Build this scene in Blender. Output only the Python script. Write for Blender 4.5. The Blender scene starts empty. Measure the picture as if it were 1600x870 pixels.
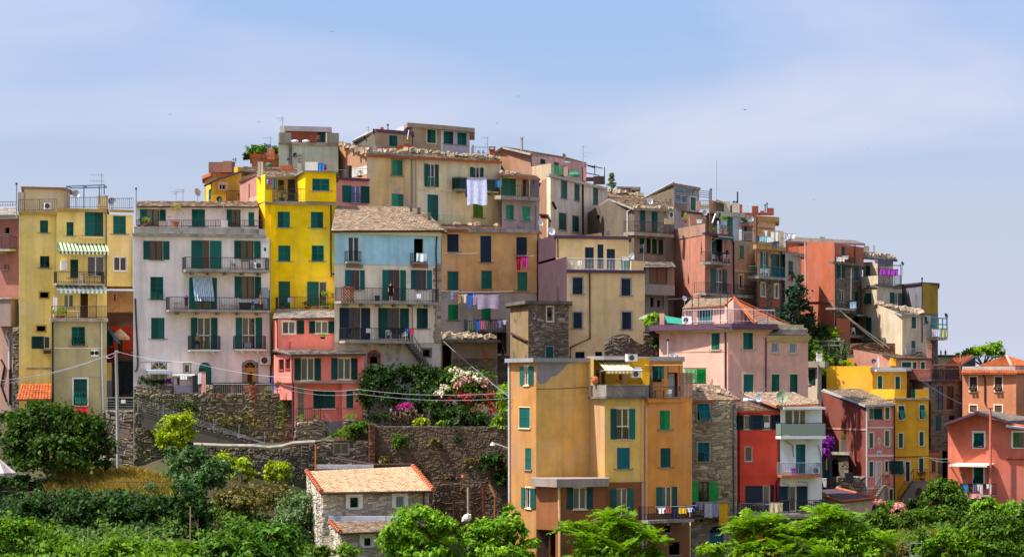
import bpy, math, random
import numpy as np
from math import radians as R, sin, cos, pi, hypot, atan2
from mathutils import Vector as V
SC = bpy.context.scene
COL = SC.collection
rnd = random.Random(7)
FP = 4444.44      # focal length in photo pixels (100 mm on a 36 mm sensor, 1600 px wide)
H0 = 600.0        # eye level in photo pixels
# camera, sky, sun, exposure
cam = bpy.data.cameras.new('camera')
cam.lens = 100; cam.sensor_width = 36; cam.clip_start = 0.5; cam.clip_end = 60000
cam.shift_y = (H0 - 435.0) / 1600.0
cam_o = bpy.data.objects.new('camera', cam); COL.objects.link(cam_o)
cam_o.location = (0, 0, 0); cam_o.rotation_euler = (R(90), 0, 0)
SC.camera = cam_o
SUN = V((-0.48, -0.14, 0.86)).normalized()          # direction towards the sun
SUN_EL = math.asin(SUN.z); SUN_AZ = atan2(SUN.x, SUN.y)
sl = bpy.data.lights.new('sun', 'SUN'); sl.energy = 2.75; sl.angle = R(0.8); sl.color = (1.0, 0.93, 0.83)
so = bpy.data.objects.new('sun', sl); COL.objects.link(so)
so.rotation_euler = SUN.to_track_quat('Z', 'Y').to_euler()
so.location = (-60, 100, 120)
W = bpy.data.worlds.new('World'); SC.world = W; W.use_nodes = True
nt = W.node_tree; nt.nodes.clear()
def nn(t, **k):
 n = nt.nodes.new(t)
 for a, b in k.items(): setattr(n, a, b)
 return n
sky = nn('ShaderNodeTexSky', sky_type='NISHITA', sun_disc=False, sun_elevation=SUN_EL, sun_rotation=SUN_AZ,
         altitude=120.0, air_density=1.1, dust_density=2.0, ozone_density=3.0)
tc = nn('ShaderNodeTexCoord')
mp = nn('ShaderNodeMapping'); mp.inputs['Scale'].default_value = (3.4, 3.4, 13.0); mp.inputs['Location'].default_value = (1.9, 3.1, 0.55)
mp.inputs['Rotation'].default_value = (0, R(-4), 0)
nz = nn('ShaderNodeTexNoise'); nz.inputs['Scale'].default_value = 1.35; nz.inputs['Detail'].default_value = 4; nz.inputs['Roughness'].default_value = 0.45
nz.inputs['Distortion'].default_value = 0.5
rp = nn('ShaderNodeValToRGB'); rp.color_ramp.elements[0].position = 0.40; rp.color_ramp.elements[1].position = 0.66
rp.color_ramp.elements[0].color = (0, 0, 0, 1); rp.color_ramp.elements[1].color = (0.9, 0.9, 0.9, 1)
tint = nn('ShaderNodeMix', data_type='RGBA', blend_type='MULTIPLY'); tint.inputs[0].default_value = 1.0
tint.inputs[7].default_value = (0.39, 0.42, 0.56, 1)
mx = nn('ShaderNodeMix', data_type='RGBA'); mx.inputs[7].default_value = (2.0, 2.14, 2.68, 1)
bg = nn('ShaderNodeBackground'); bg.inputs['Strength'].default_value = 0.108
ow = nn('ShaderNodeOutputWorld')
L = nt.links.new
L(tc.outputs['Generated'], mp.inputs['Vector']); L(mp.outputs[0], nz.inputs['Vector']); L(nz.outputs[0], rp.inputs[0])
L(sky.outputs[0], tint.inputs[6]); L(tint.outputs[2], mx.inputs[6])
sp = nn('ShaderNodeSeparateXYZ'); hz = nn('ShaderNodeMapRange'); hz.inputs['From Min'].default_value = 0.0; hz.inputs['From Max'].default_value = 0.12; hz.inputs['To Min'].default_value = 0.95; hz.inputs['To Max'].default_value = 0.10
mm_ = nn('ShaderNodeMath', operation='MAXIMUM')      # hazy air near the horizon, thin cirrus above it
L(tc.outputs['Generated'], sp.inputs[0]); L(sp.outputs[2], hz.inputs[0]); L(hz.outputs[0], mm_.inputs[0]); L(rp.outputs[0], mm_.inputs[1]); L(mm_.outputs[0], mx.inputs[0])
dt = nn('ShaderNodeVectorMath', operation='DOT_PRODUCT'); dt.inputs[1].default_value = SUN; L(tc.outputs['Generated'], dt.inputs[0])
au = nn('ShaderNodeMapRange', interpolation_type='SMOOTHSTEP'); au.inputs['From Min'].default_value = 0.0; au.inputs['From Max'].default_value = 1.0; au.inputs['To Min'].default_value = 1.0; au.inputs['To Max'].default_value = 2.4; L(dt.outputs['Value'], au.inputs[0])
cm = nn('ShaderNodeVectorMath', operation='SCALE'); cm.inputs[0].default_value = (2.05, 2.18, 2.70); L(au.outputs[0], cm.inputs['Scale']); L(cm.outputs[0], mx.inputs[7])
L(mx.outputs[2], bg.inputs['Color']); L(bg.outputs[0], ow.inputs[0])
SC.view_settings.view_transform = 'Standard'; SC.view_settings.look = 'None'
SC.view_settings.exposure = 1.62; SC.view_settings.gamma = 1.0
SC.render.engine = 'CYCLES'
SC.cycles.max_bounces = 6; SC.cycles.diffuse_bounces = 3; SC.cycles.transparent_max_bounces = 4
# photo views (where a close-up was read)
VIEWS = dict(I=(0,0,1.0), A1=(0,250,220/957), A2=(0,440,220/870), A3=(200,300,.23), A4=(200,480,.23), A5=(310,170,250/1036),
  A6=(400,360,300/1186), A7=(520,180,240/1160), A8=(680,340,220/798), B1=(740,200,220/1063), B2=(840,350,220/870),
  B3=(900,250,360/1362), B4=(1020,440,280/1218), B5=(1220,350,280/1059), B6=(1270,530,330/1063), B7=(780,540,310/817),
  B8=(1060,580,240/720), C1=(410,470,210/870), C2=(560,480,250/906), C3=(470,660,360/1491), C4=(0,600,260/838),
  C5=(200,600,300/967), C6=(1260,700,340/1600), D1=(900,540,200/1582), D2=(1080,300,150/1305), D3=(1260,490,140/1107),
  D4=(1420,480,180/979), D5=(1470,630,130/628), D6=(150,480,150/932), D8=(1280,660,180/921))
_v = (0, 0, 1.0)
def view(n):
 global _v
 _v = VIEWS[n]
def X(x): return _v[0] + x * _v[2]
def Yp(y): return _v[1] + y * _v[2]
YOFF = [0.0]      # extra distance added to a whole group of things
def P(px, py, Y):
 Y = Y + YOFF[0]
 return V(((X(px) - 800) / FP * Y, Y, (H0 - Yp(py)) / FP * Y))
def PI_(px, py, Y):   # photo pixels whatever the view
 return V(((px - 800) / FP * Y, Y, (H0 - py) / FP * Y))
# materials
MATS = {}
def hx(h):
 if not isinstance(h, str): return h
 h = h.lstrip('#'); c = []
 for i in (0, 2, 4):
  s = int(h[i:i+2], 16) / 255
  c.append(s / 12.92 if s < .04045 else ((s + .055) / 1.055) ** 2.4)
 return tuple(c) + (1,)
def new_mat(name):
 m = bpy.data.materials.new(name); m.use_nodes = True
 t = m.node_tree; b = t.nodes['Principled BSDF']
 return m, t, b
def mixn(t, a, b, f, mode='MIX'):
 n = t.nodes.new('ShaderNodeMix'); n.data_type = 'RGBA'; n.blend_type = mode
 for v, i in ((f, 0), (a, 6), (b, 7)):
  if hasattr(v, 'links'): t.links.new(v, n.inputs[i])
  else: n.inputs[i].default_value = v
 return n.outputs[2]
def noise(t, scale, detail=4, rough=.55, vec=None, sc=(1, 1, 1), dist=0):
 c = t.nodes.new('ShaderNodeTexCoord'); m = t.nodes.new('ShaderNodeMapping'); m.inputs['Scale'].default_value = sc
 t.links.new(c.outputs['Object'], m.inputs[0])
 n = t.nodes.new('ShaderNodeTexNoise'); n.inputs['Scale'].default_value = scale; n.inputs['Detail'].default_value = detail
 n.inputs['Roughness'].default_value = rough; n.inputs['Distortion'].default_value = dist
 t.links.new(m.outputs[0], n.inputs['Vector'])
 return n.outputs[0]
def ramp(t, src, a, b, va=0.0, vb=1.0):
 r = t.nodes.new('ShaderNodeMapRange'); r.inputs['From Min'].default_value = a; r.inputs['From Max'].default_value = b
 r.inputs['To Min'].default_value = va; r.inputs['To Max'].default_value = vb; r.clamp = True
 t.links.new(src, r.inputs[0]); return r.outputs[0]
def bump(t, b, src, strength, dist=.02):
 n = t.nodes.new('ShaderNodeBump'); n.inputs['Strength'].default_value = strength; n.inputs['Distance'].default_value = dist
 t.links.new(src, n.inputs['Height']); t.links.new(n.outputs[0], b.inputs['Normal'])
def scale_c(c, k): return (min(1, c[0]*k), min(1, c[1]*k), min(1, c[2]*k), 1)
def plaster(h, dirt=.35, patch=None, pamt=.0, pscale=.5, k=0.92, streak=.35):
 key = ('pl', h, dirt, patch, pamt, pscale, k)
 if key in MATS: return MATS[key]
 m, t, b = new_mat('plaster_' + str(h).lstrip('#'))
 c = scale_c(hx(h), k)
 n1 = noise(t, .55, 6, .62)
 col = mixn(t, scale_c(c, 1.12), scale_c(c, .80), ramp(t, n1, .35, .68))
 lum = .3*c[0] + .55*c[1] + .15*c[2]; pale = tuple(.6*v + .4*lum*1.12 for v in c[:3]) + (1,)      # bleached areas
 col = mixn(t, col, pale, ramp(t, noise(t, .23, 5, .6, dist=.8), .48, .66, 0, min(.75, dirt * 2.2)))
 if patch:
  n2 = noise(t, pscale, 7, .62, dist=.6)
  col = mixn(t, col, scale_c(hx(patch), k), ramp(t, n2, 1 - pamt - .035, 1 - pamt + .035))
 n3 = noise(t, 1.0, 5, .6, sc=(1.7, 1.7, .13))
 g = (c[0]*.48 + .05, c[1]*.46 + .048, c[2]*.46 + .045, 1)
 col = mixn(t, col, g, ramp(t, n3, .46, .76, 0, streak + dirt * .8))
 n5 = noise(t, 2.6, 6, .7)
 col = mixn(t, col, scale_c(c, .62), ramp(t, n5, .56, .8, 0, dirt))
 t.links.new(col, b.inputs['Base Color'])
 b.inputs['Roughness'].default_value = .93; b.inputs['Specular IOR Level'].default_value = .15
 bump(t, b, noise(t, 9, 5, .7), .35, .03)
 MATS[key] = m; return m
def island(t):
 n = t.nodes.new('ShaderNodeNewGeometry'); return n.outputs['Random Per Island']
def objrand(t):
 n = t.nodes.new('ShaderNodeObjectInfo'); return n.outputs['Random']
def pieces(name, cols, rough=.9, nscale=6, namt=.45, bstr=.5, wear=.45):
 """a material whose colour is drawn per loose piece (stone, tile)"""
 key = ('pc', name)
 if key in MATS: return MATS[key]
 m, t, b = new_mat(name)
 r = t.nodes.new('ShaderNodeValToRGB'); r.color_ramp.interpolation = 'LINEAR'
 els = r.color_ramp.elements
 while len(els) < len(cols): els.new(.5)
 for i, c in enumerate(cols):
  els[i].position = i / (len(cols) - 1); els[i].color = hx(c)
 t.links.new(island(t), r.inputs[0])
 n = noise(t, nscale, 6, .65)
 col = mixn(t, r.outputs[0], (.12, .10, .08, 1), ramp(t, n, .48, .78, 0, namt))
 n2 = noise(t, .6, 4, .6)
 col = mixn(t, col, scale_c(hx(cols[0]), .7), ramp(t, n2, .52, .72, 0, wear))
 t.links.new(col, b.inputs['Base Color']); b.inputs['Roughness'].default_value = rough
 b.inputs['Specular IOR Level'].default_value = .15
 bump(t, b, noise(t, nscale * 2.2, 5, .7), bstr, .03)
 MATS[key] = m; return m
def flat(name, h, rough=.6, metal=0, var=.18, spec=.3, nscale=4):
 key = ('fl', name, h)
 if key in MATS: return MATS[key]
 m, t, b = new_mat(name); c = hx(h)
 col = mixn(t, scale_c(c, 1 + var * .5), scale_c(c, 1 - var), ramp(t, noise(t, nscale, 5, .6), .35, .7))
 t.links.new(col, b.inputs['Base Color']); b.inputs['Roughness'].default_value = rough; b.inputs['Metallic'].default_value = metal
 b.inputs['Specular IOR Level'].default_value = spec
 MATS[key] = m; return m
def leafmat(name, cols, trans=.3):
 key = ('lf', name)
 if key in MATS: return MATS[key]
 m, t, b = new_mat(name)
 r = t.nodes.new('ShaderNodeValToRGB'); els = r.color_ramp.elements
 while len(els) < len(cols): els.new(.5)
 for i, c in enumerate(cols): els[i].position = i / (len(cols) - 1); els[i].color = hx(c)
 t.links.new(island(t), r.inputs[0])
 col = mixn(t, r.outputs[0], scale_c(hx(cols[0]), .75), ramp(t, noise(t, .9, 3), .45, .65, 0, .6))
 t.links.new(col, b.inputs['Base Color']); b.inputs['Roughness'].default_value = .55; b.inputs['Specular IOR Level'].default_value = .15
 tr = t.nodes.new('ShaderNodeBsdfTranslucent'); mxs = t.nodes.new('ShaderNodeMixShader'); mxs.inputs[0].default_value = trans
 t.links.new(mixn(t, col, (1.2, 1.25, .5, 1), 1.0, 'MULTIPLY'), tr.inputs[0])
 o = t.nodes['Material Output']
 t.links.new(b.outputs[0], mxs.inputs[1]); t.links.new(tr.outputs[0], mxs.inputs[2]); t.links.new(mxs.outputs[0], o.inputs[0])
 MATS[key] = m; return m
def shutmat(name, h):
 key = ('sh', name)
 if key in MATS: return MATS[key]
 m, t, b = new_mat('shutter_' + name); c = hx(h)
 col = mixn(t, scale_c(c, .65), scale_c(c, 1.7), objrand(t))
 col = mixn(t, col, scale_c(c, 2.0), ramp(t, noise(t, 3, 5, .7), .55, .8, 0, .35))
 t.links.new(col, b.inputs['Base Color']); b.inputs['Roughness'].default_value = .55; b.inputs['Specular IOR Level'].default_value = .3
 MATS[key] = m; return m
def glassmat(name, h, rough=.06):
 key = ('gl', name)
 if key in MATS: return MATS[key]
 m, t, b = new_mat(name)
 b.inputs['Base Color'].default_value = hx(h); b.inputs['Roughness'].default_value = rough; b.inputs['Specular IOR Level'].default_value = .6
 MATS[key] = m; return m
SH = {'g': shutmat('green', '#045046'), 'd': shutmat('dark_green', '#03352f'), 'b': shutmat('bright_green', '#077a3c'),
      'o': shutmat('olive_green', '#41662f'), 'l': shutmat('pale_green', '#2f7a5a'), 'k': shutmat('blue_black', '#0c2230'),
      'n': shutmat('brown', '#4a3428'), 't': shutmat('teal', '#06565c'), 'y': shutmat('yellow_green', '#4d7a26'), 'v': shutmat('vivid_green', '#0a9a3e')}
WHITE = flat('white_paint', '#d9d8d4', .5, var=.1); CREAM = flat('cream_paint', '#e3d3ae', .8, var=.14); STONE = flat('grey_stone', '#8d8780', .9, var=.35)
WOOD = flat('brown_wood', '#7a4b2c', .6, var=.35); DWOOD = flat('dark_wood', '#40302a', .7, var=.35); IRON = flat('dark_iron', '#2d2f33', .5, .3, .2)
GREY = flat('grey_metal', '#8f959b', .5, .4, .15); LGREY = flat('pale_metal', '#c2c6ca', .5, .2, .12); BROWNP = flat('brown_pipe', '#4f3b35', .5, .1, .2)
BLACK = flat('black_paint', '#16171a', .5, 0, .2); CONC = flat('concrete', '#9a9285', .95, var=.45, nscale=1.6); DCONC = flat('dark_concrete', '#6b665f', .95, var=.5, nscale=1.4)
CREAMP = flat('cream_pipe', '#d2a873', .6, .0, .1); PURPLE = flat('purple_edge', '#5b4054', .8, var=.25); TERRA = flat('terracotta', '#b0603c', .85, var=.3)
BRICK = flat('brick_red', '#9c5137', .9, var=.45); BLUEP = flat('blue_paint', '#3a6da5', .5, var=.2); BLUEF = flat('blue_steel', '#4b6a86', .5, .2, .2)
GLASS = glassmat('dark_glass', '#0d1416'); GLASSB = glassmat('blue_glass', '#24506e'); CURT = glassmat('curtained_glass', '#55524d', .25); GLASSG = glassmat('green_glass', '#12211c')
TILE = pieces('slate_tile', ['#75695d', '#8a7a68', '#99866f', '#a89378', '#837566'], nscale=5)
TILEW = pieces('weathered_tile', ['#7c6a59', '#927c66', '#9d876f', '#a8937a', '#867361'], nscale=5)
TILEO = pieces('orange_tile', ['#8f4626', '#a4562e', '#b06338', '#984c2a'], nscale=5, namt=.25)
ESTONE = pieces('earthy_stones', ['#4a3f33', '#5c4e3f', '#6b5a48', '#54483a', '#665848'], nscale=4)
TILEG = pieces('grey_tile', ['#77706a', '#8f867c', '#9c9184', '#817a73'], nscale=5)
RSTONE = pieces('roof_stones', ['#a8977f', '#c0ad92', '#94836e', '#cdb99c'], nscale=5)
WSTONE = pieces('wall_stones', ['#6c6256', '#877a69', '#9d8e79', '#b3a48c', '#5d564d', '#948570'], nscale=5)
HSTONE = pieces('hut_stones', ['#9a9080', '#b5aa98', '#c9bfae', '#857b6d', '#d3cabb'], nscale=5, namt=.3)
DSTONE = pieces('dark_stones', ['#4f4a43', '#686055', '#7d7365', '#5a5249', '#8a7f6e'], nscale=5)
YSTONE = pieces('tan_stones', ['#7d705b', '#a2927a', '#b9a98c', '#8e8068', '#c6b695', '#6e6454'], nscale=5)
BRICKS = pieces('bricks', ['#8f4a33', '#a85b3e', '#b66b4c', '#7d4230'], nscale=6)
# mesh building
class MB:
 def __init__(s): s.v = []; s.f = []; s.m = []
 def q(s, *pts, mi=0):
  n = len(s.v); s.v.extend([tuple(p) for p in pts]); s.f.append(tuple(range(n, n + len(pts)))); s.m.append(mi)
 def box(s, O, ux, uy, uz, mi=0):
  """box from corner O spanned by three vectors"""
  O = V(O); ux = V(ux); uy = V(uy); uz = V(uz); n = len(s.v)
  for c in ((0,0,0),(1,0,0),(1,1,0),(0,1,0),(0,0,1),(1,0,1),(1,1,1),(0,1,1)):
   s.v.append(tuple(O + ux*c[0] + uy*c[1] + uz*c[2]))
  fl = ux.cross(uy).dot(uz) < 0
  for f in ((0,3,2,1),(4,5,6,7),(0,1,5,4),(1,2,6,5),(2,3,7,6),(3,0,4,7)):
   f = tuple(n + i for i in f); s.f.append(f[::-1] if fl else f); s.m.append(mi)
 def ab(s, x0, x1, y0, y1, z0, z1, mi=0): s.box((x0,y0,z0), (x1-x0,0,0), (0,y1-y0,0), (0,0,z1-z0), mi)
 def tube(s, pts, r, n=5, mi=0, cap=True):
  pts = [V(p) for p in pts]; rr = r if isinstance(r, (list, tuple)) else [r]*len(pts); rings = []
  for i, p in enumerate(pts):
   d = (pts[min(i+1, len(pts)-1)] - pts[max(i-1, 0)])
   d = d.normalized() if d.length > 1e-9 else V((0,0,1))
   a = d.cross(V((0,0,1)) if abs(d.z) < .9 else V((1,0,0))).normalized(); b = d.cross(a)
   base = len(s.v); rings.append(base)
   for k in range(n):
    t = 2*pi*k/n; s.v.append(tuple(p + (a*cos(t) + b*sin(t))*rr[i]))
  for i in range(len(pts)-1):
   for k in range(n):
    k2 = (k+1) % n
    s.f.append((rings[i]+k, rings[i]+k2, rings[i+1]+k2, rings[i+1]+k)); s.m.append(mi)
  if cap:
   s.f.append(tuple(rings[0]+k for k in range(n))[::-1]); s.m.append(mi)
   s.f.append(tuple(rings[-1]+k for k in range(n))); s.m.append(mi)
 def lathe(s, c, prof, n=10, mi=0):
  c = V(c); base = len(s.v)
  for (r, z) in prof:
   for k in range(n):
    t = 2*pi*k/n; s.v.append((c.x + r*cos(t), c.y + r*sin(t), c.z + z))
  for i in range(len(prof)-1):
   for k in range(n):
    k2 = (k+1) % n; s.f.append((base+i*n+k, base+i*n+k2, base+(i+1)*n+k2, base+(i+1)*n+k)); s.m.append(mi)
  s.f.append(tuple(base+k for k in range(n))[::-1]); s.m.append(mi)
  s.f.append(tuple(base+(len(prof)-1)*n+k for k in range(n))); s.m.append(mi)
 def mesh(s, name, mats):
  me = bpy.data.meshes.new(name); me.from_pydata(s.v, [], s.f); me.update()
  if not isinstance(mats, (list, tuple)): mats = [mats]
  for m in mats: me.materials.append(m)
  if len(mats) > 1: me.polygons.foreach_set('material_index', s.m)
  return me
def link(name, data, parent=None, loc=(0,0,0), rot=(0,0,0), scale=None):
 o = bpy.data.objects.new(name, data); COL.objects.link(o)
 if parent: o.parent = parent
 o.location = loc; o.rotation_euler = rot
 if scale: o.scale = scale
 return o
def tag(o, label=None, cat=None, group=None, kind=None):
 if label: o['label'] = label
 if cat: o['category'] = cat
 if group: o['group'] = group
 if kind: o['kind'] = kind
 return o
def wpart(name, mb, mats, parent):
 """world-space mesh made a child of a thing (an Empty without rotation)"""
 O = V(parent.location); mb.v = [(x-O.x, y-O.y, z-O.z) for (x, y, z) in mb.v]
 return link(name, mb.mesh(name, mats), parent)
def wthing(name, mb, mats, label, cat, group=None):
 """a thing that is one mesh, origin at its lowest centre"""
 xs = [v[0] for v in mb.v]; ys = [v[1] for v in mb.v]; zs = [v[2] for v in mb.v]
 O = V(((min(xs)+max(xs))/2, (min(ys)+max(ys))/2, min(zs)))
 mb.v = [(x-O.x, y-O.y, z-O.z) for (x, y, z) in mb.v]
 return tag(link(name, mb.mesh(name, mats), None, O), label, cat, group)
def thing(name, label, cat, loc, group=None, rz=0):
 o = bpy.data.objects.new(name, None); COL.objects.link(o); o.empty_display_size = .3
 o.location = loc; o.rotation_euler = (0, 0, rz); return tag(o, label, cat, group)
# terrain (a table of photo-pixel heights at given distances)
TPX = [-500, 0, 205, 300, 480, 575, 690, 795, 1085, 1262, 1284, 1470, 1600, 2100]
TTAB = [(150,[1000]*14),
 (178,[925,925,925,925,930,935,935,935,935,930,930,925,925,925]),
 (188,[895,890,885,885,892,905,900,900,905,900,900,885,885,885]),
 (198,[845,840,838,842,862,890,875,870,890,900,900,945,950,950]),
 (203,[778,776,776,795,850,880,850,850,885,895,895,925,930,930]),
 (206,[766,766,764,770,845,870,835,845,880,890,885,900,905,905]),
 (211.2,[742,742,741,760,840,850,825,840,880,885,870,860,870,870]),
 (213.5,[740,740,740,698,700,800,810,835,880,880,865,845,855,855]),
 (215.5,[738,738,738,700,695,660,668,700,875,870,860,838,845,845]),
 (218.6,[736,736,735,699,690,652,660,690,870,865,858,832,835,835]),
 (219.9,[736,736,735,699,690,652,660,690,870,865,858,832,835,835]),
 (221,[700,705,645,598,600,640,645,680,860,850,850,828,828,828]),
 (227,[665,660,640,595,590,610,630,660,820,800,840,812,808,808]),
 (240,[590,590,580,560,560,600,630,645,740,760,825,806,798,798]),
 (252,[560,560,550,540,530,560,590,600,660,700,815,805,797,797]),
 (262,[530,530,520,500,490,530,560,570,600,600,805,805,796,796]),
 (270,[510,510,500,480,470,500,520,530,570,570,760,800,790,790]),
 (276,[500,500,490,470,455,480,500,510,550,560,720,760,770,770]),
 (280,[500,500,490,465,450,470,490,500,540,550,580,690,740,740]),
 (300,[500,500,480,450,430,440,450,460,480,520,560,610,640,660]),
 (340,[560,540,500,470,450,450,450,460,480,560,590,630,660,680]),
 (420,[760,740,700,680,660,660,660,670,700,740,760,770,780,800])]
def terr(x, y):
 if y <= TTAB[0][0]:
  z0 = (H0 - 1000)/FP*150; t = max(0, y)/150
  if y < 0: return -1.7 - y*.36
  return (-1.7)*(1-t) + z0*t - 45*sin(pi*t)**1.0
 if y >= TTAB[-1][0]:
  z0 = (H0 - 700)/FP*420; return z0 - (y-420)*.45
 px = x/y*FP + 800; px = min(max(px, TPX[0]), TPX[-1])
 for i in range(len(TTAB)-1):
  if TTAB[i][0] <= y <= TTAB[i+1][0]: break
 j = 0
 while j < len(TPX)-2 and px > TPX[j+1]: j += 1
 s = (px-TPX[j])/(TPX[j+1]-TPX[j]); t = (y-TTAB[i][0])/(TTAB[i+1][0]-TTAB[i][0])
 zz = []
 for (yy, row) in (TTAB[i], TTAB[i+1]):
  zz.append((H0 - (row[j]*(1-s)+row[j+1]*s))/FP*yy)
 return zz[0]*(1-t)+zz[1]*t
# facades and houses
def shutter_unit():
 m = MB(); t = .5
 for x0, x1 in ((-.5,-.4),(.4,.5)): m.ab(x0,x1,-t,t,-.5,.5)
 for z0, z1 in ((-.5,-.455),(-.02,.025),(.455,.5)): m.ab(-.4,.4,-t,t,z0,z1)
 n = 9
 for h0, h1 in ((-.455,-.02),(.025,.455)):
  for k in range(n):
   z = h0 + (h1-h0)*(k+.1)/n; dz = (h1-h0)/n
   m.q((-.4,-t*.8,z),(.4,-t*.8,z),(.4,t*.5,z+dz*.92),(-.4,t*.5,z+dz*.92))
 m.q((-.4,t*.55,-.46),(.4,t*.55,-.46),(.4,t*.55,.46),(-.4,t*.55,.46))
 return m
_mesh = {}
def cached(key, fn, mats):
 if key not in _mesh: _mesh[key] = fn().mesh(key[0], mats)
 return _mesh[key]
def shutter_mesh(k): return cached(('shutter', k), shutter_unit, SH[k])
def unit_box(name, mat):
 def f():
  m = MB(); m.ab(-.5,.5,-.5,.5,-.5,.5); return m
 return cached((name, mat.name), f, mat)
class Fac:
 def __init__(s, house, A, B):
  s.h = house; s.A = V((A[0],A[1],0)); s.B = V((B[0],B[1],0)); d = s.B - s.A; s.L = d.length; s.u = d/s.L
  s.n = V((s.u.y, -s.u.x, 0)); s.ang = atan2(s.u.y, s.u.x); s.holes = []; s.peaks = []
 def uz(s, px, py, o=0):
  A = s.A + s.n*o; kx = (X(px)-800)/FP
  t = (kx*A.y - A.x)/(s.u.x - kx*s.u.y); Y = A.y + t*s.u.y
  return t, (H0 - Yp(py))/FP*Y
 def pt(s, u, z, o=0):
  p = s.A + s.u*u + s.n*o; return V((p.x, p.y, z))
 def rect(s, x0, y0, x1, y1, o=0, xm=None):
  xm = (x0+x1)/2 if xm is None else xm
  u0, _ = s.uz(x0, y0, o); u1, _ = s.uz(x1, y0, o); _, z1 = s.uz(xm, y0, o); _, z0 = s.uz(xm, y1, o)
  return min(u0,u1), max(u0,u1), min(z0,z1), max(z0,z1)
BLOCKS = []
class House:
 def __init__(s, name, label, cat='house', at=None, group=None):
  """at: (px, py, Y) of the base"""
  p = P(*at); s.o = thing(name, label, cat, p, group or {'house': 'houses of the hill village', 'wall': 'stone walls of the terraces'}.get(cat))
 def block(s, pts, top, bot, mat, cap=None, D=6.0, tops=None, ground=True, name='wall', stones=None):
  b = Block(s, pts, top, bot, mat, cap or CONC, D, tops, ground, name, stones); BLOCKS.append(b); return b
 def roof(s, c, th=.14, mat=None, tiles=None, name='roof', over=0.0, label=None):
  """c: eave-left, eave-right, ridge-right, ridge-left as (px,py,Y)"""
  q = [P(*p) for p in c]
  return roof_world(s.o, q, th, mat or CONC, tiles, name, label)
 def slab(s, pts, py, th, mat, D=6, over=.25, name='roof_slab', front=0):
  """flat slab over plan polyline pts [(px,Y)], top at py of the nearest point"""
  Y0 = min(p[1] for p in pts); i0 = [p[1] for p in pts].index(Y0)
  zt = P(pts[i0][0], py, Y0).z
  fr = [P(p[0], py, p[1]) for p in pts]; fr = [V((p.x, p.y, zt)) for p in fr]
  cx = sum(p.x for p in fr)/len(fr); cy = max(p.y for p in fr)+D*.5
  yb = max(p.y for p in fr)+D
  poly = fr + [V((fr[-1].x*yb/fr[-1].y, yb, zt)), V((fr[0].x*yb/fr[0].y, yb, zt))]
  out = []
  for p in poly:
   d = V((p.x-cx, p.y-cy, 0)); out.append(p + V((math.copysign(over, d.x), math.copysign(over, d.y), 0)))
  m = MB(); n = len(out); dn = V((0,0,-th))
  m.q(*out); m.q(*[p+dn for p in out[::-1]])
  for i in range(n):
   a, b = out[i], out[(i+1)%n]; m.q(a+dn, b+dn, b, a)
  return wpart(name, m, mat, s.o)
 def boxw(s, px0, py0, px1, py1, Y, d, mat, name):
  """upright box facing the camera"""
  a = P(px0, py1, Y); b = P(px1, py0, Y); m = MB()
  m.ab(a.x, b.x, a.y, a.y+d, a.z, b.z); return wpart(name, m, mat, s.o)
 def tubew(s, pts, r, mat, name):
  m = MB(); m.tube([P(*p) for p in pts], r, 6); return wpart(name, m, mat, s.o)
 def rail(s, pts, h, mat=None, bars=.13, name='railing', parent=None, mid=False, r=.012):
  """railing along points (px, floor py, Y)"""
  return rail_world(s.o, [P(*p) for p in pts], h, mat or IRON, bars, name, r)
def rail_world(parent, q, h, mat, bars=.13, name='railing', r=.012):
 m = MB(); up = V((0,0,h))
 for a, b in zip(q, q[1:]):
  d = b-a; Ln = d.length
  if Ln < .05: continue
  m.tube([a+up, b+up], .022, 4); m.tube([a+V((0,0,.1)), b+V((0,0,.1))], .016, 4)
  n = max(1, int(Ln/bars))
  for k in range(n+1):
   p = a + d*(k/n); rr = r*1.9 if k % 10 == 0 else r
   m.tube([p, p+up], rr, 4, cap=False)
 return wpart(name, m, mat, parent)
def roof_world(parent, q, th, mat, tiles, name='roof', label=None):
 nrm = (q[1]-q[0]).cross(q[3]-q[0]).normalized()
 if nrm.z < 0: nrm = -nrm
 m = MB(); dn = -nrm*th
 N = 6 if tiles else 1; m.q(*[p+dn for p in q[::-1]])     # the deck follows the twisted plane of its four corners
 def S(a, b): return (q[0]*(1-a)+q[1]*a)*(1-b) + (q[3]*(1-a)+q[2]*a)*b
 for i in range(N):
  for j in range(N): m.q(S(i/N,j/N), S((i+1)/N,j/N), S((i+1)/N,(j+1)/N), S(i/N,(j+1)/N))
 for i in range(4): m.q(q[i]+dn, q[(i+1)%4]+dn, q[(i+1)%4], q[i])
 o = wpart(name, m, mat, parent)
 if label: o['label'] = label
 if tiles:
  w, l, tm = tiles[:3]; style = tiles[3] if len(tiles) > 3 else 'slate'
  t = tile_mb(q, nrm, w, l, style)
  O = V(parent.location); t.v = [(x-O.x, y-O.y, z-O.z) for (x,y,z) in t.v]
  tag(link('roof_tiles', t.mesh('roof_tiles', tm), o), kind='stuff')
 return o
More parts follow.
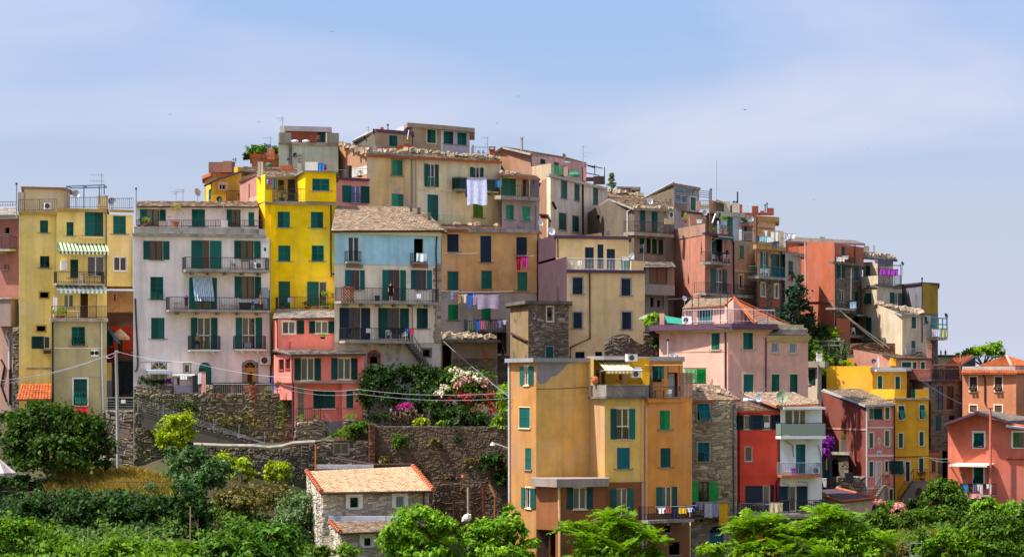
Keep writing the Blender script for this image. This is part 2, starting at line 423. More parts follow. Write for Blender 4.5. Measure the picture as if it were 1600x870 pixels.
def tile_mb(q, nrm, w, l, style):
 m = MB(); E0, E1, R1, R0 = q
 if style == 'slate': w *= .75; l *= .72
 nu = max(2, int(max((E1-E0).length, (R1-R0).length)/w)); nv = max(2, int(((R0-E0).length+(R1-E1).length)/2/l))
 while nu*nv > 4200: nu = int(nu*.9); nv = int(nv*.9)
 def S(a, b): return (E0*(1-a)+E1*a)*(1-b) + (R0*(1-a)+R1*a)*b
 for j in range(nv):
  sh = .5 if (j % 2 and style == 'slate') else 0
  for i in range(nu+1 if sh else nu):
   a0 = max(0, (i-sh)/nu); a1 = min(1, (i+1-sh)/nu)
   if a1-a0 < .01: continue
   b0 = j/nv; b1 = min(1.0, (j+1.08)/nv)
   if style == 'slate':
    jx = .06/nu
    h0 = .022 + rnd.random()*.03; h1 = .006
    p = [S(a0+jx, b0-rnd.random()*.10/nv), S(a1-jx, b0-rnd.random()*.10/nv), S(a1-jx, b1), S(a0+jx, b1)]
    t0, t1 = p[0]+nrm*(h0+rnd.uniform(-.012,.012)), p[1]+nrm*h0
    t2, t3 = p[2]+nrm*h1, p[3]+nrm*h1
    m.q(t0,t1,t2,t3); k = len(m.v)
    m.v += [tuple(p[0]), tuple(p[1])]
    m.f.append((k-4, k, k+1, k-3)); m.m.append(0)
   else:   # half round pan tiles
    k0 = len(m.v); N = 4; jj = rnd.uniform(-.01,.01)
    for bb, lift in ((b0, .03), (b1, .0)):
     for k in range(N+1):
      tt = k/N; m.v.append(tuple(S(a0+(a1-a0)*tt, bb) + nrm*(lift + jj + .075*sin(pi*tt))))
    for k in range(N): m.f.append((k0+k, k0+k+1, k0+N+2+k, k0+N+1+k)); m.m.append(0)
    m.f.append(tuple(k0+k for k in range(N+1))[::-1]); m.m.append(0)
 return m
def stone_mb(fac, u0, u1, z0, z1, holes, sz=(.42,.24), proud=.05, seed=3, topf=None, want=None):
 """irregular rubble facing: wandering courses, stones of all lengths, knocked corners; want collects single big stones"""
 m = MB(); r = random.Random(seed); z = z0 - .3; ph = [r.uniform(0, 6) for _ in range(4)]; wz = sz[1]*.55
 def W(a, c): return (a + wz*.5*sin(c*5.1+ph[2]+a*.7), c + wz*sin(a*1.9+ph[0]+c*.4) + wz*.5*sin(a*5.3+ph[1]+c*1.1))
 while z < z1 + .3:
  h = sz[1]*r.choice((.5,.7,.9,1.1,1.4)); u = u0 - r.random()*sz[0]
  while u < u1:
   w = sz[0]*r.choice((.3,.5,.7,.9,1.1,1.4,1.9))*r.uniform(.85,1.15); q = r.random()
   subs = [(z, h)] if (q < .6 or h < sz[1]*.8) else [(z, h*.45), (z+h*.45, h*.55)]
   for (zz, hh) in subs:
    uc, zc = W(u+w/2, zz+hh/2)
    if uc - w*.5 < u0 or uc + w*.5 > u1 or zc - hh*.4 < z0 or zc + hh*.45 > z1:
     if uc < u0 or uc > u1 or zc < z0 or zc > z1: continue
    if topf and zc + hh*.35 > topf(uc): continue
    if any(uc+w*.5 > h0 and uc-w*.5 < h1 and zc+hh*.5 > g0 and zc-hh*.5 < g1 for (h0,h1,g0,g1) in holes): continue
    g = .012; J = .16*min(w, hh); c = []
    for (a, b) in ((u+g, zz+g), (u+w-g, zz+g), (u+w-g, zz+hh-g), (u+g, zz+hh-g)):
     a, b = W(a + r.uniform(-J, J), b + r.uniform(-J, J)); c.append((min(max(a, u0), u1), min(max(b, z0), z1)))
    mx_, mz_ = sum(a for a, b in c)/4, sum(b for a, b in c)/4; k = max(.62, 1 - .09/min(w, hh)); p = proud*r.uniform(.4, 1.6)
    F = [(mx_+(a-mx_)*k, mz_+(b-mz_)*k) for a, b in c]
    mm = MB() if (want is not None and w*hh > sz[0]*sz[1]*1.25 and len(want) < 290) else m
    n = len(mm.v)
    for (a, b) in c: mm.v.append(tuple(fac.pt(a, b, .001)))
    for (a, b) in F: mm.v.append(tuple(fac.pt(a, b, p*r.uniform(.8, 1.2))))
    mm.f.append((n+4,n+5,n+6,n+7)); mm.m.append(0)
    for i in range(4): mm.f.append((n+i,n+(i+1)%4,n+4+(i+1)%4,n+4+i)); mm.m.append(0)
    if mm is not m: want.append(mm)
   u += w
  z += h
 return m
class Block:
 def __init__(s, house, pts, top, bot, mat, cap, D, tops, ground, name, stones):
  s.h = house; s.mat = mat; s.cap = cap; s.name = name; s.stones = stones
  ys = [p[1] for p in pts]; i0 = ys.index(min(ys))
  s.pts = [P(p[0], 0, p[1]) for p in pts]
  zt = P(0, top, ys[i0]).z if top is not None else None
  if tops: s.zt = [P(0, t, y).z for t, y in zip(tops, ys)]
  else: s.zt = [zt]*len(pts)
  zb = P(0, bot, ys[i0]).z
  if ground: zb = min([zb] + [terr(p.x, p.y)-.35 for p in s.pts])
  s.zb = zb; s.yb = max(p.y for p in s.pts)+D
  s.f = [Fac(house, (a.x,a.y), (b.x,b.y)) for a, b in zip(s.pts, s.pts[1:])]
  s.ground = ground
 # ---- openings
 def w(s, seg, kind, x0, y0, x1, y1, sh='g', fr=None, trim=None, glass=None, sill=True, tw=.13, name=None, flap=32, sw=None, deep=.16):
  f = s.f[seg]; u0, u1, z0, z1 = f.rect(x0, y0, x1, y1)
  u0 = max(u0, .04); u1 = min(u1, f.L-.04)
  z0 = max(z0, s.zb+.02)
  f.holes.append((u0, u1, z0, z1, 'arch' if 'a' in kind else 'rect', deep))
  opening(s, f, kind.replace('a',''), u0, u1, z0, z1, sh, fr, trim, glass, sill, tw, name, flap, sw, 'a' in kind)
  return u0, u1, z0, z1
 def peak(s, seg, px, py):
  s.f[seg].peaks.append(s.f[seg].uz(px, py))
 def build(s):
  m = MB(); zb = s.zb; n = len(s.pts)
  zmin_all = min(s.zt)
  for i, f in enumerate(s.f):
   za, zc = s.zt[i], s.zt[i+1]; zm = min(za, zc)
   us = sorted(set([0, f.L] + [h[0] for h in f.holes] + [h[1] for h in f.holes]))
   zs = sorted(set([zb, zm] + [min(h[2], zm) for h in f.holes] + [min(h[3], zm) for h in f.holes]))
   for a, b in zip(us, us[1:]):
    for c, d in zip(zs, zs[1:]):
     uc, zc_ = (a+b)/2, (c+d)/2
     if any(h[0] < uc < h[1] and h[2] < zc_ < h[3] for h in f.holes): continue
     m.q(f.pt(a,c), f.pt(b,c), f.pt(b,d), f.pt(a,d))
   top = []
   if zc > zm + .01 or za > zm + .01 or f.peaks:
    top = [(0, zm), (f.L, zm)]
    if zc > zm + .01: top.append((f.L, zc))
    for pk in sorted(f.peaks, key=lambda p: -p[0]): top.append(pk)
    if za > zm + .01: top.append((0, za))
    if len(top) > 2: m.q(*[f.pt(a, b) for a, b in top])
   for (u0,u1,z0,z1,k,dp) in f.holes:
    r = (u1-u0)/2
    if k == 'arch':
     N = 8; zs_ = z1-r; arc = [(u0+r-r*cos(pi*t/N), zs_+r*sin(pi*t/N)) for t in range(N+1)]
     m.q(*[f.pt(a,b) for a,b in [(u0,z1)]+arc[:N//2+1][::-1]][::1])
     m.q(*[f.pt(a,b) for a,b in [(u1,z1)]+arc[N//2:][::-1]])
     for (p, q_) in zip(arc, arc[1:]): m.q(f.pt(*p), f.pt(*q_), f.pt(*q_, -dp), f.pt(*p, -dp))
     m.q(f.pt(u0,z0), f.pt(u0,zs_), f.pt(u0,zs_,-dp), f.pt(u0,z0,-dp)); m.q(f.pt(u1,zs_), f.pt(u1,z0), f.pt(u1,z0,-dp), f.pt(u1,zs_,-dp))
     m.q(f.pt(u1,z0), f.pt(u0,z0), f.pt(u0,z0,-dp), f.pt(u1,z0,-dp))
    else:
     c = [(u0,z0),(u0,z1),(u1,z1),(u1,z0)]
     for (p, q_) in zip(c, c[1:]+c[:1]): m.q(f.pt(*p), f.pt(*q_), f.pt(*q_,-dp), f.pt(*p,-dp))
  a, b = s.pts[-1], s.pts[0]; kb = s.yb
  P1 = V((a.x*kb/a.y*.999 if a.x > 0 else a.x*kb/a.y, kb, 0)); P0 = V((b.x*kb/b.y, kb, 0))
  ring = [(p, z) for p, z in zip(s.pts, s.zt)] + [(P1, zmin_all), (P0, zmin_all)]
  for (p, zp), (q_, zq) in ((ring[n-1], ring[n]), (ring[n], ring[n+1]), (ring[n+1], ring[0])):
   m.q((p.x,p.y,zb),(q_.x,q_.y,zb),(q_.x,q_.y,zq),(p.x,p.y,zp))
  m.q(*[(p.x,p.y,zmin_all-.003) for p, z in ring], mi=1)
  wpart(s.name, m, [s.mat, s.cap], s.h.o)
  if s.stones:
   for si in s.stones.get('segs', range(len(s.f))):
    f = s.f[si]; st = s.stones; z0 = max(zb, st.get('z0', zb)); zt = min(s.zt[si], s.zt[si+1])
    tf = None; zmax = zt
    if f.peaks or s.zt[si] != s.zt[si+1]:
     prof = sorted([(0, s.zt[si]), (f.L, s.zt[si+1])] + f.peaks); zmax = max(p[1] for p in prof)
     tf = lambda u, prof=prof: float(np.interp(u, [p[0] for p in prof], [p[1] for p in prof])) - .08
    if 'top' in st: zmax = min(zmax, st['top'])
    hs = [(h[0]-st.get('gap',.1), h[1]+st.get('gap',.1), h[2]-.1, h[3]+.1) for h in f.holes]
    want = [] if st.get('single') else None
    mb = stone_mb(f, 0, f.L, z0, zmax, hs, st.get('sz',(.42,.24)), st.get('proud',.05), si+int(abs(f.A.x)*3)%50, tf, want)
    tag(wpart('stones', mb, st.get('mat', WSTONE), s.h.o), kind='stuff')
    for k in want or (): wpart('stone', k, st.get('mat', WSTONE), s.h.o)
 # ---- facade furniture
 def bal(s, seg, x0, x1, yf, yr, d=1.0, mat=None, slab=None, th=.16, bars=.13, style='bars', rmat=None, brk=2, panel=None, sides=True):
  f = s.f[seg]; u0, zf = f.uz(x0, yf, d); u1, _ = f.uz(x1, yf, d); _, zr = f.uz((x0+x1)/2, yr, d); _, zf = f.uz((x0+x1)/2, yf, d)
  m = MB(); slab = slab or CONC
  m.box(f.pt(u0,zf,.002), f.u*(u1-u0), f.n*d, V((0,0,-th)))
  for k in range(brk):
   uu = u0 + (u1-u0)*(k+.5)/brk - .09
   m.box(f.pt(uu,zf-th-.003,.002), f.u*.18, f.n*d*.7, V((0,0,-.2)))
  b = wpart('balcony', m, slab, s.h.o); O = V(s.h.o.location)
  e = .05
  q = [f.pt(u0+e,zf,0.02), f.pt(u0+e,zf,d-e), f.pt(u1-e,zf,d-e), f.pt(u1-e,zf,.02)] if sides else [f.pt(u0,zf,d-e), f.pt(u1,zf,d-e)]
  h = zr-zf
  if style in ('bars', 'panel', 'glass'):
   r = rail_world(s.h.o, q, h, rmat or IRON, bars if style == 'bars' else .6, 'railing'); r.parent = b
  if style in ('panel', 'glass', 'solid'):
   m2 = MB()
   for a, c in zip(q, q[1:]):
    dd = (c-a); t = V((dd.y,-dd.x,0)).normalized()*(.03 if style != 'solid' else .12)
    m2.box(a+V((0,0,.06)), dd, t, V((0,0,h-.12)))
   p = wpart('panel', m2, panel or GLASSG, s.h.o); p.parent = b
  return b, (u0,u1,zf,zr)
 def ledge(s, seg, x0, y0, x1, y1, d, mat, name='ledge', o=0.0, at=None):
  f = s.f[seg]; u0,u1,z0,z1 = f.rect(x0,y0,x1,y1,d,at); m = MB()
  m.box(f.pt(u0,z0,.002+o), f.u*(u1-u0), f.n*d, V((0,0,z1-z0))); return wpart(name, m, mat, s.h.o)
 def pipe(s, seg, pts, r=.05, mat=None, o=.09, name='drainpipe'):
  f = s.f[seg]; m = MB(); m.tube([f.pt(*f.uz(a,b,o), o) for a,b in pts], r, 6); return wpart(name, m, mat or BROWNP, s.h.o)
 def awn(s, seg, x0, x1, y0, y1, d, cols, n=14, drop=.25, name='awning', sagn=0):
  f = s.f[seg]; u0, zt = f.uz(x0,y0); u1,_ = f.uz(x1,y0); _, zl = f.uz((x0+x1)/2, y1, d); m = MB(); zl += drop
  for k in range(n):
   a = u0+(u1-u0)*k/n; b = u0+(u1-u0)*(k+1)/n; mi = k % len(cols)
   A,B,C,D_ = f.pt(a,zt,.03), f.pt(b,zt,.03), f.pt(b,zl,d), f.pt(a,zl,d)
   dz = V((0,0,-.02)); m.q(A,B,C,D_,mi=mi); m.q(D_+dz,C+dz,B+dz,A+dz,mi=mi)
   E, F_ = f.pt(b,zl-drop*(1+.12*(k%2)),d+.02), f.pt(a,zl-drop*(1+.12*(k%2)),d+.02)
   m.q(D_,C,E,F_,mi=mi)
  o = wpart(name, m, cols, s.h.o)
  m = MB(); m.tube([f.pt(u0,zl,d), f.pt(u1,zl,d)], .03, 5); m.tube([f.pt(u0+.1,zt-.5,.05), f.pt(u0+.1,zl-.02,d)], .02, 4); m.tube([f.pt(u1-.1,zt-.5,.05), f.pt(u1-.1,zl-.02,d)], .02, 4)
  fr = wpart('awning_frame', m, LGREY, s.h.o); fr.parent = o
  return o
def opening(b, f, kind, u0, u1, z0, z1, sh, fr, trim, glass, sill, tw, name, flap, sw, arch):
 w, h = u1-u0, z1-z0; tall = h > 1.95
 nm = name or ('door' if ((tall and kind[0] in 'cD') or kind[0] == 'P') else 'window')
 fr = fr or (WHITE if kind[0] in 'W' else DWOOD); key = ('opening', nm, round(w,2), round(h,2), kind, fr.name, trim.name if trim else '', bool(sill), round(tw,2), arch)
 r = w/2
 def fn():
  m = MB(); hw = w/2; hh = h/2
  k = kind[0]
  if k in 'OWLR' or k == 'B':
   t = .055
   top = hh - (r if arch else 0)
   m.ab(-hw,-hw+t,.07,.14,-hh,top); m.ab(hw-t,hw,.07,.14,-hh,top); m.ab(-hw+t,hw-t,.07,.14,-hh,-hh+t); m.ab(-hw+t,hw-t,.07,.14,top-t,top)
   if w > .7: m.ab(-.04,.04,.065,.135,-hh+t,top-t)
   if h > 2.0: m.ab(-hw+t,hw-t,.075,.13,-.2,-.12)
  else:
   t = .04
   if k != 'D':
    top = hh - (r if arch else 0)
    m.ab(-hw,-hw+t,.06,.15,-hh,top); m.ab(hw-t,hw,.06,.15,-hh,top); m.ab(-hw+t,hw-t,.06,.15,top-t,top)
   else:
    m.ab(-hw,-hw+t,.09,.15,-hh,hh-(r if arch else 0)); m.ab(hw-t,hw,.09,.15,-hh,hh-(r if arch else 0))
  if sill and not (tall and k in 'cOD' and not trim): m.ab(-hw-.1,hw+.1,-.09,.02,-hh-.075,-hh-.003,mi=1)
  if k in 'CcTA':      # shutter stays: a little iron hook on either side
   for sx in (-1, 1): m.ab(sx*(hw+.2)-.03, sx*(hw+.2)+.03, -.05, .0, -hh-.04, -hh+.03)
  if trim:
   p = .03
   m.ab(-hw-tw,-hw-.002,-p,.02,-hh,hh,mi=1); m.ab(hw+.002,hw+tw,-p,.02,-hh,hh,mi=1)
   if not arch: m.ab(-hw-tw,hw+tw,-p-.004,.02,hh+.002,hh+tw,mi=1)
   else:
    N = 8
    for i in range(N):
     a, c = pi*i/N, pi*(i+1)/N
     pts = [(-rr*cos(t_), hh-r+rr*sin(t_)) for rr, t_ in ((r+.005,a),(r+.005,c),(r+tw,c),(r+tw,a))]
     m.q(*[(x,-p,z) for x,z in pts[::-1]])
     m.m[-1] = 1
     m.q((pts[3][0],-p,pts[3][1]),(pts[2][0],-p,pts[2][1]),(pts[2][0],.02,pts[2][1]),(pts[3][0],.02,pts[3][1]),mi=1)
  return m
 me = cached(key, fn, [fr, trim or STONE])
 O = V(b.h.o.location); c = f.pt((u0+u1)/2, (z0+z1)/2)
 wo = link(nm, me, b.h.o, c-O, (0,0,f.ang))
 def leaf(x, z, ww, hh, y=-.03, rx=0, rz=0, k=None):
  o = link('shutter', shutter_mesh(k or sh), wo, (x, y, z), (rx, 0, rz), (ww*.97, .045, hh*.985)); return o
 def pane(x, z, ww, hh, y=.11, g=None):
  g = g or glass or rnd.choice((GLASS, GLASS, GLASSG, CURT))
  return link('pane', unit_box('pane', g), wo, (x, y, z), (0,0,0), (ww, .012, hh))
 k = kind[0]
 if arch:
  zs = h/2 - r; mfan = MB(); N = 8
  arc = [(-r*cos(pi*t/N), .1, zs + r*sin(pi*t/N)) for t in range(N+1)]
  mfan.q(*arc[::-1]);
  link('fanlight', mfan.mesh('fanlight', SH[sh] if k in 'Cc' else GLASS), wo)
  if k != 'c' and k != 'C':
   mb = MB()
   for t in (1,2,3): mb.tube([(0,.085,zs),(-r*cos(pi*t/4),.085,zs+r*sin(pi*t/4))], .02, 4)
   mb.tube([(-r,.085,zs),(r,.085,zs)], .03, 4); link('fanlight_bars', mb.mesh('fanlight_bars', fr), wo)
  hh = h-r; zc = -h/2+hh/2
  if k in 'Cc': leaf(-w/4, zc, w/2, hh, .06); leaf(w/4, zc, w/2, hh, .06)
  elif k == 'P': link('door_leaf', unit_box('door_leaf', fr), wo, (0,.1,zc), (0,0,0), (w*.98,.05,hh))
  elif k == 'W': pane(0, zc, w*.96, hh*.96)
  return
 if k == 'C': leaf(-w/4, 0, w/2, h, .03); leaf(w/4, 0, w/2, h, .03)
 elif k == 'c': leaf(0, 0, w, h, .03)
 elif k == 'T':
  for sx in (-1,1):
   leaf(sx*w/4, h*.24, w/2, h*.52, .03)
   a = R(flap); hh = h*.46; leaf(sx*w/4, -h*.02 - cos(a)*hh/2, w/2*.86, hh, .0 - sin(a)*hh/2, -a)
  pane(0, -h*.25, w*.9, h*.45, .1, GLASS)
 elif k == 'A':
  a = R(flap);
  for sx in (-1,1): leaf(sx*w/4, h/2 - cos(a)*h/2, w/2, h, -.02 - sin(a)*h/2, -a)
  pane(0, 0, w*.95, h*.95, .1, GLASS)
 elif k in 'OLR':
  s_ = sw or w/2
  if k in 'OL': leaf(-w/2 - s_/2 - .01, 0, s_, h, -.05, 0, R(rnd.uniform(-6,1)))
  if k in 'OR': leaf(w/2 + s_/2 + .01, 0, s_, h, -.05, 0, R(rnd.uniform(-1,6)))
  if w > .7:
   pane(-w/4, 0, w/2-.06, h-.1); pane(w/4, 0, w/2-.06, h-.1)
  else: pane(0, 0, w-.1, h-.1)
 elif k == 'H':   # one leaf shut, the other half open to the dark
  leaf(-w/4, 0, w/2, h, .03); pane(w/4, 0, w/2-.05, h-.08, .12, GLASS)
 elif k == 'W':
  if w > .7: pane(-w/4, 0, w/2-.06, h-.1); pane(w/4, 0, w/2-.06, h-.1)
  else: pane(0, 0, w-.1, h-.1)
 elif k == 'B': pane(0, 0, w-.1, h-.1)
 elif k == 'P': link('door_leaf', unit_box('door_leaf', fr), wo, (0,.1,0), (0,0,0), (w*.96,.05,h*.99))
# foliage
LEAF = {
 'fig': leafmat('fig_leaves', ['#20360c', '#334f12', '#4d6b1c', '#29420f']),
 'figb': leafmat('fig_leaves_blue', ['#33512a', '#46683a', '#6a8a4f', '#3a5a30']),
 'lime': leafmat('lime_leaves', ['#6a8210', '#8fa418', '#b0bc28', '#7b9014'], .35), 'figg': leafmat('fig_leaves_green', ['#2c5012', '#45701a', '#678e2c', '#355e14'], .3),
 'citrus': leafmat('citrus_leaves', ['#4d7a12', '#6f9a1c', '#8fb42a', '#5d8a17'], .35),
 'bright': leafmat('bright_leaves', ['#4f7a0e', '#6f9616', '#96b524', '#5d8711'], .4),
 'dark': leafmat('dark_leaves', ['#1a2e0b', '#273f10', '#375817', '#1f360c'], .2),
 'mid': leafmat('mid_leaves', ['#334f10', '#4a6a18', '#648322', '#3c5a13']),
 'olive': leafmat('olive_leaves', ['#47603a', '#5f7a47', '#7b9358', '#506b3e'], .2),
 'brown': leafmat('brown_leaves', ['#4f4a22', '#6a5f2c', '#7d7136', '#56592a'], .2),
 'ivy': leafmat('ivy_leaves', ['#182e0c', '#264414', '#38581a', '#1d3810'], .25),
 'vine': leafmat('vine_leaves', ['#3a5c0c', '#568414', '#7c9c20', '#446c0f'], .35),
 'cyp': leafmat('cypress_leaves', ['#0f2413', '#17331a', '#214422', '#122b15'], .1),
 'mag': leafmat('magenta_flowers', ['#a3107f', '#c21a95', '#d943ad', '#8a0f74'], .3),
 'purp': leafmat('purple_flowers', ['#6a1a86', '#86249e', '#a03ab4', '#5a1574'], .3),
 'pink': leafmat('pink_flowers', ['#d97f8f', '#e8a2ab', '#f0bcc0', '#cc6a7d'], .3),
 'red': leafmat('red_flowers', ['#a12a30', '#b8393c', '#c9504c', '#8d2228'], .3),
 'white': leafmat('white_flowers', ['#e5ddd0', '#efe8dd', '#d9cdbd', '#f2d9d6'], .3),
 'dry': leafmat('dry_grass', ['#86702e', '#9d7f38', '#b39248', '#7d7c30'], .3),
 'yel': leafmat('yellow_grass', ['#7f8a24', '#98983a', '#a88f3c', '#6f7f22'], .3),
 'twig': leafmat('dry_twigs', ['#5a4632', '#76604a', '#6a5138', '#8a745c'], .1),
}
BARK = flat('bark', '#5a4a3a', .95, var=.5)
def leaf_mesh(name, blobs, n, size, mat, seed=1, clump=.3, up=.45, shell=.35, asp=.55, taper=None):
 """many small leaf faces gathered in clumps through the volume of several ellipsoids"""
 g = np.random.default_rng(seed); vol = np.array([(b[3]*b[4]*b[5])**(2/3.) for b in blobs]); vol /= vol.sum()
 C = []; N = []
 for b, fr in zip(blobs, vol):
  nb = max(8, int(n*fr)); K = max(6, int(26*fr*len(blobs)**.5 + nb/110))
  d = g.normal(size=(K,3)); d /= np.linalg.norm(d, axis=1)[:,None]; d[:,2] = np.where(d[:,2] < -.55, -d[:,2], d[:,2])
  rad = (shell + (1-shell)*g.random(K)**.5)[:,None]*(.82 + .3*g.random(K))[:,None]
  R3 = np.array(b[3:6]); cc = np.array(b[:3]) + d*rad*R3
  w = g.random(K)**1.5 + .15; w /= w.sum(); idx = g.choice(K, size=nb, p=w)
  rr = clump*(R3.prod())**(1/3.)*(.55 + .8*g.random(K))
  off = g.normal(size=(nb,3))*rr[idx][:,None]*np.array([.62,.62,.42])
  p = cc[idx] + off; C.append(p)
  out = (p - np.array(b[:3]))/R3; out /= (np.linalg.norm(out, axis=1)[:,None] + 1e-6)
  nn_ = out*.55 + np.array([0,0,up]) + g.normal(size=(nb,3))*.55; N.append(nn_/np.linalg.norm(nn_, axis=1)[:,None])
 C = np.concatenate(C); N = np.concatenate(N); M = len(C)
 t = g.normal(size=(M,3)); t1 = np.cross(N, t); t1 /= np.linalg.norm(t1, axis=1)[:,None]; t2 = np.cross(N, t1)
 s = size*(.4 + 1.1*g.random(M)**1.3)[:,None]
 droop = np.array([0,0,-.22])
 v = np.stack([C - t1*s*.5 , C + t2*s*asp*.5 + N*s*.05, C + t1*s*.5 + droop*s, C - t2*s*asp*.5 + N*s*.05], 1).reshape(-1,3)
 return v
def quads_obj(name, v, mat, parent=None, loc=None):
 v = np.asarray(v, dtype=np.float64)
 loc = np.array(loc if loc is not None else (0,0,0)); vv = (v - loc).astype(np.float32); n = len(vv)//4
 me = bpy.data.meshes.new(name); me.vertices.add(n*4); me.loops.add(n*4); me.polygons.add(n)
 me.vertices.foreach_set('co', vv.ravel()); me.loops.foreach_set('vertex_index', np.arange(n*4, dtype=np.int32))
 me.polygons.foreach_set('loop_start', np.arange(0, n*4, 4, dtype=np.int32)); me.update(calc_edges=True); me.materials.append(mat)
 return link(name, me, parent)
NLEAF = 0
SEED = [10]
def plant(name, label, cat, blobs, n, size, leaf='mid', base=None, trunk=None, group=None, extra=(), loc=None, crown='crown', **kw):
 """blobs in photo px of the current view: (px,py,Y, rx_px, ry_px[, depth m]); trunk radius in m"""
 global NLEAF
 bb = []
 for b in blobs:
  c = P(b[0], b[1], b[2]); k = b[2]/FP*_v[2]; rx = b[3]*k; rz = b[4]*k; ry = b[5] if len(b) > 5 else max(rx, rz)*.85
  bb.append((c.x, c.y, c.z, rx, ry, rz))
 low = min(bb, key=lambda q: q[2]-q[5])
 if base: bp = P(*base)
 else:
  x = sum(q[0] for q in bb)/len(bb); y = sum(q[1] for q in bb)/len(bb); bp = V((x, y, min(terr(x, y), low[2]-low[5]*.6)))
 o = thing(name, label, cat, bp, group or {'tree': 'trees in the gardens', 'bush': 'bushes on the slopes', 'shrub': 'shrubs on the slopes'}.get(cat)); SEED[0] += 1
 v = leaf_mesh(crown, bb, n, size, None, SEED[0], **kw); NLEAF += len(v)//4
 quads_obj(crown, v, LEAF[leaf], o, bp)
 for (lf, bl, nn2, sz2, nm) in extra:
  b2 = []
  for b in bl:
   c = P(b[0], b[1], b[2]); k = b[2]/FP*_v[2]; b2.append((c.x, c.y, c.z, b[3]*k, (b[5] if len(b) > 5 else b[3]*k), b[4]*k))
  SEED[0] += 1; v = leaf_mesh(nm, b2, nn2, sz2, None, SEED[0], clump=.28, shell=.8); NLEAF += len(v)//4
  quads_obj(nm, v, LEAF[lf], o, bp)
 if trunk:
  m = MB(); r = random.Random(SEED[0]); big = max(bb, key=lambda q: q[3]*q[5]); top = V(big[:3])
  fork = bp.lerp(top, .45) + V((r.uniform(-.2,.2), r.uniform(-.2,.2), 0))
  m.tube([bp - V((0,0,.3)), bp.lerp(fork,.5)+V((r.uniform(-.1,.1),0,0)), fork], [trunk*1.15, trunk, trunk*.75], 7)
  for q in bb:
   for j in range(3):
    e = V(q[:3]) + V((r.uniform(-.7,.7)*q[3], r.uniform(-.6,.6)*q[4], r.uniform(.0,.5)*q[5]))
    mid = fork.lerp(e, .5) + V((0,0,.15*(e-fork).length*.5)); m.tube([fork, mid, e], [trunk*.55, trunk*.3, trunk*.06], 5)
  wpart('trunk', m, BARK, o)
 return o
def pot(px, py, Y, w, h, label, leaf='mid', potcol=None, flower=None, cat='potted plant', fh=1.6, group=None):
 """pot standing with its foot at (px,py); w/h of the pot in view px"""
 k = Y/FP*_v[2]; p = P(px, py, Y); r = w*k/2; hh = h*k
 o = thing('potted_plant', label, cat, p, group or 'potted plants on the balconies and terraces'); m = MB(); m.lathe(p, [(r*.7,0),(r,hh),(r*1.12,hh),(r*1.12,hh*.86)][:3], 9); wpart('pot', m, potcol or TERRA, o)
 SEED[0] += 1; bb = [(p.x, p.y, p.z+hh+h*fh*k*.5, w*k*.75, w*k*.6, h*fh*k*.62)]
 quads_obj('foliage', leaf_mesh('f', bb, 150, max(.07, w*k*.22), None, SEED[0], clump=.4), LEAF[leaf], o, p)
 if flower: quads_obj('flowers', leaf_mesh('f', bb, 50, max(.06, w*k*.18), None, SEED[0]+500, clump=.4), LEAF[flower], o, p)
 return o
# small things
def dish(px, py, r, Y, label, face=-.5, mast=None, mat=None, group='satellite dishes on the houses'):
 """satellite dish; r in view px; mast: view py of the mast foot"""
 k = Y/FP*_v[2]; rr = r*k; c = P(px, py, Y); zf = P(px, mast if mast else py + r*1.8, Y).z
 o = thing('satellite_dish', label, 'satellite dish', (c.x, c.y, zf), group)
 d = V((sin(face), -cos(face), .35)).normalized(); a = d.cross(V((0,0,1))).normalized(); b = a.cross(d); m = MB(); N = 14; base = 0
 rings = []
 for i, (q, dep) in enumerate(((.02,-.17),(.35,-.14),(.7,-.07),(1,.02),(1.03,.01),(.7,-.09),(.35,-.17),(.02,-.2))):
  rings.append(len(m.v))
  for t in range(N): m.v.append(tuple(c + (a*cos(2*pi*t/N)*.92 + b*sin(2*pi*t/N))*q*rr + d*dep*rr*1.6))
 for i in range(7):
  for t in range(N): m.f.append((rings[i]+t, rings[i]+(t+1)%N, rings[i+1]+(t+1)%N, rings[i+1]+t)); m.m.append(0)
 wpart('bowl', m, mat or GREY, o)
 m = MB(); m.tube([c - b*rr*.95, c + d*rr*.85 - b*rr*.25], rr*.05, 5); m.box(c + d*rr*.85 - b*rr*.3 - a*rr*.09, a*rr*.18, b*rr*.16, d*rr*.2); wpart('feed_arm', m, GREY, o)
 m = MB(); m.tube([V((c.x, c.y, zf)), V((c.x, c.y, c.z)), c - d*rr*.3], .03, 5); wpart('mast', m, GREY, o)
 return o
def antenna(px, y0, y1, Y, label, arms=((0,18,5),(8,14,4)), side=-1, group='television aerials on the roofs'):
 """mast from y0 (top) to y1 (foot) in view px; arms: (px below top, boom px, elements)"""
 k = Y/FP*_v[2]; a, b = P(px, y0, Y), P(px, y1, Y); o = thing('tv_antenna', label, 'aerial', b, group)
 m = MB(); m.tube([b, a], .022, 5); wpart('mast', m, GREY, o)
 for (dy, Ln, ne) in arms:
  c = P(px, y0+dy, Y); m = MB(); e = c + V((side*Ln*k, -.25*Ln*k, 0)); s = c - (e-c)*.25; m.tube([s, e], .014, 4); dr = (e-c).normalized(); pr = V((-dr.y, dr.x, 0))
  for i in range(ne):
   q = s.lerp(e, (i+.5)/ne); Lx = Ln*k*(.14 + .1*(1-i/ne)); m.tube([q-pr*Lx, q+pr*Lx], .008, 3); m.tube([q-V((0,0,Lx*.8)), q+V((0,0,Lx*.8))], .008, 3)
  wpart('antenna_arm', m, GREY, o)
 return o
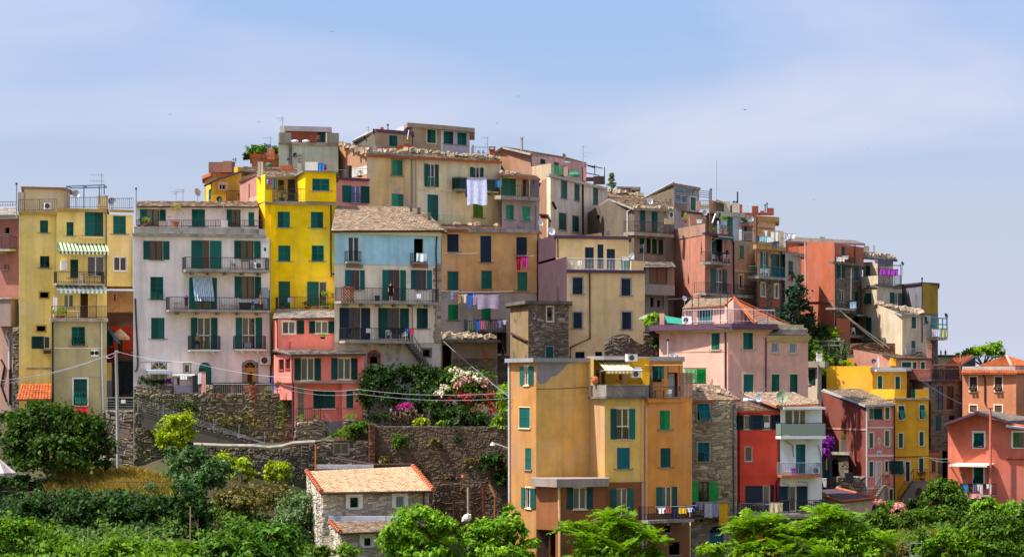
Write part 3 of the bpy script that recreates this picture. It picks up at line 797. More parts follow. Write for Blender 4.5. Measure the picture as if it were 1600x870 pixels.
def ac(f, x0, y0, x1, y1, label, d=.35, fan=None, o=.02):
 u0,u1,z0,z1 = f.rect(x0,y0,x1,y1,d+o); c = f.pt((u0+u1)/2, z0, o)
 t = thing('air_conditioner', label, 'air conditioner', c, 'air conditioners on the houses'); m = MB(); m.box(f.pt(u0,z0,o), f.u*(u1-u0), f.n*d, V((0,0,z1-z0))); wpart('casing', m, WHITE, t)
 r = min(u1-u0, z1-z0)*.4; cc = f.pt(u0+(u1-u0)*.42, (z0+z1)/2, o+d+.012); m = MB(); N = 12
 m.q(*[cc + f.u*r*cos(2*pi*k/N) + V((0,0,r*sin(2*pi*k/N))) for k in range(N)]); wpart('fan_grille', m, BLACK, t)
 m = MB()
 for k in range(5):
  q = r*(k-2)/2.6; hw = math.sqrt(max(0, r*r-q*q)); m.box(cc + V((0,0,q-.008)) - f.u*hw + f.n*.004, f.u*2*hw, f.n*.01, V((0,0,.016)))
 wpart('grille_bars', m, GREY, t)
 m = MB(); m.box(f.pt(u0+.08,z0-.05,0), f.u*.05, f.n*(d+o), V((0,0,.048))); m.box(f.pt(u1-.13,z0-.05,0), f.u*.05, f.n*(d+o), V((0,0,.048))); wpart('bracket', m, GREY, t)
 return t
CLOTH = {}
def clothm(h):
 if h in CLOTH: return CLOTH[h]
 m, t, b = new_mat('cloth_' + h.lstrip('#')); c = hx(h)
 t.links.new(mixn(t, scale_c(c,1.08), scale_c(c,.82), ramp(t, noise(t, 5, 4), .4, .65)), b.inputs['Base Color']); b.inputs['Roughness'].default_value = .9
 b.inputs['Specular IOR Level'].default_value = .1; CLOTH[h] = m; return m
def cloth(x0, y0, x1, y1, Y, col, label, kind='towel', cat=None, group=None, taper=0, stripes=None, seed=None, off=0):
 """a cloth hung from its top edge; corners in view px at distance Y"""
 r = random.Random(seed or hash((round(x0),round(y0),kind)) % 9999); a, b = P(x0,y0,Y), P(x1,y1,Y); Y = a.y; w = b.x-a.x; h = a.z-b.z
 NX, NZ = 11, 8; ph = r.random()*6; amp = min(.06, w*.07); fr = r.uniform(1.4,2.6)
 def pt(i, j, back):
  s, t = i/(NX-1), j/(NZ-1); sag = .03*h*sin(pi*s)*(1-t)
  x = a.x + w*(s + taper*(s-.5)*t*.5) + .02*w*sin(ph+t*3); z = a.z - h*t - sag + (.03*h*sin(s*7+ph) if j == NZ-1 else 0)
  if kind in ('shirt', 'top'):   # body with two sleeves
   wid = 1.0 if t < .32 else .66; x = a.x + w*(.5 + (s-.5)*wid)
   if t < .32 and abs(s-.5) > .33: z = a.z - h*t*.9
  if kind == 'trousers' and t > .4: x = a.x + w*(.5 + (s-.5)*.92);
  y = Y - amp*sin(s*fr*2*pi + ph + t*.8)*(.35+.65*t) - .05*t + back - off
  return (x, y, z)
 m = MB()
 for back in (0, .012):
  base = len(m.v)
  for j in range(NZ):
   for i in range(NX): m.v.append(pt(i,j,back))
  for j in range(NZ-1):
   for i in range(NX-1):
    if kind == 'trousers' and j >= 3 and i == NX//2 - 0 and NX % 2 == 1 and i in (5,): continue
    q = (base+j*NX+i, base+j*NX+i+1, base+(j+1)*NX+i+1, base+(j+1)*NX+i); m.f.append(q if not back else q[::-1])
    m.m.append((i % 2 if stripes == 'fine' else (int(i//2) % 2)) if stripes else 0)
 for i in range(NX-1):
  m.f.append((i, i+1, NX*NZ+i+1, NX*NZ+i)); m.m.append(0)
 cols = [clothm(c) for c in (col if isinstance(col, (list,tuple)) else [col])]
 o = wthing(kind.replace(' ', '_'), m, cols, label, cat or kind, group or 'washing hung out on the houses')
 for p in o.data.polygons: p.use_smooth = True
 return o
def cable(pts, label, sag=.3, r=.02, name='overhead_cable', mat=None, cat='cable'):
 """pts (px,py,Y) in view px; hung between successive points"""
 q = [P(*p) for p in pts]; m = MB()
 for a, b in zip(q, q[1:]): m.tube([a.lerp(b, t/12) - V((0,0,sag*4*(t/12)*(1-t/12))) for t in range(13)], r, 5)
 return wthing(name, m, mat or GREY, label, cat, 'clothes lines on the houses' if cat == 'clothes line' else 'cables strung over the village')
def chair(px, py, Y, h, label, mat=None, rz=0, group=None, wood=False):
 """foot at (px,py); h seat-back height in view px"""
 k = h*Y/FP*_v[2]/.85; p = P(px, py, Y); o = thing('chair', label, 'chair', p, group or 'chairs on the balconies and terraces', rz); mat = mat or WHITE
 m = MB(); m.ab(-.22,.22,-.22,.22,.41,.45); link('seat', m.mesh('seat', mat), o, scale=(k,k,k))
 m = MB(); m.ab(-.22,.22,.19,.22,.74,.84)
 for i in range(5): m.ab(-.2+.1*i-.02,-.2+.1*i+.02,.19,.215,.451,.739)
 link('backrest', m.mesh('backrest', mat), o, scale=(k,k,k))
 for sx in (-1,1):
  for sy in (-1,1):
   m = MB(); m.tube([(sx*.22,sy*.22,0),(sx*.19,sy*.19,.409)], .02, 5); link('leg', m.mesh('leg', mat), o, scale=(k,k,k))
 if not wood:
  for sx in (-1,1):
   m = MB(); m.tube([(sx*.21,.2,.66),(sx*.22,-.2,.64),(sx*.22,-.21,.452)], .018, 5); link('armrest', m.mesh('armrest', mat), o, scale=(k,k,k))
 return o
def table(px, py, Y, w, h, label, mat=None, cat='table'):
 k = Y/FP*_v[2]; p = P(px, py, Y); o = thing('table', label, cat, p, 'tables on the balconies and terraces'); hh = h*k; ww = w*k/2; mat = mat or DWOOD
 m = MB(); m.ab(-ww,ww,-.35,.35,hh-.04,hh); link('table_top', m.mesh('table_top', mat), o)
 for sx in (-1,1):
  for sy in (-1,1):
   m = MB(); m.tube([(sx*ww*.85,sy*.28,0),(sx*ww*.85,sy*.28,hh-.041)], .022, 5); link('leg', m.mesh('leg', mat), o)
 return o
def chimney(h, px, y0, y1, w, Y, mat, capm=None, name='chimney', kind='cap', parent=None):
 """chimney w px wide from y0 (top) to y1 (foot)"""
 k = Y/FP*_v[2]; t, b = P(px,y0,Y), P(px,y1,Y); r = w*k/2; m = MB(); zt = t.z; Y = b.y
 if kind == 'cap':
  m.ab(b.x-r,b.x+r,Y-r*.8,Y+r*.8,b.z-.4,zt-.32); m.ab(b.x-r*1.15,b.x+r*1.15,Y-r,Y+r,zt-.32,zt-.25)
  for sx in (-1,1):
   for sy in (-1,1): m.ab(b.x+sx*r*.8-.06,b.x+sx*r*.8+.06,Y+sy*r*.6-.06,Y+sy*r*.6+.06,zt-.25,zt-.07)
  m.ab(b.x-r*1.2,b.x+r*1.2,Y-r*1.1,Y+r*1.1,zt-.07,zt,mi=1)
 elif kind == 'pipe': m.tube([b-V((0,0,.3)), t-V((0,0,.15))], r*.7, 8); m.tube([t-V((0,0,.15)), t], [r*1.2, r*1.05], 8, mi=1)
 elif kind == 'stack':
  m.ab(b.x-r*.85,b.x+r*.85,Y-r*.8,Y+r*.8,b.z-.4,b.z+(zt-b.z)*.45)
  for i in range(3):
   z = b.z+(zt-b.z)*(.45+.18*i); m.ab(b.x-r*.6,b.x+r*.6,Y-r*.6,Y+r*.6,z,z+(zt-b.z)*.1,mi=1); m.ab(b.x-r,b.x+r,Y-r,Y+r,z+(zt-b.z)*.1,z+(zt-b.z)*.179,mi=1)
 else: m.ab(b.x-r,b.x+r,Y-r*.8,Y+r*.8,b.z-.4,zt)
 return wpart(name, m, [mat, capm or STONE], h.o)
def umbrella(px, y0, y1, yf, w, Y, label, mats, ribs=8):
 k = Y/FP*_v[2]; t = P(px,y0,Y); e = P(px,y1,Y); b = P(px,yf,Y); o = thing('parasol', label, 'parasol', b); r = w*k/2; m = MB(); Y = b.y
 for i in range(ribs):
  a0, a1 = 2*pi*i/ribs, 2*pi*(i+1)/ribs; A = V((e.x+r*cos(a0), Y+r*sin(a0), e.z)); B = V((e.x+r*cos(a1), Y+r*sin(a1), e.z)); dz = V((0,0,-.015))
  m.q(t, A, B, mi=i % len(mats)); m.q(B+dz, A+dz, t+dz, mi=i % len(mats)); d = V((0,0,-.2)); m.q(A, A+d, B+d, B, mi=i % len(mats))
 wpart('canopy', m, mats, o); m = MB(); m.tube([b, t+V((0,0,.12))], .03, 6); wpart('pole', m, WOOD, o); return o
SKIN = flat('skin', '#c08a68', .6, var=.1); HAIR = flat('hair', '#2a1d15', .7, var=.2)
def person(px, py, Y, hgt, label, shirt, legs, hair=None, pose='stand', face=0.0, bare=False):
 """feet at (px,py); hgt in view px"""
 p = P(px, py, Y); Hm = hgt*Y/FP*_v[2]; s = Hm/1.7 if pose != 'sit' else Hm/1.3
 o = thing('person', label, 'person', p, None, face)
 J = {}; hip = .92
 if pose == 'sit': hip = .5
 J['pel'] = (0,0,hip,.135); J['wst'] = (0,0,hip+.2,.125); J['chs'] = (0,-.02,hip+.42,.15); J['nck'] = (0,-.02,hip+.57,.062); J['hd0'] = (0,-.035,hip+.64,.085); J['hd1'] = (0,-.035,hip+.74,.10)
 for sx, n in ((-1,'l'),(1,'r')):
  J['sh'+n] = (sx*.17,-.02,hip+.5,.068)
  if pose == 'lean': J['el'+n] = (sx*.24,-.16,hip+.26,.045); J['wr'+n] = (sx*.15,-.38,hip+.2,.034); J['hn'+n] = (sx*.12,-.46,hip+.2,.03)
  elif pose == 'sit': J['el'+n] = (sx*.24,-.06,hip+.22,.045); J['wr'+n] = (sx*.17,-.28,hip+.12,.034); J['hn'+n] = (sx*.15,-.36,hip+.11,.03)
  else: J['el'+n] = (sx*.23,.02,hip+.24,.045); J['wr'+n] = (sx*.24,-.06,hip+.0,.034); J['hn'+n] = (sx*.24,-.09,hip-.08,.032)
  J['hp'+n] = (sx*.09,0,hip-.03,.10)
  if pose == 'sit': J['kn'+n] = (sx*.12,-.42,hip-.02,.065); J['an'+n] = (sx*.12,-.44,.08,.045); J['ft'+n] = (sx*.13,-.58,.04,.04)
  else: J['kn'+n] = (sx*.10,-.03,.48,.066); J['an'+n] = (sx*.10,.01,.08,.045); J['ft'+n] = (sx*.11,-.14,.04,.038)
 E = [('pel','wst'),('wst','chs'),('chs','nck'),('nck','hd0'),('hd0','hd1')]
 for n in 'lr': E += [('chs','sh'+n),('sh'+n,'el'+n),('el'+n,'wr'+n),('wr'+n,'hn'+n),('pel','hp'+n),('hp'+n,'kn'+n),('kn'+n,'an'+n),('an'+n,'ft'+n)]
 keys = list(J); me = bpy.data.meshes.new('body'); me.from_pydata([tuple(c*s for c in J[k][:3]) for k in keys], [(keys.index(a), keys.index(b)) for a,b in E], [])
 tmp = bpy.data.objects.new('body_skeleton', me); COL.objects.link(tmp); md = tmp.modifiers.new('skin', 'SKIN'); me.skin_vertices
 sv = me.skin_vertices[0].data if me.skin_vertices else None
 if sv:
  for i, k in enumerate(keys): sv[i].radius = (J[k][3]*s, J[k][3]*s); sv[i].use_root = (k == 'pel')
 sub = tmp.modifiers.new('sub', 'SUBSURF'); sub.levels = 2; sub.render_levels = 2
 dg = bpy.context.evaluated_depsgraph_get(); bm_ = bpy.data.meshes.new_from_object(tmp.evaluated_get(dg)); bpy.data.objects.remove(tmp)
 bm_.name = 'body'; bm_.materials.clear()
 for mt in (SKIN, clothm(shirt), clothm(legs)): bm_.materials.append(mt)
 for pl in bm_.polygons:
  z = pl.center.z/s; x = abs(pl.center.x/s); pl.use_smooth = True
  if z > hip+.54: mi = 0
  elif z > hip+.04: mi = 0 if (bare or (x > .2 and z < hip+.33)) else 1
  elif z > .1 and z > (.45 if pose != 'sit' else .3): mi = 2
  else: mi = 0
  if pose in ('stand',) and x > .2 and z < hip+.1: mi = 0
  pl.material_index = mi
 link('body', bm_, o)
 hd = V((0,-.035*s,(hip+.755)*s)); m = MB(); N = 10; rings = []
 for i in range(6):
  th = pi*.5*i/5; rings.append(len(m.v))
  for t in range(N): m.v.append((hd.x + .108*s*sin(th+.02)*cos(2*pi*t/N), hd.y + .018*s + .112*s*sin(th+.02)*sin(2*pi*t/N), hd.z + .115*s*cos(th) - (.05*s if sin(2*pi*t/N) > .1 and i == 5 else 0)))
 for i in range(5):
  for t in range(N): m.f.append((rings[i]+t, rings[i+1]+t, rings[i+1]+(t+1)%N, rings[i]+(t+1)%N)); m.m.append(0)
 hm = flat('hair_'+hair.lstrip('#'), hair, .7, var=.2) if hair else HAIR
 link('hair', m.mesh('hair', hm), o)
 m = MB()
 for sx in (-1,1): m.ab(sx*.035*s-.011*s, sx*.035*s+.011*s, -.138*s, -.128*s, (hip+.735)*s, (hip+.748)*s)
 link('eyes', m.mesh('eyes', BLACK), o); m = MB()
 m.q((-.015*s,-.13*s,(hip+.69)*s),(.015*s,-.13*s,(hip+.69)*s),(0,-.155*s,(hip+.695)*s)); m.q((-.015*s,-.13*s,(hip+.69)*s),(0,-.155*s,(hip+.695)*s),(0,-.128*s,(hip+.735)*s)); m.q((.015*s,-.13*s,(hip+.69)*s),(0,-.128*s,(hip+.735)*s),(0,-.155*s,(hip+.695)*s))
 link('nose', m.mesh('nose', SKIN), o)
 return o
def swift(px, py, Y, w, label, roll=.2):
 k = Y/FP*_v[2]*w/2; c = P(px,py,Y); o = thing('swift', label, 'bird', c, 'swifts flying over the village', roll); m = MB()
 m.tube([(0,-.5*k,0),(0,-.25*k,.02*k),(0,.2*k,0),(0,.6*k,0)], [.05*k,.14*k,.12*k,.03*k], 6); link('body', m.mesh('body', BLACK), o)
 for sx in (-1,1):
  m = MB(); m.q((sx*.1*k,-.2*k,.04*k),(sx*.55*k,-.25*k,.28*k),(sx*1.0*k,.25*k,.2*k),(sx*.5*k,-.02*k,.22*k),(sx*.1*k,.15*k,.03*k)); m.q((sx*.1*k,.15*k,.02*k),(sx*.5*k,-.02*k,.2*k),(sx*1.0*k,.25*k,.18*k),(sx*.55*k,-.25*k,.26*k),(sx*.1*k,-.2*k,.02*k)); link('wing', m.mesh('wing', BLACK), o)
 m = MB(); m.q((0,.5*k,.02*k),(.16*k,.85*k,.02*k),(0,.7*k,.03*k),(-.16*k,.85*k,.02*k)); link('tail', m.mesh('tail', BLACK), o)
 return o
def stonewall(pts, top, bot, label, mat=None, sz=(.42,.24), thick=1.2, plast='#4f483f', name='stone_wall', cat='wall', tops=None, cap=None, proud=.09, peaks=(), D=None, ground=True, single=0):
 """free-standing or retaining wall of rubble; pts [(px,Y)]"""
 h = House(name, label, cat, (pts[0][0], bot, pts[0][1]))
 b = h.block(pts, top, bot, plaster(plast, .5), cap=cap or DCONC, D=D or thick, tops=tops, ground=ground, name='core', stones=dict(mat=mat or WSTONE, sz=sz, proud=proud, single=single))
 for (sg, px, py) in peaks: b.peak(sg, px, py)
 return h, b
# the left half of the village
YEL = '#ebd079'
# ---- weathered house on the left edge
view('A1')
h = House('weathered_house', 'weathered red brown house at the left edge with grey tin roof', 'house', (-100, 870, 229))
view('I')
b = h.block([(-45, 231), (29.5, 229.2)], 341, 505, plaster('#a36c60', .5, '#bc9684', .3, .6), name='upper_wall', ground=False, D=7)
b2 = h.block([(-45, 231), (29, 229)], 505.3, 680, plaster('#ad8678', .55, '#9c8876', .45, .5), name='lower_wall', D=7)
view('A1')
b.w(0,'D',35,460,63,500); b.bal(0, -90, 68, 606, 518, 1.0, slab=CONC, brk=1); b.w(0,'c',-60,480,-25,600,'d')
h.roof([(-140,374,229),(122,374,228.4),(118,322,232),(-140,322,232)], .1, GREY, (.35,1.2,TILEG), label='grey tin roof with snow guards')
b2.w(0,'D',28,712,52,742)
b.ledge(0,-140,376,124,402,.25,LGREY,'fascia')
view('I')
h.rail([(-20,323,229.2),(24,322,229)], .36, bars=.2, name='spiked_guard')
view('A2')
b2.ledge(0,-40,108,66,276,1.0,plaster('#8d7a72',.6),'box_balcony'); b2.ledge(0,-40,98,72,107,1.15,CONC,'box_balcony_coping')
b2.pipe(0, [(50,300),(38,330),(57,365),(57,540)], .08, LGREY); b2.pipe(0, [(62,541),(62,760)], .1, BLACK); b2.pipe(0, [(5,480),(28,520),(6,640),(40,740)], .07, BLACK)
view('I')
st, _ = stonewall([(20,226.8),(41,226.6)], 511, 690, 'dark stone buttress between the weathered red house and the yellow house', DSTONE, (.4,.25), 1.8, name='stone_buttress')
# ---- yellow house with the striped awnings
h = House('yellow_house', 'tall pale yellow house with two striped awnings and a khaki lower storey', 'house', (120, 660, 225))
ymat = plaster(YEL, .28, '#dcbc66', .25, .4)
ba = h.block([(29.6,226.2),(88.4,227.2)], 333, 640, ymat, name='wall_left_bay', D=8)
bb = h.block([(88.6,226.6),(167,228)], 327, 500, ymat, name='wall_middle_bay', D=8, ground=False)
bc = h.block([(167.3,227.6),(207.5,228.6)], 335, 447, ymat, name='wall_right_bay', D=6, ground=False)
bk = h.block([(82.4,225),(166.8,226.4)], 500.5, 668, plaster('#b1a77a', .3, '#a3956f', .3, .5), name='khaki_wall', D=2.0)
view('A1')
ba.w(0,'C',272,411,327,495); ba.w(0,'T',272,653,336,733,'d'); ba.ledge(0,126,350,384,372,.22,plaster('#b89a55',.5),'coping')
bb.w(0,'C',452,422,500,515,'g'); bb.w(0,'C',576,350,702,517); bb.w(0,'c',478,676,532,800,'d'); bb.w(0,'W',593,655,708,790,fr=WHITE,glass=GLASSG)
bb.ledge(0,384,330,722,353,.22,plaster('#b8964a',.5),'coping'); bb.ledge(0,540,520,712,532,.18,ymat,'sill')
bb.ledge(0,416,683,458,748,.3,WHITE,'boiler_box')
bc.w(0,'C',769,380,856,503); bc.w(0,'W',774,659,860,752,fr=WHITE,trim=WHITE,tw=.06); bc.ledge(0,745,338,910,356,.22,plaster('#b8964a',.5),'coping')
STR = [flat('awning_green','#2f6a4c',.85), flat('awning_cream','#e0d9a8',.85)]
bb.awn(0,388,722,563,640,1.1,STR,26)
bb.bal(0,383,712,838,760,1.15,brk=3)
bb.pipe(0,[(735,335),(735,870)],.10,BROWNP); bb.pipe(0,[(722,335),(724,720),(722,860)],.05,GREY)
view('A2')
bb.awn(0,340,640,14,70,1.2,[flat('awning_blue_green','#6fa694',.85), flat('awning_white','#dfe0d2',.85)],22)
bb.w(0,'W',395,78,455,158,fr=CREAM); bb.w(0,'D',497,70,545,223); bb.w(0,'P',553,76,600,223,fr=flat('tan_door','#c2a262',.7))
bk.ledge(0,312,226,668,246,.5,CONC,'terrace_slab',o=0)
bk.w(0,'T',443,279,525,396); bk.w(0,'T',455,600,538,764,trim=WHITE,tw=.12)
h.rail([(318,226,224.6),(664,226,226)], .95, bars=.12)
bk.ledge(0,335,408,625,413,.03,CREAM,'course_or_shade_line'); bk.ledge(0,335,588,625,592,.02,CONC,'course_or_shade_line')
bk.pipe(0,[(627,246),(628,520),(640,870)],.07,LGREY); bk.pipe(0,[(325,250),(327,740)],.08,BLACK)
m = MB()
for x in (571,597):
 c = bk.f[0].pt(*bk.f[0].uz(x,440),0.02); m.q(*[c + bk.f[0].u*.17*cos(2*pi*k/10)+V((0,0,.17*sin(2*pi*k/10))) for k in range(10)])
wpart('vent_hole', m, BLACK, h.o); bk.ledge(0,563,418,608,462,.012,WHITE,'vent_patch')
ba.w(0,'D',247,66,300,99,trim=plaster('#b3954c',.4),tw=.1); ba.w(0,'D',228,274,281,305,trim=plaster('#b3954c',.4),tw=.1); ba.w(0,'L',272,337,310,414,'d',fr=WHITE,sw=1.0)
ba.ledge(0,272,424,314,444,.35,DWOOD,'window_box')
view('I')
bl = h.block([(42,224.4),(81.5,225)], 622, 680, plaster('#8f8266',.5), name='lean_to_wall', D=1.8)
h.roof([(25.5,624.5,222.9),(80,624,223.6),(81,600,226.0),(33,600,226.0)], .1, TERRA, (.24,.42,TILEO,'pan'), name='lean_to_roof')
ba.ledge(0,41,574,81,577,.05,CONC,'course_or_shade_line');
view('A1')
br = h.block([(165,230.5),(432,231.8),(476,235)], 184, 352, plaster('#cdb887', .3, '#b8a67c', .3), name='roof_room', D=2.6, ground=False)
h.slab([(165,230.5),(432,231.8),(476,235)], 181, .18, flat('brown_coping','#8d6a4a',.9,var=.3), D=2.6, over=.22)
for x in (228,316): pass
h.rail([(125,350,226.6),(384,346,227)], .94, bars=.16); h.rail([(470,328,227.5),(725,326,228.4)], .86, bars=.16); h.rail([(745,335,228),(905,333,228.9)], .86, bars=.16)
for pts in ([(455,330,228),(455,178,228)],[(570,328,228.3),(570,175,228.3)],[(675,300,228.5),(675,172,228.5)],[(708,235,229),(708,172,229)],[(450,178,228),(490,192,229.5),(728,186,231),(706,168,229.5)],[(455,180,228),(706,170,229.5)],[(568,174,228.3),(594,190,230)]):
 h.tubew(pts, .05, BLUEF, 'pergola_bar')
h.boxw(662,240,726,330,229.5,.8,plaster('#c9b27a',.5),'parapet_pier'); h.boxw(122,220,160,352,229,.7,plaster('#9a8f7d',.6),'parapet_pier')
chimney(h,112,155,372,13,228,GREY,IRON,kind='pipe')
view('A1'); ac(Fac(h,(P(165,0,230.3).x,230.3),(P(432,0,231.6).x,231.6)),303,290,346,336,'white air conditioner standing on the yellow house roof behind the railing')
dish(517,231,29,228.2,'grey white satellite dish on a pole under the blue pergola of the yellow house',.3,327)
dish(762,284,31,228.8,'dark grey satellite dish at the right end of the yellow house roof',.5,335,GREY)
antenna(690,92,240,229.7,'television aerial above the pier on the yellow house roof',((12,75,6),(52,80,5)))
view('A1')
chimney(h,925,188,420,12,227,GREY,IRON,kind='pipe')
view('A2')
cloth(458,775,545,816,224.7,'#c2203a','red cloth hung under the lowest green shutters of the khaki wall','towel')
view('A1'); chair(548,836,226.2,52,'white plastic chair on the yellow house balcony under the upper awning');
table(605,836,226.6,80,62,'small wooden table on the yellow house balcony under the upper awning',flat('teak','#8a6a48',.7))
view('A2'); table(443,226,225.9,95,46,'table under a white cloth on the lower yellow house balcony',WHITE); pot(372,224,225.7,70,16,'bushy green plant in a long pot on the lower yellow house balcony','bright',fh=2.4)
cloth(330,78,357,220,226.3,'#c9c4c0','pale curtain hung at the left end of the lower yellow balcony','curtain')
# ---- orange wall and terrace in the passage
view('A2')
h = House('orange_terrace_house', 'orange red house with a dark gate seen through the passage beside the lavender house', 'house', (770, 720, 234))
b1 = h.block([(655,240),(850,241)], 55, 190, plaster('#c7a06c',.5,'#a58560',.4,1.2), name='upper_wall', D=3, ground=False)
b2 = h.block([(655,239.4),(850,240.2)], 189, 275, plaster('#6d574c',.3), name='brown_band', D=3.4, ground=False)
b3 = h.block([(655,239),(850,239.8)], 274, 470, plaster('#d2492c',.15), name='orange_wall', D=3.8, ground=False)
b3.w(0,'c',728,345,756,432,'d')
b4 = h.block([(650,232),(850,232.6)], 462, 720, DCONC, name='terrace_base', D=7.0, cap=CONC)
b4.w(0,'C',700,490,832,719,sh='k')
h.rail([(722,462,232),(842,462,232.4)], .5, bars=.2)
b1.w(0,'D',705,80,714,120,sill=False)
for x,w_,lb,lf in ((745,12,'small leafy pot at the left end of the orange terrace','mid'),(790,16,'dry plant in a pot on the middle of the orange terrace','brown'),(820,14,'pink flowered pot at the right end of the orange terrace','pink')): pot(x,463,232.2,w_,12,lb,lf)
umbrella(742,287,344,462,120,235,'cream parasol open on the orange terrace',[flat('cream_canvas','#e9dcc0',.9)])
view('A2')
cloth(651,300,702,402,231,'#0d4a44','dark green canvas hung beside the blue awning in the passage','canvas')
cloth(655,403,708,498,231,'#7a1f2c','dark red cloth hung below the green canvas in the passage','cloth')
m = MB(); A,B,C,D_ = P(652,278,231.5),P(672,274,231.5),P(748,384,229.3),P(722,372,229.3); dz = V((0,0,-.03)); m.q(A,B,C,D_); m.q(D_+dz,C+dz,B+dz,A+dz); m.q(A,A+dz,D_+dz,D_); m.q(B,C,C+dz,B+dz)
wthing('blue_awning', m, flat('blue_canvas','#5a86b4',.8), 'faded blue canvas awning sloping across the passage', 'awning')
h = House('passage_wall', 'yellow pier with a lilac foot beside the dark passage gate', 'wall', (680, 800, 230)); b = h.block([(655,230),(690,230.2)], 500, 610, ymat, D=3, ground=False, name='pier'); b = h.block([(655,229.9),(690,230.1)], 610.5, 760, plaster('#8d8aa0',.4), D=3, name='pier_foot')
# ---- lavender house
view('I')
LAV = plaster('#e8dcd8', .2, '#e2d4d4', .3, .35, k=.95)
h = House('lavender_house', 'broad lavender house with four balconies and a stone parapet terrace', 'house', (310, 600, 219))
bm = h.block([(208.2,219),(421.5,222.6)], 368, 598, LAV, name='wall', D=8)
bu = h.block([(213.8,221.5),(404,224.6)], 321, 367, plaster('#ead6ce', .25, '#e0cac2', .3), name='upper_wall', D=5.5, ground=False)
view('A3')
h.roof([(58,96,220.9),(884,99,224.1),(880,64,228.6),(62,62,225.4)], .1, BROWNP, (.4,.5,TILEW))
bm.ledge(0,28,286,938,304,.35,CONC,'cornice'); bm.ledge(0,40,243,935,285,.25,plaster('#b4aea4',.7,'#77726c',.4,1.2),'parapet')
for x in list(range(60,930,34)): pass
bu.w(0,'O',125,119,212,228,glass=CURT); bu.w(0,'C',433,118,523,236); bu.w(0,'L',702,120,765,236,'g'); bu.w(0,'c',818,138,858,232)
h.rail([(60,240,219.2),(360,240,220.3)], .55, bars=.13); h.rail([(366,240,220.4),(628,240,221.3)], .55, bars=.13); h.rail([(676,240,221.5),(928,240,222.4)], .55, bars=.13)
h.boxw(632,192,676,240,221.3,.5,plaster('#c9bdb8',.5),'terrace_pier'); h.boxw(210,198,258,240,220,.4,plaster('#b5a79a',.5),'terrace_pier')
bm.w(0,'O',148,332,236,460,glass=glassmat('plum_curtain','#3a1f22',.3)); bm.w(0,'O',511,329,553,520,fr=WOOD,glass=glassmat('plum_curtain','#3a1f22',.3),sw=.95); bm.w(0,'O',766,331,854,455)
bm.w(0,'T',152,576,240,728,flap=14); bm.w(0,'O',462,580,556,796); bm.w(0,'O',769,573,858,720,glass=glassmat('tan_curtain','#4a3a28',.3))
bm.bal(0,390,962,527,445,1.15,brk=5,th=.2); bm.bal(0,278,965,801,716,1.15,brk=5,th=.16)
bm.ledge(0,906,352,958,446,.28,WHITE,'meter_box'); bm.ledge(0,925,378,938,402,.3,BLACK,'meter_window')
f = bm.f[0]
m = MB(); N=16; u0,_ = f.uz(453,575,1.1); u1,_ = f.uz(588,575,1.1); _,zt = f.uz(500,572,.2); _,zb_ = f.uz(500,740,1.1)
for k in range(N*2):
 a = u0+(u1-u0)*k/(N*2); b_ = u0+(u1-u0)*(k+1)/(N*2); o0 = .06*sin(k*1.3);
 m.q(f.pt(a,zt,.12),f.pt(b_,zt,.12),f.pt(b_+.03,zb_,1.0+.06*sin((k+1)*1.3)),f.pt(a+.03,zb_,1.0+o0),mi=k%2)
wthing('striped_awning_curtain', m, [flat('stripe_blue','#2c6f92',.9), flat('stripe_white','#dfe6ea',.9)], 'blue and white striped cloth hung out over the lavender house balcony door', 'awning curtain')
view('A4')
bm.w(0,'C',157,71,248,213); bm.w(0,'O',472,69,562,286,fr=WHITE,trim=None,sill=False); bm.w(0,'O',776,68,865,284,fr=WHITE,sill=False)
bm.bal(0,420,632,287,196,.75,slab=WHITE,th=.13,brk=2,bars=.12); bm.bal(0,728,940,284,196,.75,slab=WHITE,th=.13,brk=2,bars=.12)
bm.w(0,'Wa',166,374,256,540,fr=CREAM,trim=STONE,tw=.1); bm.w(0,'W',381,386,421,444,fr=WHITE,trim=STONE,tw=.1); bm.w(0,'Ca',481,372,567,528); bm.w(0,'Pa',791,372,868,522,fr=flat('ochre_door','#b4832c',.5),trim=STONE,tw=.2)
bm.ledge(0,812,440,846,506,.02,BLACK,'door_glass',o=-.08)
bm.pipe(0,[(50,-60),(56,120),(66,300),(67,390),(60,425),(48,436)],.07,IRON); bm.pipe(0,[(88,370),(298,370)],.04,GREY,.15,name='awning_rod')
bm.pipe(0,[(965,-120),(967,330)],.06,GREY)
bm.awn(0,118,270,425,452,.9,[flat('white_canvas','#d5dbe6',.9)],1,drop=.25)
ac(f,897,331,968,388,'white air conditioner beside the ochre door of the lavender house')
view('A3')
ac(f,866,478,916,522,'grey white air conditioner at the end of the lavender house upper balcony',o=.5)
dish(621,49,23,224.5,'dark satellite dish on the lavender house roof near its right end',.4,92,IRON)
dish(473,2,30,226,'large beige satellite dish on a pole behind the lavender house roof',.9,62,flat('beige_dish','#b0a08c',.6))
antenna(327,-5,92,224,'tall thin aerial on the lavender house roof',((5,30,4),(16,22,4))); antenna(650,95,192,222,'green aerial on a pier of the lavender house terrace',((28,20,4),))
antenna(373,-20,60,227,'bare aerial mast behind the lavender roof, left of the beige dish',((6,55,5),(20,40,4)))
pot(322,236,220.2,52,34,'tall flowering shrub in a clay pot on the lavender house terrace','yel',flower='red',fh=3.4)
pot(120,236,219.7,40,28,'yellow flowering pot at the left of the lavender house terrace','lime',fh=1.2); pot(76,238,219.5,30,18,'dark leafy plant at the left corner of the lavender terrace','dark',fh=2.2); pot(205,233,220.8,20,12,'little plant in a shallow pot beside the open lavender terrace window','mid')
for x,lb,rz in ((716,'brown folding chair on the lavender upper balcony, left of the little table',1.4),(850,'brown folding chair on the lavender upper balcony, right of the little table',-1.4)): chair(x,524,221.6,62,lb,DWOOD,rz,wood=True)
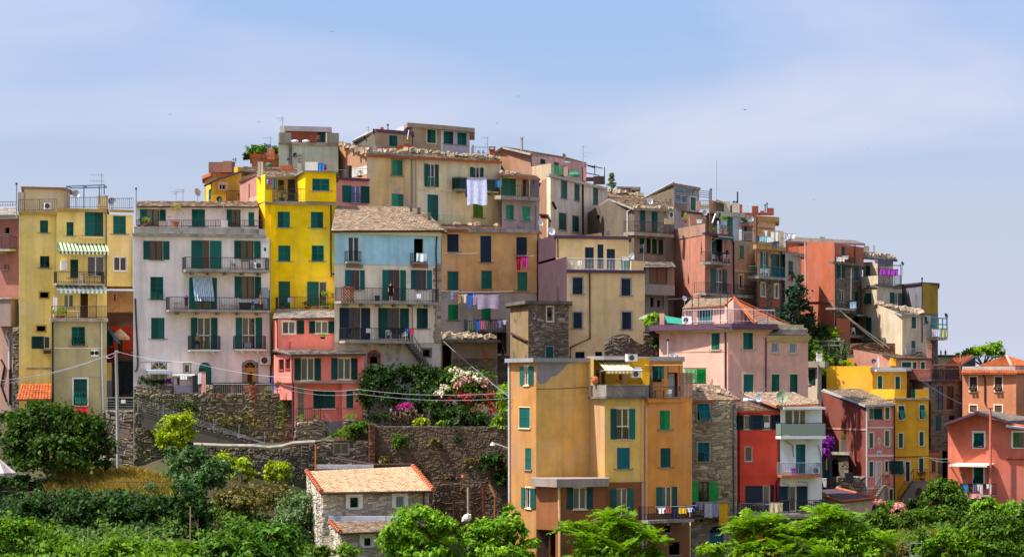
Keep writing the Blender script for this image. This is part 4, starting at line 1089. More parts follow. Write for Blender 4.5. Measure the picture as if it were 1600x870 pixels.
table(800,524,221.6,58,58,'little round brown table on the lavender upper balcony')
chair(652,798,221.2,68,'white plastic chair on the lavender lower balcony, nearer the striped cloth',WHITE,.5); chair(712,798,221.4,68,'white plastic chair on the lavender lower balcony beside the black box',WHITE,-.4)
table(328,800,220,55,55,'white folding table at the left end of the lavender lower balcony',WHITE)
def box_thing(px0,py0,px1,py1,Y,d,mat,name,label,cat,rnd_=.0):
 a = P(px0,py1,Y); c = P(px1,py0,Y); Y = a.y; m = MB(); i = min(.04,(c.x-a.x)*.12)
 m.q((a.x+i,Y,a.z),(c.x-i,Y,a.z),(c.x,Y,c.z-.05),(a.x,Y,c.z-.05)); m.q((c.x-i,Y,a.z),(c.x-i,Y+d,a.z),(c.x,Y+d,c.z-.05),(c.x,Y,c.z-.05)); m.q((a.x+i,Y+d,a.z),(a.x+i,Y,a.z),(a.x,Y,c.z-.05),(a.x,Y+d,c.z-.05)); m.q((c.x-i,Y+d,a.z),(a.x+i,Y+d,a.z),(a.x,Y+d,c.z-.05),(c.x,Y+d,c.z-.05))
 m.ab(a.x-.02,c.x+.02,Y-.02,Y+d+.02,c.z-.049,c.z); m.ab(a.x+i,c.x-i,Y+.02,Y+d-.02,a.z+.002,a.z+.01)
 return wthing(name, m, mat, label, cat)
box_thing(754,750,832,797,221.2,.5,flat('black_plastic','#1f2228',.5),'storage_box','black storage box on the lavender lower balcony','box')
box_thing(858,757,886,797,221.5,.4,flat('dark_grey_plastic','#30343a',.5),'storage_box','dark grey box on the lavender lower balcony right of the blue ball','box'); box_thing(888,760,918,797,221.6,.4,flat('maroon_plastic','#4a2226',.5),'storage_box','maroon box on the lavender lower balcony by the grey cupboard','box')
m = MB(); c = P(847,757,221.4); m.lathe(c,[(.02,-.17),(.12,-.13),(.165,0),(.12,.13),(.02,.17)],10); wthing('ball', m, BLUEP, 'bright blue ball on the lavender lower balcony', 'ball')
box_thing(912,650,950,797,221.9,.45,flat('grey_cupboard','#8f97a6',.5),'cupboard','tall grey cupboard at the right end of the lavender lower balcony','cupboard')
umbrella(897,682,745,797,26,221.6,'folded red and cream parasol leaning on the lavender lower balcony',[flat('cream_canvas2','#d8c9a4',.9),flat('red_canvas','#a84a44',.9)])
view('A3'); person(396,800,220.0,97,'person with grey hair in a dark blue top standing on the lavender lower balcony','#20283c','#3a3f50','#8d8478','stand',.1)
view('A4'); person(470,284,220.3,104,'bare chested man in dark shorts standing on the small white balcony','#2a3350','#2a3350','#d8d0c4','stand',.3,bare=True)
table(503,284,220.4,44,52,'small table on the little white balcony beside the bare chested man',DWOOD)
cloth(790,238,838,278,221.6,'#8f93a8','grey blue cloth on the railing of the right hand little white balcony','towel')
# ---- tall yellow house
view('A5')
BRY = plaster('#f2c608', .08, '#e6ba06', .3, .35, k=.97)
h = House('bright_yellow_house', 'tall bright yellow house with a roof terrace', 'house', (600, 1300, 222))
bl = h.block([(374,229.5),(430,224.3),(897,225.6)], 604, 1330, BRY, name='wall', D=7, cap=CONC)
bx = h.block([(640,229.5),(692,224.6),(891,225.2)], 403, 600, BRY, name='roof_room', D=6, ground=False)
bbk = h.block([(430,229.6),(641,230.5)], 436, 600, plaster('#d8cfae',.25), name='terrace_back_wall', D=3, ground=False)
bp = h.block([(378,228.5),(432,225)], 424, 600, BRY, name='corner_pier', D=4, ground=False)
bp2 = h.block([(429.5,223.45),(480,223.8)], 524, 603, BRY, name='terrace_parapet', D=.4, ground=False)
h.slab([(640,229.5),(692,224.6),(891,225.2)],400,.14,plaster('#8c8878',.5),D=6,over=.2)
h.roof([(380,442,226.5),(640,436,229.4),(636,402,234),(380,404,231)],.12,CONC,(.4,.45,TILEW))
bl.ledge(1,430,600,905,622,.25,plaster('#a39a80',.6),'terrace_edge')
bx.w(1,'C',737,453,848,530); bbk.w(0,'W',513,456,560,532); bbk.w(0,'D',579,458,626,590)
bl.w(1,'C',513,666,593,768); bl.w(1,'C',728,668,808,770)
bl.ledge(1,466,622,502,1330,.12,BRY,'pilaster')
h.rail([(482,600,223.8),(690,600,224.9)], .98, bars=.13)
bl.pipe(1,[(858,622),(858,868),(861,1088)],.07,BROWNP)
chimney(h,392,344,424,15,227.2,plaster('#b9ab94',.5),STONE,kind='plain'); chimney(h,411,344,424,15,227.2,plaster('#c4b69e',.5),STONE,kind='plain');
h.boxw(690,345,775,400,229,1.2,plaster('#d6d0c4',.3),'roof_lantern')
table(572,598,225.3,74,52,'black table on the yellow house roof terrace',BLACK); chair(640,598,225.2,54,'green plastic chair on the yellow house roof terrace',flat('green_plastic','#1d4a38',.5),.6)
box_thing(520,575,560,598,225.8,.5,flat('green_plastic','#1d4a38',.5),'storage_box','low green box under the black table on the yellow roof terrace','box')
for i,(x0,y0,x1,y1,c,k_,lb) in enumerate([(440,456,453,486,'#d9d9dc','shirt','white shirt on the yellow roof terrace line, at its left end'),(453,452,466,490,'#2c4f9c','towel','blue towel on the yellow roof terrace line'),(466,456,481,488,'#b3262e','shirt','red shirt on the yellow roof terrace line'),(484,446,506,520,'#2f5d6a','towel','long teal towel hung on the yellow roof terrace beside the doors')]): cloth(x0,y0,x1,y1,225.2,c,lb,k_,group=None)
cloth(774,352,812,398,226.2,'#1f6fc0','bright blue cloth on the flat roof above the yellow house shutters','towel'); cloth(812,362,832,398,226.3,'#7a3a34','dark red cloth beside the bright blue cloth on the yellow house roof','towel')
view('A6')
bl.w(1,'C',137,93,213,190); bl.w(1,'T',344,93,419,190,flap=12); bl.w(1,'c',139,314,211,484); bl.w(1,'L',389,316,438,470,fr=WHITE,sw=.95)
bl.pipe(1,[(463,-10),(463,250),(468,265),(488,272)],.06,BROWNP); bl.ledge(1,345,286,500,289,.03,BRY,'course_or_shade_line')
bl.bal(1,131,515,486,413,1.2,slab=CONC,brk=0,th=.2)
for x,w_,hh,lb,lf in ((165,22,14,'small clay pot at the left of the yellow house balcony','mid'),(318,40,14,'bushy plant in a clay pot below the yellow house balcony railing','dark'),(372,34,20,'large clay pot with leaves under the open yellow house window','dark'),(432,40,12,'spreading potted plant on the yellow house balcony','mid'),(488,40,12,'pale green plant in the right corner of the yellow house balcony','bright')): pot(x,484,224.5,w_,hh,lb,lf,fh=2.2)
pot(432,408,224.1,40,8,'green plant in a trough hung on the yellow balcony railing','bright',fh=3); pot(483,414,224.2,40,10,'leafy trough on the yellow balcony railing beside the post','mid',fh=1.6)
cloth(196,414,226,444,223.9,'#c2c6d6','small pale cloth over the yellow house balcony railing','towel')
# ---- coral house below it
view('C1')
COR = plaster('#ec8474', .18, '#e07a6a', .3, .35, k=.97)
h = House('coral_house', 'coral red house stepped in three levels below the yellow house', 'house', (430, 775, 216))
bu = h.block([(66,223),(103,219.3),(534,220.6)], 118, 330, COR, name='upper_wall', D=3.5, ground=False, cap=CONC)
bm = h.block([(74,220.5),(192,215.6),(659,217.2)], 345, 530, COR, name='middle_wall', D=3.5, ground=False)
bd = h.block([(198,216.6),(516,217.6)], 529, 776, COR, name='lower_wall', D=3, ground=True)
bd2 = h.block([(516,216.7),(648,217.1)], 530, 776, COR, name='lower_bay', D=3, ground=True)
bd0 = h.block([(74,220.6),(194,217)], 520, 640, COR, name='side_wall', D=3, ground=False)
h.roof([(66,114,219.4),(540,106,219.9),(520,62,223.6),(80,62,222.8)], .14, BROWNP, (.5,.5,TILEG))
h.roof([(186,346,214.9),(672,340,216.6),(640,316,220.2),(140,316,219.2)], .16, BROWNP, (.5,.5,TILEG)); h.roof([(66,320,220),(189,349,214.95),(144,318,219.2),(98,312,221)], .12, BROWNP, (.5,.4,TILEG), name='side_roof')
bu.w(1,'W',130,134,211,213,fr=WHITE,trim=WHITE,tw=.05); bu.w(1,'O',343,131,424,210,fr=WHITE,trim=WHITE,tw=.05,sh='d',glass=CURT)
f = bu.f[1];
def loose_shutter(f, h, x0,y0,x1,y1, k='d', o=.06, tilt=0):
 u0,u1,z0,z1 = f.rect(x0,y0,x1,y1); c = f.pt((u0+u1)/2,(z0+z1)/2,o) - V(h.o.location); return link('shutter', shutter_mesh(k), h.o, c, (-R(tilt),0,f.ang), (u1-u0,.045,z1-z0))
loose_shutter(f,h,223,126,269,213)
bm.w(1,'O',250,369,335,514,fr=WHITE,trim=CREAM,tw=.06,sh='d',glass=GLASSG); bm.w(1,'O',488,369,572,508,fr=WHITE,trim=CREAM,tw=.06,sh='d',glass=GLASSG)
bm.w(0,'W',108,379,140,444,fr=DWOOD,trim=plaster('#a85a50',.4),tw=.06); bm.w(0,'W',150,376,180,440,fr=DWOOD,trim=plaster('#a85a50',.4),tw=.06)
bm.ledge(1,196,520,666,532,.3,CONC,'ledge')
bd.w(0,'W',228,547,272,758,fr=flat('tan_frame','#a3814c',.6),glass=CURT,name='door'); bd.w(0,'C',329,581,472,694,sh='d'); bd2.w(0,'c',544,577,588,692,sh='d')
bd.ledge(0,325,696,476,702,.12,CREAM,'sill')
bu.pipe(0,[(96,130),(98,308)],.06,BROWNP); bm.pipe(0,[(190,360),(192,520)],.05,BROWNP)
h.tubew([(197,520,215.4),(200,870,215.2)],.10,flat('plum_post','#4a2a38',.5),'post')
pot(390,246,219.2,36,14,'small green window box below the coral house top window','bright',flat('dark_trough','#2d2a26',.8),fh=1.4)
h.tubew([(176,305,219.5),(178,262,219.2),(200,258,218.8)],.05,TERRA,'flue')
h.rail([(218,772,215.8),(376,772,216.2)], .9, bars=.14); h.rail([(376,772,216.2),(450,862,214.6)], .9, bars=.6, name='stair_railing')
for x,lb in ((250,'white trough with a green plant at the coral house door'),(345,'white trough of low plants beside the coral house railing'),(553,'white planter with tall leaves on the coral house bay, left one'),(588,'white planter with yellowish leaves on the coral house bay, right one')): pot(x,776,215.9,38,12,lb,'bright',WHITE,fh=2.2)
view('C1')
stonewall([(208,216.1),(415,216.9)], 778, 1030, 'rubble stone base wall under the door of the coral house', YSTONE, (.42,.22), 1.0, name='stone_base_wall')
h2 = House('rendered_wall', 'pale grey rendered wall beside the steps under the coral house', 'wall', (470,1000,217)); h2.block([(414,217.2),(522,217.6)], 777, 880, plaster('#94908c',.5), D=1, name='wall')
stonewall([(523,216),(656,216.8)], 777, 1030, 'rubble stone base wall under the coral house right bay', YSTONE, (.42,.22), 1.2, name='stone_base_wall')
stonewall([(652,217),(690,217.2)], 648, 1000, 'narrow stone pillar wall to the right of the coral house', YSTONE, (.36,.22), 1.5, name='stone_pillar')
# ---- blue and white house
view('A6')
h = House('blue_topped_house', 'weathered white house with a light blue top storey and a broad tiled roof', 'house', (800, 850, 218))
bt = h.block([(484,217.5),(1142,222)], 16, 206, plaster('#acdcee', .12, '#a2d2e4', .3), name='blue_wall', D=8, ground=False)
WB = plaster('#f0e2c8', .4, '#c8c0b4', .33, .55)
bw = h.block([(484,217.55),(1142,222.05)], 206.5, 690, WB, name='wall', D=8, ground=False)
bg_ = h.block([(484,217.6),(1142,222.1)], 690.5, 900, plaster('#c8bcac', .55, '#9c9286', .4, .7), name='base_wall', D=8)
bt.ledge(0,478,2,1146,26,.3,CREAM,'cornice')
view('A7')
h.roof([(-14,873,216.9),(846,868,221.4),(560,692,228.5),(25,684,226.5)], .16, BROWNP, (.42,.45,TILEW));
view('I')
h.roof([(692,361.8,221.3),(700,363,222.6),(664,330,229.5),(633,322.5,228.5)], .16, BROWNP, (.42,.45,TILEW), name='hip_roof')
view('A7')
for x,y0,y1 in ((592,680,772),(650,698,790),(728,738,840)): chimney(h,x,y0,y1,30,226 if x<700 else 223.5,plaster('#c9b8a0',.4),DCONC,kind='stack')
view('A6')
bt.w(0,'W',571,40,638,194,fr=WHITE,sill=False); bt.bal(0,562,655,193,130,.45,slab=CONC,th=.14,brk=0); bt.w(0,'D',976,52,1038,195,fr=CREAM,sill=False); bt.bal(0,967,1062,202,142,.45,slab=TERRA,th=.12,brk=0)
for x0,x1 in ((560,660),(966,1064)): bw.ledge(0,x0,207,x1,232,.12,plaster('#8a8178',.6),'balcony_corbel')
bw.w(0,'O',580,244,640,366,fr=WOOD,glass=GLASS,sh='t'); bw.w(0,'O',816,243,888,432,fr=WOOD,sh='g',glass=GLASS); bw.w(0,'O',989,244,1053,364,fr=WOOD,sh='t',glass=GLASS)
bw.bal(0,526,1132,440,358,1.1,brk=6,th=.17)
bw.w(0,'O',573,476,646,672,fr=WOOD,sh='k',sw=.8,glass=GLASSG); bw.w(0,'O',812,478,886,668,fr=WOOD,sh='d',sw=.8,glass=GLASSG); bw.w(0,'C',993,479,1062,606,sh='d')
bw.bal(0,550,972,682,604,1.1,brk=4,th=.17)
u0,u1,z0,z1 = bw.f[0].rect(530,346,606,436,1.13); m = MB(); f = bw.f[0]
for j in range(10):
 for i in range(9):
  if (i+j)%2: continue
  a = u0+(u1-u0)*i/9; z = z0+(z1-z0)*j/10; m.box(f.pt(a,z,1.12), f.u*((u1-u0)/9*1.08), f.n*.1, V((0,0,(z1-z0)/10*1.05)))
tag(wpart('brick_lattice', m, BRICKS, h.o), kind='stuff')
bg_.w(0,'Da',704,752,754,824,trim=BRICK,tw=.22,sill=False); bg_.w(0,'D',1032,736,1076,778,trim=DCONC,tw=.15)
view('A6')
m = MB(); f = bg_.f[0]
for k in range(9):
 x = 945+ k*12.5; y = 700+k*16; uu,zz = f.uz(x,y,.6); m.box(f.pt(uu,zz,.05), f.u*.42, f.n*.75, V((0,0,-.22)))
wpart('stair_steps', m, DCONC, h.o); q = [f.pt(*f.uz(948,690,.8),.8), f.pt(*f.uz(1046,832,.8),.8)]; rail_world(h.o, q, .9, IRON, .3, 'stair_railing')
bt.pipe(0,[(1118,24),(1112,120),(1114,205)],.07,BROWNP); bw.pipe(0,[(1114,206),(1116,430)],.07,BROWNP); bw.pipe(0,[(1113,455),(1113,690)],.06,GREY); bw.pipe(0,[(762,462),(762,600)],.03,BLACK); bw.pipe(0,[(935,462),(965,462),(966,604)],.03,BLACK)
m = MB(); r_ = random.Random(5); z = bg_.zb+2.0
f = bw.f[0]; zz = bw.zb
while zz < bw.zt[0]-.1:
 hh = r_.uniform(.22,.36); w_ = r_.uniform(.35,.7); m.box(f.pt(f.L-w_,zz,.002), f.u*w_, f.n*.05, V((0,0,hh-.03))); zz += hh
tag(wpart('quoin_stones', m, YSTONE, h.o), kind='stuff')
cloth(990,138,1056,192,219.7,['#d8dbe0','#9fc3cf'],'white cloth with blue patches over the right little balcony of the blue storey','towel',stripes=True)
person(833,436,218.6,112,'dark haired woman in a black dress at the open brown balcony doors','#17181c','#17181c',None,'stand',.2)
cloth(990,388,1020,420,218.2,'#c9c9cc','white cloth over the upper long balcony of the white house','towel')
box_thing(732,402,764,434,218.5,.4,flat('dark_grey_plastic','#30343a',.5),'plant_tub','dark square tub on the upper long balcony of the white house','tub')
for i,(x0,x1,c,k_,lb) in enumerate([(680,708,'#c9aeb2','towel','faded pink towel on the lower long balcony of the white house'),(843,868,'#14161c','shirt','black shirt first on the lower balcony line of the white house'),(869,893,'#1b1d26','trousers','black trousers on the lower balcony line of the white house'),(894,920,'#14161c','shirt','second black shirt on the lower balcony line, beside the blue one'),(922,948,'#2b4f9e','shirt','blue shirt on the lower balcony line of the white house'),(948,974,'#b3303c','towel','red towel at the right end of the lower balcony line of the white house')]): cloth(x0,604,x1,632+ (i%3)*4,217.9 if i else 217.3,c,lb,k_)
chair(818,670,218.8,56,'white plastic chair on the lower long balcony by the brown doors',WHITE,.3); chair(918,676,218.8,52,'white folding chair under the washing on the lower long balcony',WHITE,-.4)
# the houses along the top
view('A5')
OCH = plaster('#eec030', .14, '#d4b434', .3, .4)
h = House('ochre_house', 'small ochre orange house with a white framed window behind the lavender roof', 'house', (150, 760, 245))
b = h.block([(50,251),(88,246),(280,250)], None, 760, OCH, tops=[500,470,408], D=5)
b.w(1,'W',135,488,180,524,fr=CREAM,trim=WHITE,tw=.16); b.w(0,'c',66,520,84,592)
h.roof([(34,498,246),(92,466,245.5),(290,402,249),(255,410,253)],.12,PURPLE,(.4,.4,TILEG))
b2 = h.block([(40,256),(95,252),(275,255)], 418, 600, plaster('#c08a3a',.4), name='rear_wall', D=5, ground=False)
h.slab([(40,256),(95,252),(275,255)],414,.3,TERRA,D=5,over=.2)
h.boxw(66,345,216,412,257,3,plaster('#8a6a58',.5,'#75594a',.4,1.5),'brick_room'); h.boxw(158,338,216,412,256.5,2,plaster('#94715c',.5),'brick_pier')
b3 = h.block([(88,243.5),(180,244)], 556, 640, OCH, name='terrace_pier', D=3, ground=False)
h.rail([(182,594,243.6),(282,594,244)], .85, bars=.16)
b.ledge(1,255,378,290,412,.4,plaster('#d8b02e',.2),'yellow_pier')
pot(268,590,244.5,22,16,'dark potted plant on the ochre house terrace','dark')
for x,lb in ((232,'small shrub in a pot on the parapet left of the hilltop trees'),): pot(x,358,258,18,14,lb,'dark',fh=1.6)
h2 = House('pale_pink_house', 'narrow salmon pink house wall squeezed between the ochre and the yellow house', 'house', (330, 760, 240))
b = h2.block([(268,244),(378,237)], None, 760, plaster('#bc8474',.2), tops=[470,425], D=5); h2.roof([(262,476,243.6),(382,430,236.6),(372,418,242),(285,440,248)],.1,TERRA,(.4,.4,TILEW)); b.w(0,'D',325,487,332,592,sill=False)
b.ledge(0,330,570,380,600,.7,plaster('#d9a795',.3),'stair_parapet')
view('A5')
h = House('brown_terrace_house', 'orange brown terrace house below the hilltop trees', 'house', (430, 800, 256))
b = h.block([(345,258),(528,259)], 300, 800, plaster('#a5683f',.4,'#8d5634',.3), D=6); h.slab([(345,258),(528,259)],292,.35,plaster('#b5602f',.3),D=6,over=.15)
b2 = h.block([(275,252),(640,254)], 380, 700, plaster('#9a8a74',.5), D=5, name='lower_wall');
h.roof([(268,392,250),(640,428,252),(640,385,257),(290,375,256)],.15,CONC,(.45,.5,TILEW))
for x in (490,): h.rail([(410,375,253),(520,375,253)],1.0,bars=.3)
chimney(h,310,374,400,14,252,DCONC,kind='plain'); h.boxw(525,366,606,398,251,1.5,TERRA,'brick_box')
m = MB(); c = P(455,372,252.5); m.lathe(c,[(.32,0),(.3,.15),(.18,.28),(.03,.33)],12); wthing('garden_dome', m, flat('green_canvas','#3f5f4a',.8), 'dark green domed cover on the terrace under the hilltop trees', 'cover')
dish(462,248,19,256,'grey satellite dish against the hilltop trees',.6,290,flat('taupe_dish','#7d7480',.6)); antenna(468,182,292,257,'aerial above the hilltop trees',((8,50,5),))
chimney(h,470,262,300,46,257.5,TERRA,kind='plain',name='brick_pier')
# ---- grey green house with the brown roof room
h = House('grey_green_house', 'tall plain grey green house with a brown room on its roof', 'house', (700, 900, 258))
b = h.block([(519,258.5),(906,260)], 226, 900, plaster('#c0cab0', .45, '#ccccb6', .35, .35), D=9)
b.ledge(0,517,220,908,236,.2,CONC,'coping')
bh = h.block([(566,263),(838,264.3)], 126, 226, plaster('#8a4a38',.3), name='roof_room', D=4, ground=False); bh.w(0,'C',770,135,820,218,sh='d'); h.slab([(560,263),(850,264.3)],112,.45,plaster('#b5adb0',.3),D=4,over=.2)
b.ledge(0,523,155,602,222,.45,plaster('#8f8f80',.6),'parapet'); b.ledge(0,832,157,910,222,.45,plaster('#94937f',.6),'parapet')
h.boxw(530,110,556,156,260,1,plaster('#c5bfb2',.4),'white_pier'); b.pipe(0,[(596,225),(596,380)],.14,DCONC)
chimney(h,655,292,400,30,257.6,plaster('#b9b3a3',.4),STONE,kind='stack'); chimney(h,580,322,370,14,257.6,GREY,IRON,kind='pipe')
dish(628,302,18,257.8,'dark satellite dish on the grey green house wall',.5,340,IRON); antenna(545,52,112,260.5,'aerial on the white pier of the brown roof room',((10,45,5),(24,26,4)))
for x,lb,rz in ((730,'pale folding chair on the grey green house roof, left one',.2),(772,'brown folding chair on the grey green house roof beside the glass door',-.3)): chair(x,216,260.8,44,lb,WOOD,rz,wood=True)
for x0,x1,lb in ((600,650,'white cushion on the wall of the grey green house roof, left one'),(672,720,'white cushion on the wall of the grey green house roof, right one')):
 a = P(x0,218,259.5); c = P(x1,200,259.5); m = MB(); m.lathe(((a.x+c.x)/2,259.5,a.z),[(.3*(c.x-a.x),0),(.5*(c.x-a.x),.07),(.45*(c.x-a.x),.18),(.2*(c.x-a.x),.22)],10); wthing('cushion', m, flat('white_canvas','#d5dbe6',.9), lb, 'cushion')
# ---- pink house with the plum coping
view('A7')
h = House('little_pink_house', 'little pink house with plum coping in front of the weathered wall', 'house', (150, 900, 246))
b = h.block([(28,246.5),(273,248.5)], 482, 900, plaster('#ee9c86',.22), D=4); b.ledge(0,26,474,280,492,.2,PURPLE,'coping')
b.w(0,'O',140,533,208,663,fr=WHITE,glass=glassmat('lilac_glass','#5f5f92',.15),sw=.95); b.bal(0,138,210,662,588,.2,slab=CONC,brk=0,th=.06,rmat=BLUEF)
pot(205,470,247.5,40,14,'green plant in a pot on the little pink house roof','mid',fh=3); pot(42,468,247.3,20,10,'dark small plant on the little pink house roof by the yellow house','dark',fh=2)
h.tubew([(122,474,247.6),(122,382,247.6)],.28,DWOOD,'wooden_post'); h.tubew([(25,416,247.8),(260,404,249)],.02,GREY,'wire')
# ---- big weathered beige house
h = House('weathered_beige_house', 'big weathered beige house with a stone edged tiled roof', 'house', (600, 950, 254))
BE = plaster('#eedcaa', .45, '#dac092', .3, .3)
BEW = plaster('#c8945a', .4, '#a98a66', .42, .45)
b = h.block([(258,254.2),(612,258.6)], 292, 1000, plaster('#eec886', .5, '#bcb2a4', .42, .38), name='front_wall', D=12)
b2 = h.block([(613,258.65),(1270,267)], 296, 1000, BE, name='right_wall', D=8)
bl = h.block([(36,262.5),(257.5,254.6)], None, 900, plaster('#b68662', .45, '#c4bcae', .34, .4), name='side_wall', tops=[222,292], D=4)
bl.ledge(0,40,405,258,470,.02,plaster('#cfc9bf',.5,'#a58d6c',.4,1.2),'pale_render')
h.roof([(254,296,253.8),(1280,352,266.5),(1100,300,274),(36,216,263)], .2, TERRA, (.5,.55,TILEW))
m = MB(); r_ = random.Random(9)
def roof_rocks(h, p0, p1, n, sz, name='roof_stone', seed=1, lift=.12):
 r_ = random.Random(seed); a, c = P(*p0), P(*p1); me = []
 for k in range(4):
  m = MB(); rr = [r_.uniform(.8,1.2) for _ in range(8)]
  m.v = [(x*.5*rr[i], y*.4*rr[(i+3)%8], z*.3*rr[(i+5)%8]) for i,(x,y,z) in enumerate(((-1,-1,-1),(1,-1,-1),(1,1,-1),(-1,1,-1),(-.7,-.8,1),(.8,-.7,1),(.7,.8,1),(-.8,.7,1)))]
  m.f = [(0,3,2,1),(4,5,6,7),(0,1,5,4),(1,2,6,5),(2,3,7,6),(3,0,4,7)]; m.m = [0]*6
  me.append(m.mesh('roof_stone', RSTONE))
 O = V(h.o.location)
 for i in range(n):
  t = (i+r_.uniform(.1,.9))/n; p = a.lerp(c, t); s = sz*r_.uniform(.6,1.35)
  link(name, r_.choice(me), h.o, p - O + V((0, r_.uniform(0,.5), lift+r_.uniform(-.05,.1))), (r_.uniform(-.3,.3), r_.uniform(-.3,.3), r_.uniform(0,3)), (s*1.2, s, s*.9))
roof_rocks(h,(40,218,262),(252,290,254),11,.5,seed=2); roof_rocks(h,(545,272,258.2),(640,285,258.8),9,.6,seed=3); roof_rocks(h,(640,278,259),(1262,336,266.5),36,.48,seed=4); roof_rocks(h,(260,280,255),(540,280,259),9,.45,seed=5)
h.roof([(480,250,262),(605,246,264),(600,230,266),(490,232,266)],.2,TERRA,(.4,.35,TILEO),name='roof_patch')
chimney(h,312,228,285,34,257,CONC,kind='plain')
b.ledge(0,256,284,614,300,.25,CONC,'eave');
b.w(0,'C',446,339,525,458,'l',trim=plaster('#b5985a',.4)); b.w(0,'C',444,594,535,690,'l')
b2.w(0,'O',717,369,770,542,fr=WHITE,glass=GLASS); b2.w(0,'C',713,600,796,798,trim=WHITE,tw=.1); b2.w(0,'O',1060,394,1110,482,fr=WHITE,glass=GLASS); b2.w(0,'C',1060,660,1135,772,'y')
b2.bal(0,716,774,540,470,.15,slab=CONC,brk=0,th=.05,rmat=SH['l'])
b2.bal(0,957,1256,568,478,1.0,brk=4,th=.14,rmat=SH['d'],style='panel',panel=SH['d'])
h.rail([(800,804,258),(966,810,259)],.65,SH['l'],bars=.4)
b.pipe(0,[(598,305),(600,690)],.09,GREY); b2.pipe(0,[(628,308),(630,700)],.07,CREAMP)
b2.ledge(0,632,562,960,570,.06,CREAM,'course_or_shade_line');
cloth(1014,468,1164,680,259.5,'#ccd2ee','large pale lilac sheet hanging from the green balcony of the weathered beige house','bed sheet',off=.7)
cloth(1002,472,1020,618,260.5,'#2a3f7a','narrow dark blue cloth beside the large lilac sheet','towel')
view('B1')
for x0,x1,c,lb in ((92,108,'#b5b3c0','grey cloth on the green balcony right of the lilac sheet'),(110,142,'#d5d6df','white cloth on the green balcony beside the blue towels'),(150,176,'#2f5fa3','blue towel on the green balcony, left of two'),(178,208,'#3a78b8','lighter blue towel at the end of the green balcony')): cloth(x0,394,x1,452,265.4,c,lb,'towel',off=.4)
# ---- penthouse
view('A7')
h = House('brown_penthouse', 'brown and grey flat roofed house at the very top with three green shutters', 'house', (800, 700, 272))
b = h.block([(577,276),(603,273),(815,276)], 72, 500, plaster('#ae9878',.35,'#9c866c',.3), name='brown_wall', D=9)
b2 = h.block([(815.5,276),(1034,279)], None, 500, plaster('#c2bac2',.3,'#aca6ae',.3), name='grey_wall', tops=[87,99], D=8)
h.slab([(577,276),(603,273),(815,276),(1034,279)],60,.4,plaster('#a3937c',.4),D=8,over=.5)
b.w(1,'C',711,109,777,212,trim=CREAM,tw=.09); b2.w(0,'C',838,123,910,218,'g'); b2.w(0,'C',941,133,1010,226,'g')
b2.pipe(0,[(821,92),(823,280)],.1,WHITE)
b3 = h.block([(318,268),(598,271)], 118, 400, plaster('#ae9878',.4), name='low_wall', D=6)
b4 = h.block([(150,275),(317.5,268)], None, 400, plaster('#6f6455',.4), name='low_side_wall', tops=[190,112], D=5)
h.slab([(318,268),(598,271)],104,.32,PURPLE,D=6,over=.2); b3.w(0,'C',426,154,488,236)
h.roof([(145,196,274),(322,112,267.6),(322,100,269),(160,180,277)],.2,CONC,None,name='side_roof')
bw = h.block([(478,281),(575,276.5)], None, 300, plaster('#c9c8cc',.2), name='white_wall', tops=[102,70], D=2, ground=False)
dish(252,172,22,270.5,'dark blue satellite dish on the dark side wall of the brown penthouse',.4,200,flat('navy_dish','#1e2c48',.5)); antenna(270,84,130,270,'small aerial on the brown penthouse lower roof',((10,24,4),(30,30,5)))
chimney(h,416,68,104,14,272,TERRA,IRON,kind='pipe'); chimney(h,372,92,104,26,272,TERRA,kind='plain')
h.tubew([(575,115,270.5),(562,186,269.8)],.05,GREY,'pole')
pot(550,230,266,40,14,'leggy dry plants in pots on the roof below the brown penthouse','brown',fh=4); pot(575,226,266.5,16,10,'grey green shrub in a pot near the pole below the penthouse','olive',fh=3)
chimney(h,1058,226,300,18,274,plaster('#8f8a82',.5),STONE,kind='plain')
view('B1'); antenna(105,68,185,276,'aerial on the hill top between the penthouse and the peach house',((8,44,6),(54,22,4)),side=-1)
h2 = House('plum_roof_terrace', 'low terrace of plum coloured chairs and boxes right of the penthouse', 'terrace', (80, 300, 276)); b = h2.block([(-20,276),(190,280)], 200, 400, plaster('#7d5f58',.4), D=4)
for x,lb in ((40,'plum red deck chair on the hilltop terrace, first'),(75,'plum red deck chair on the hilltop terrace, second')): chair(x,204,277,34,lb,flat('plum_wood','#7a2f3a',.6),.5,wood=True)
h2.rail([(-15,200,276.2),(110,200,277.5)],.7,bars=.5); chimney(h2,140,142,205,44,279,BRICK,TERRA,kind='cap')
# ---- grey house with the green shuttered loggia
h = House('grey_green_shutter_house', 'narrow grey house with a wide green shutter above its balcony', 'house', (300, 860, 260))
b = h.block([(209,262),(420,264)], 372, 530, plaster('#e6d4a0',.3), name='upper_wall', D=6, ground=False)
b2 = h.block([(212,260),(497,263)], 531, 900, plaster('#b49e9a',.35,'#beaca2',.35), name='lower_wall', D=6)
b3 = h.block([(424,261),(496,262)], 385, 530, plaster('#7a7072',.3), name='grey_panel_wall', D=5, ground=False)
h.roof([(202,352,261),(505,386,263.5),(470,362,268),(205,330,267)],.16,TERRA,(.45,.45,TILEW))
b.w(0,'C',212,381,320,512,'l'); b.w(0,'P',369,392,400,515,fr=flat('rust_door','#7d4a30',.6)); b2.w(0,'C',243,581,304,692,'l'); b2.w(0,'C',368,592,428,702,'l')
b2.ledge(0,206,516,502,545,.9,CONC,'balcony_slab'); h.rail([(210,516,259.2),(424,518,260.4)],1.0,IRON,bars=.2); b3.w(0,'D',448,398,458,425,sill=False)
roof_rocks(h,(208,346,261.5),(350,362,263),8,.45,seed=6)
b2.pipe(0,[(474,590),(474,770)],.06,GREY)
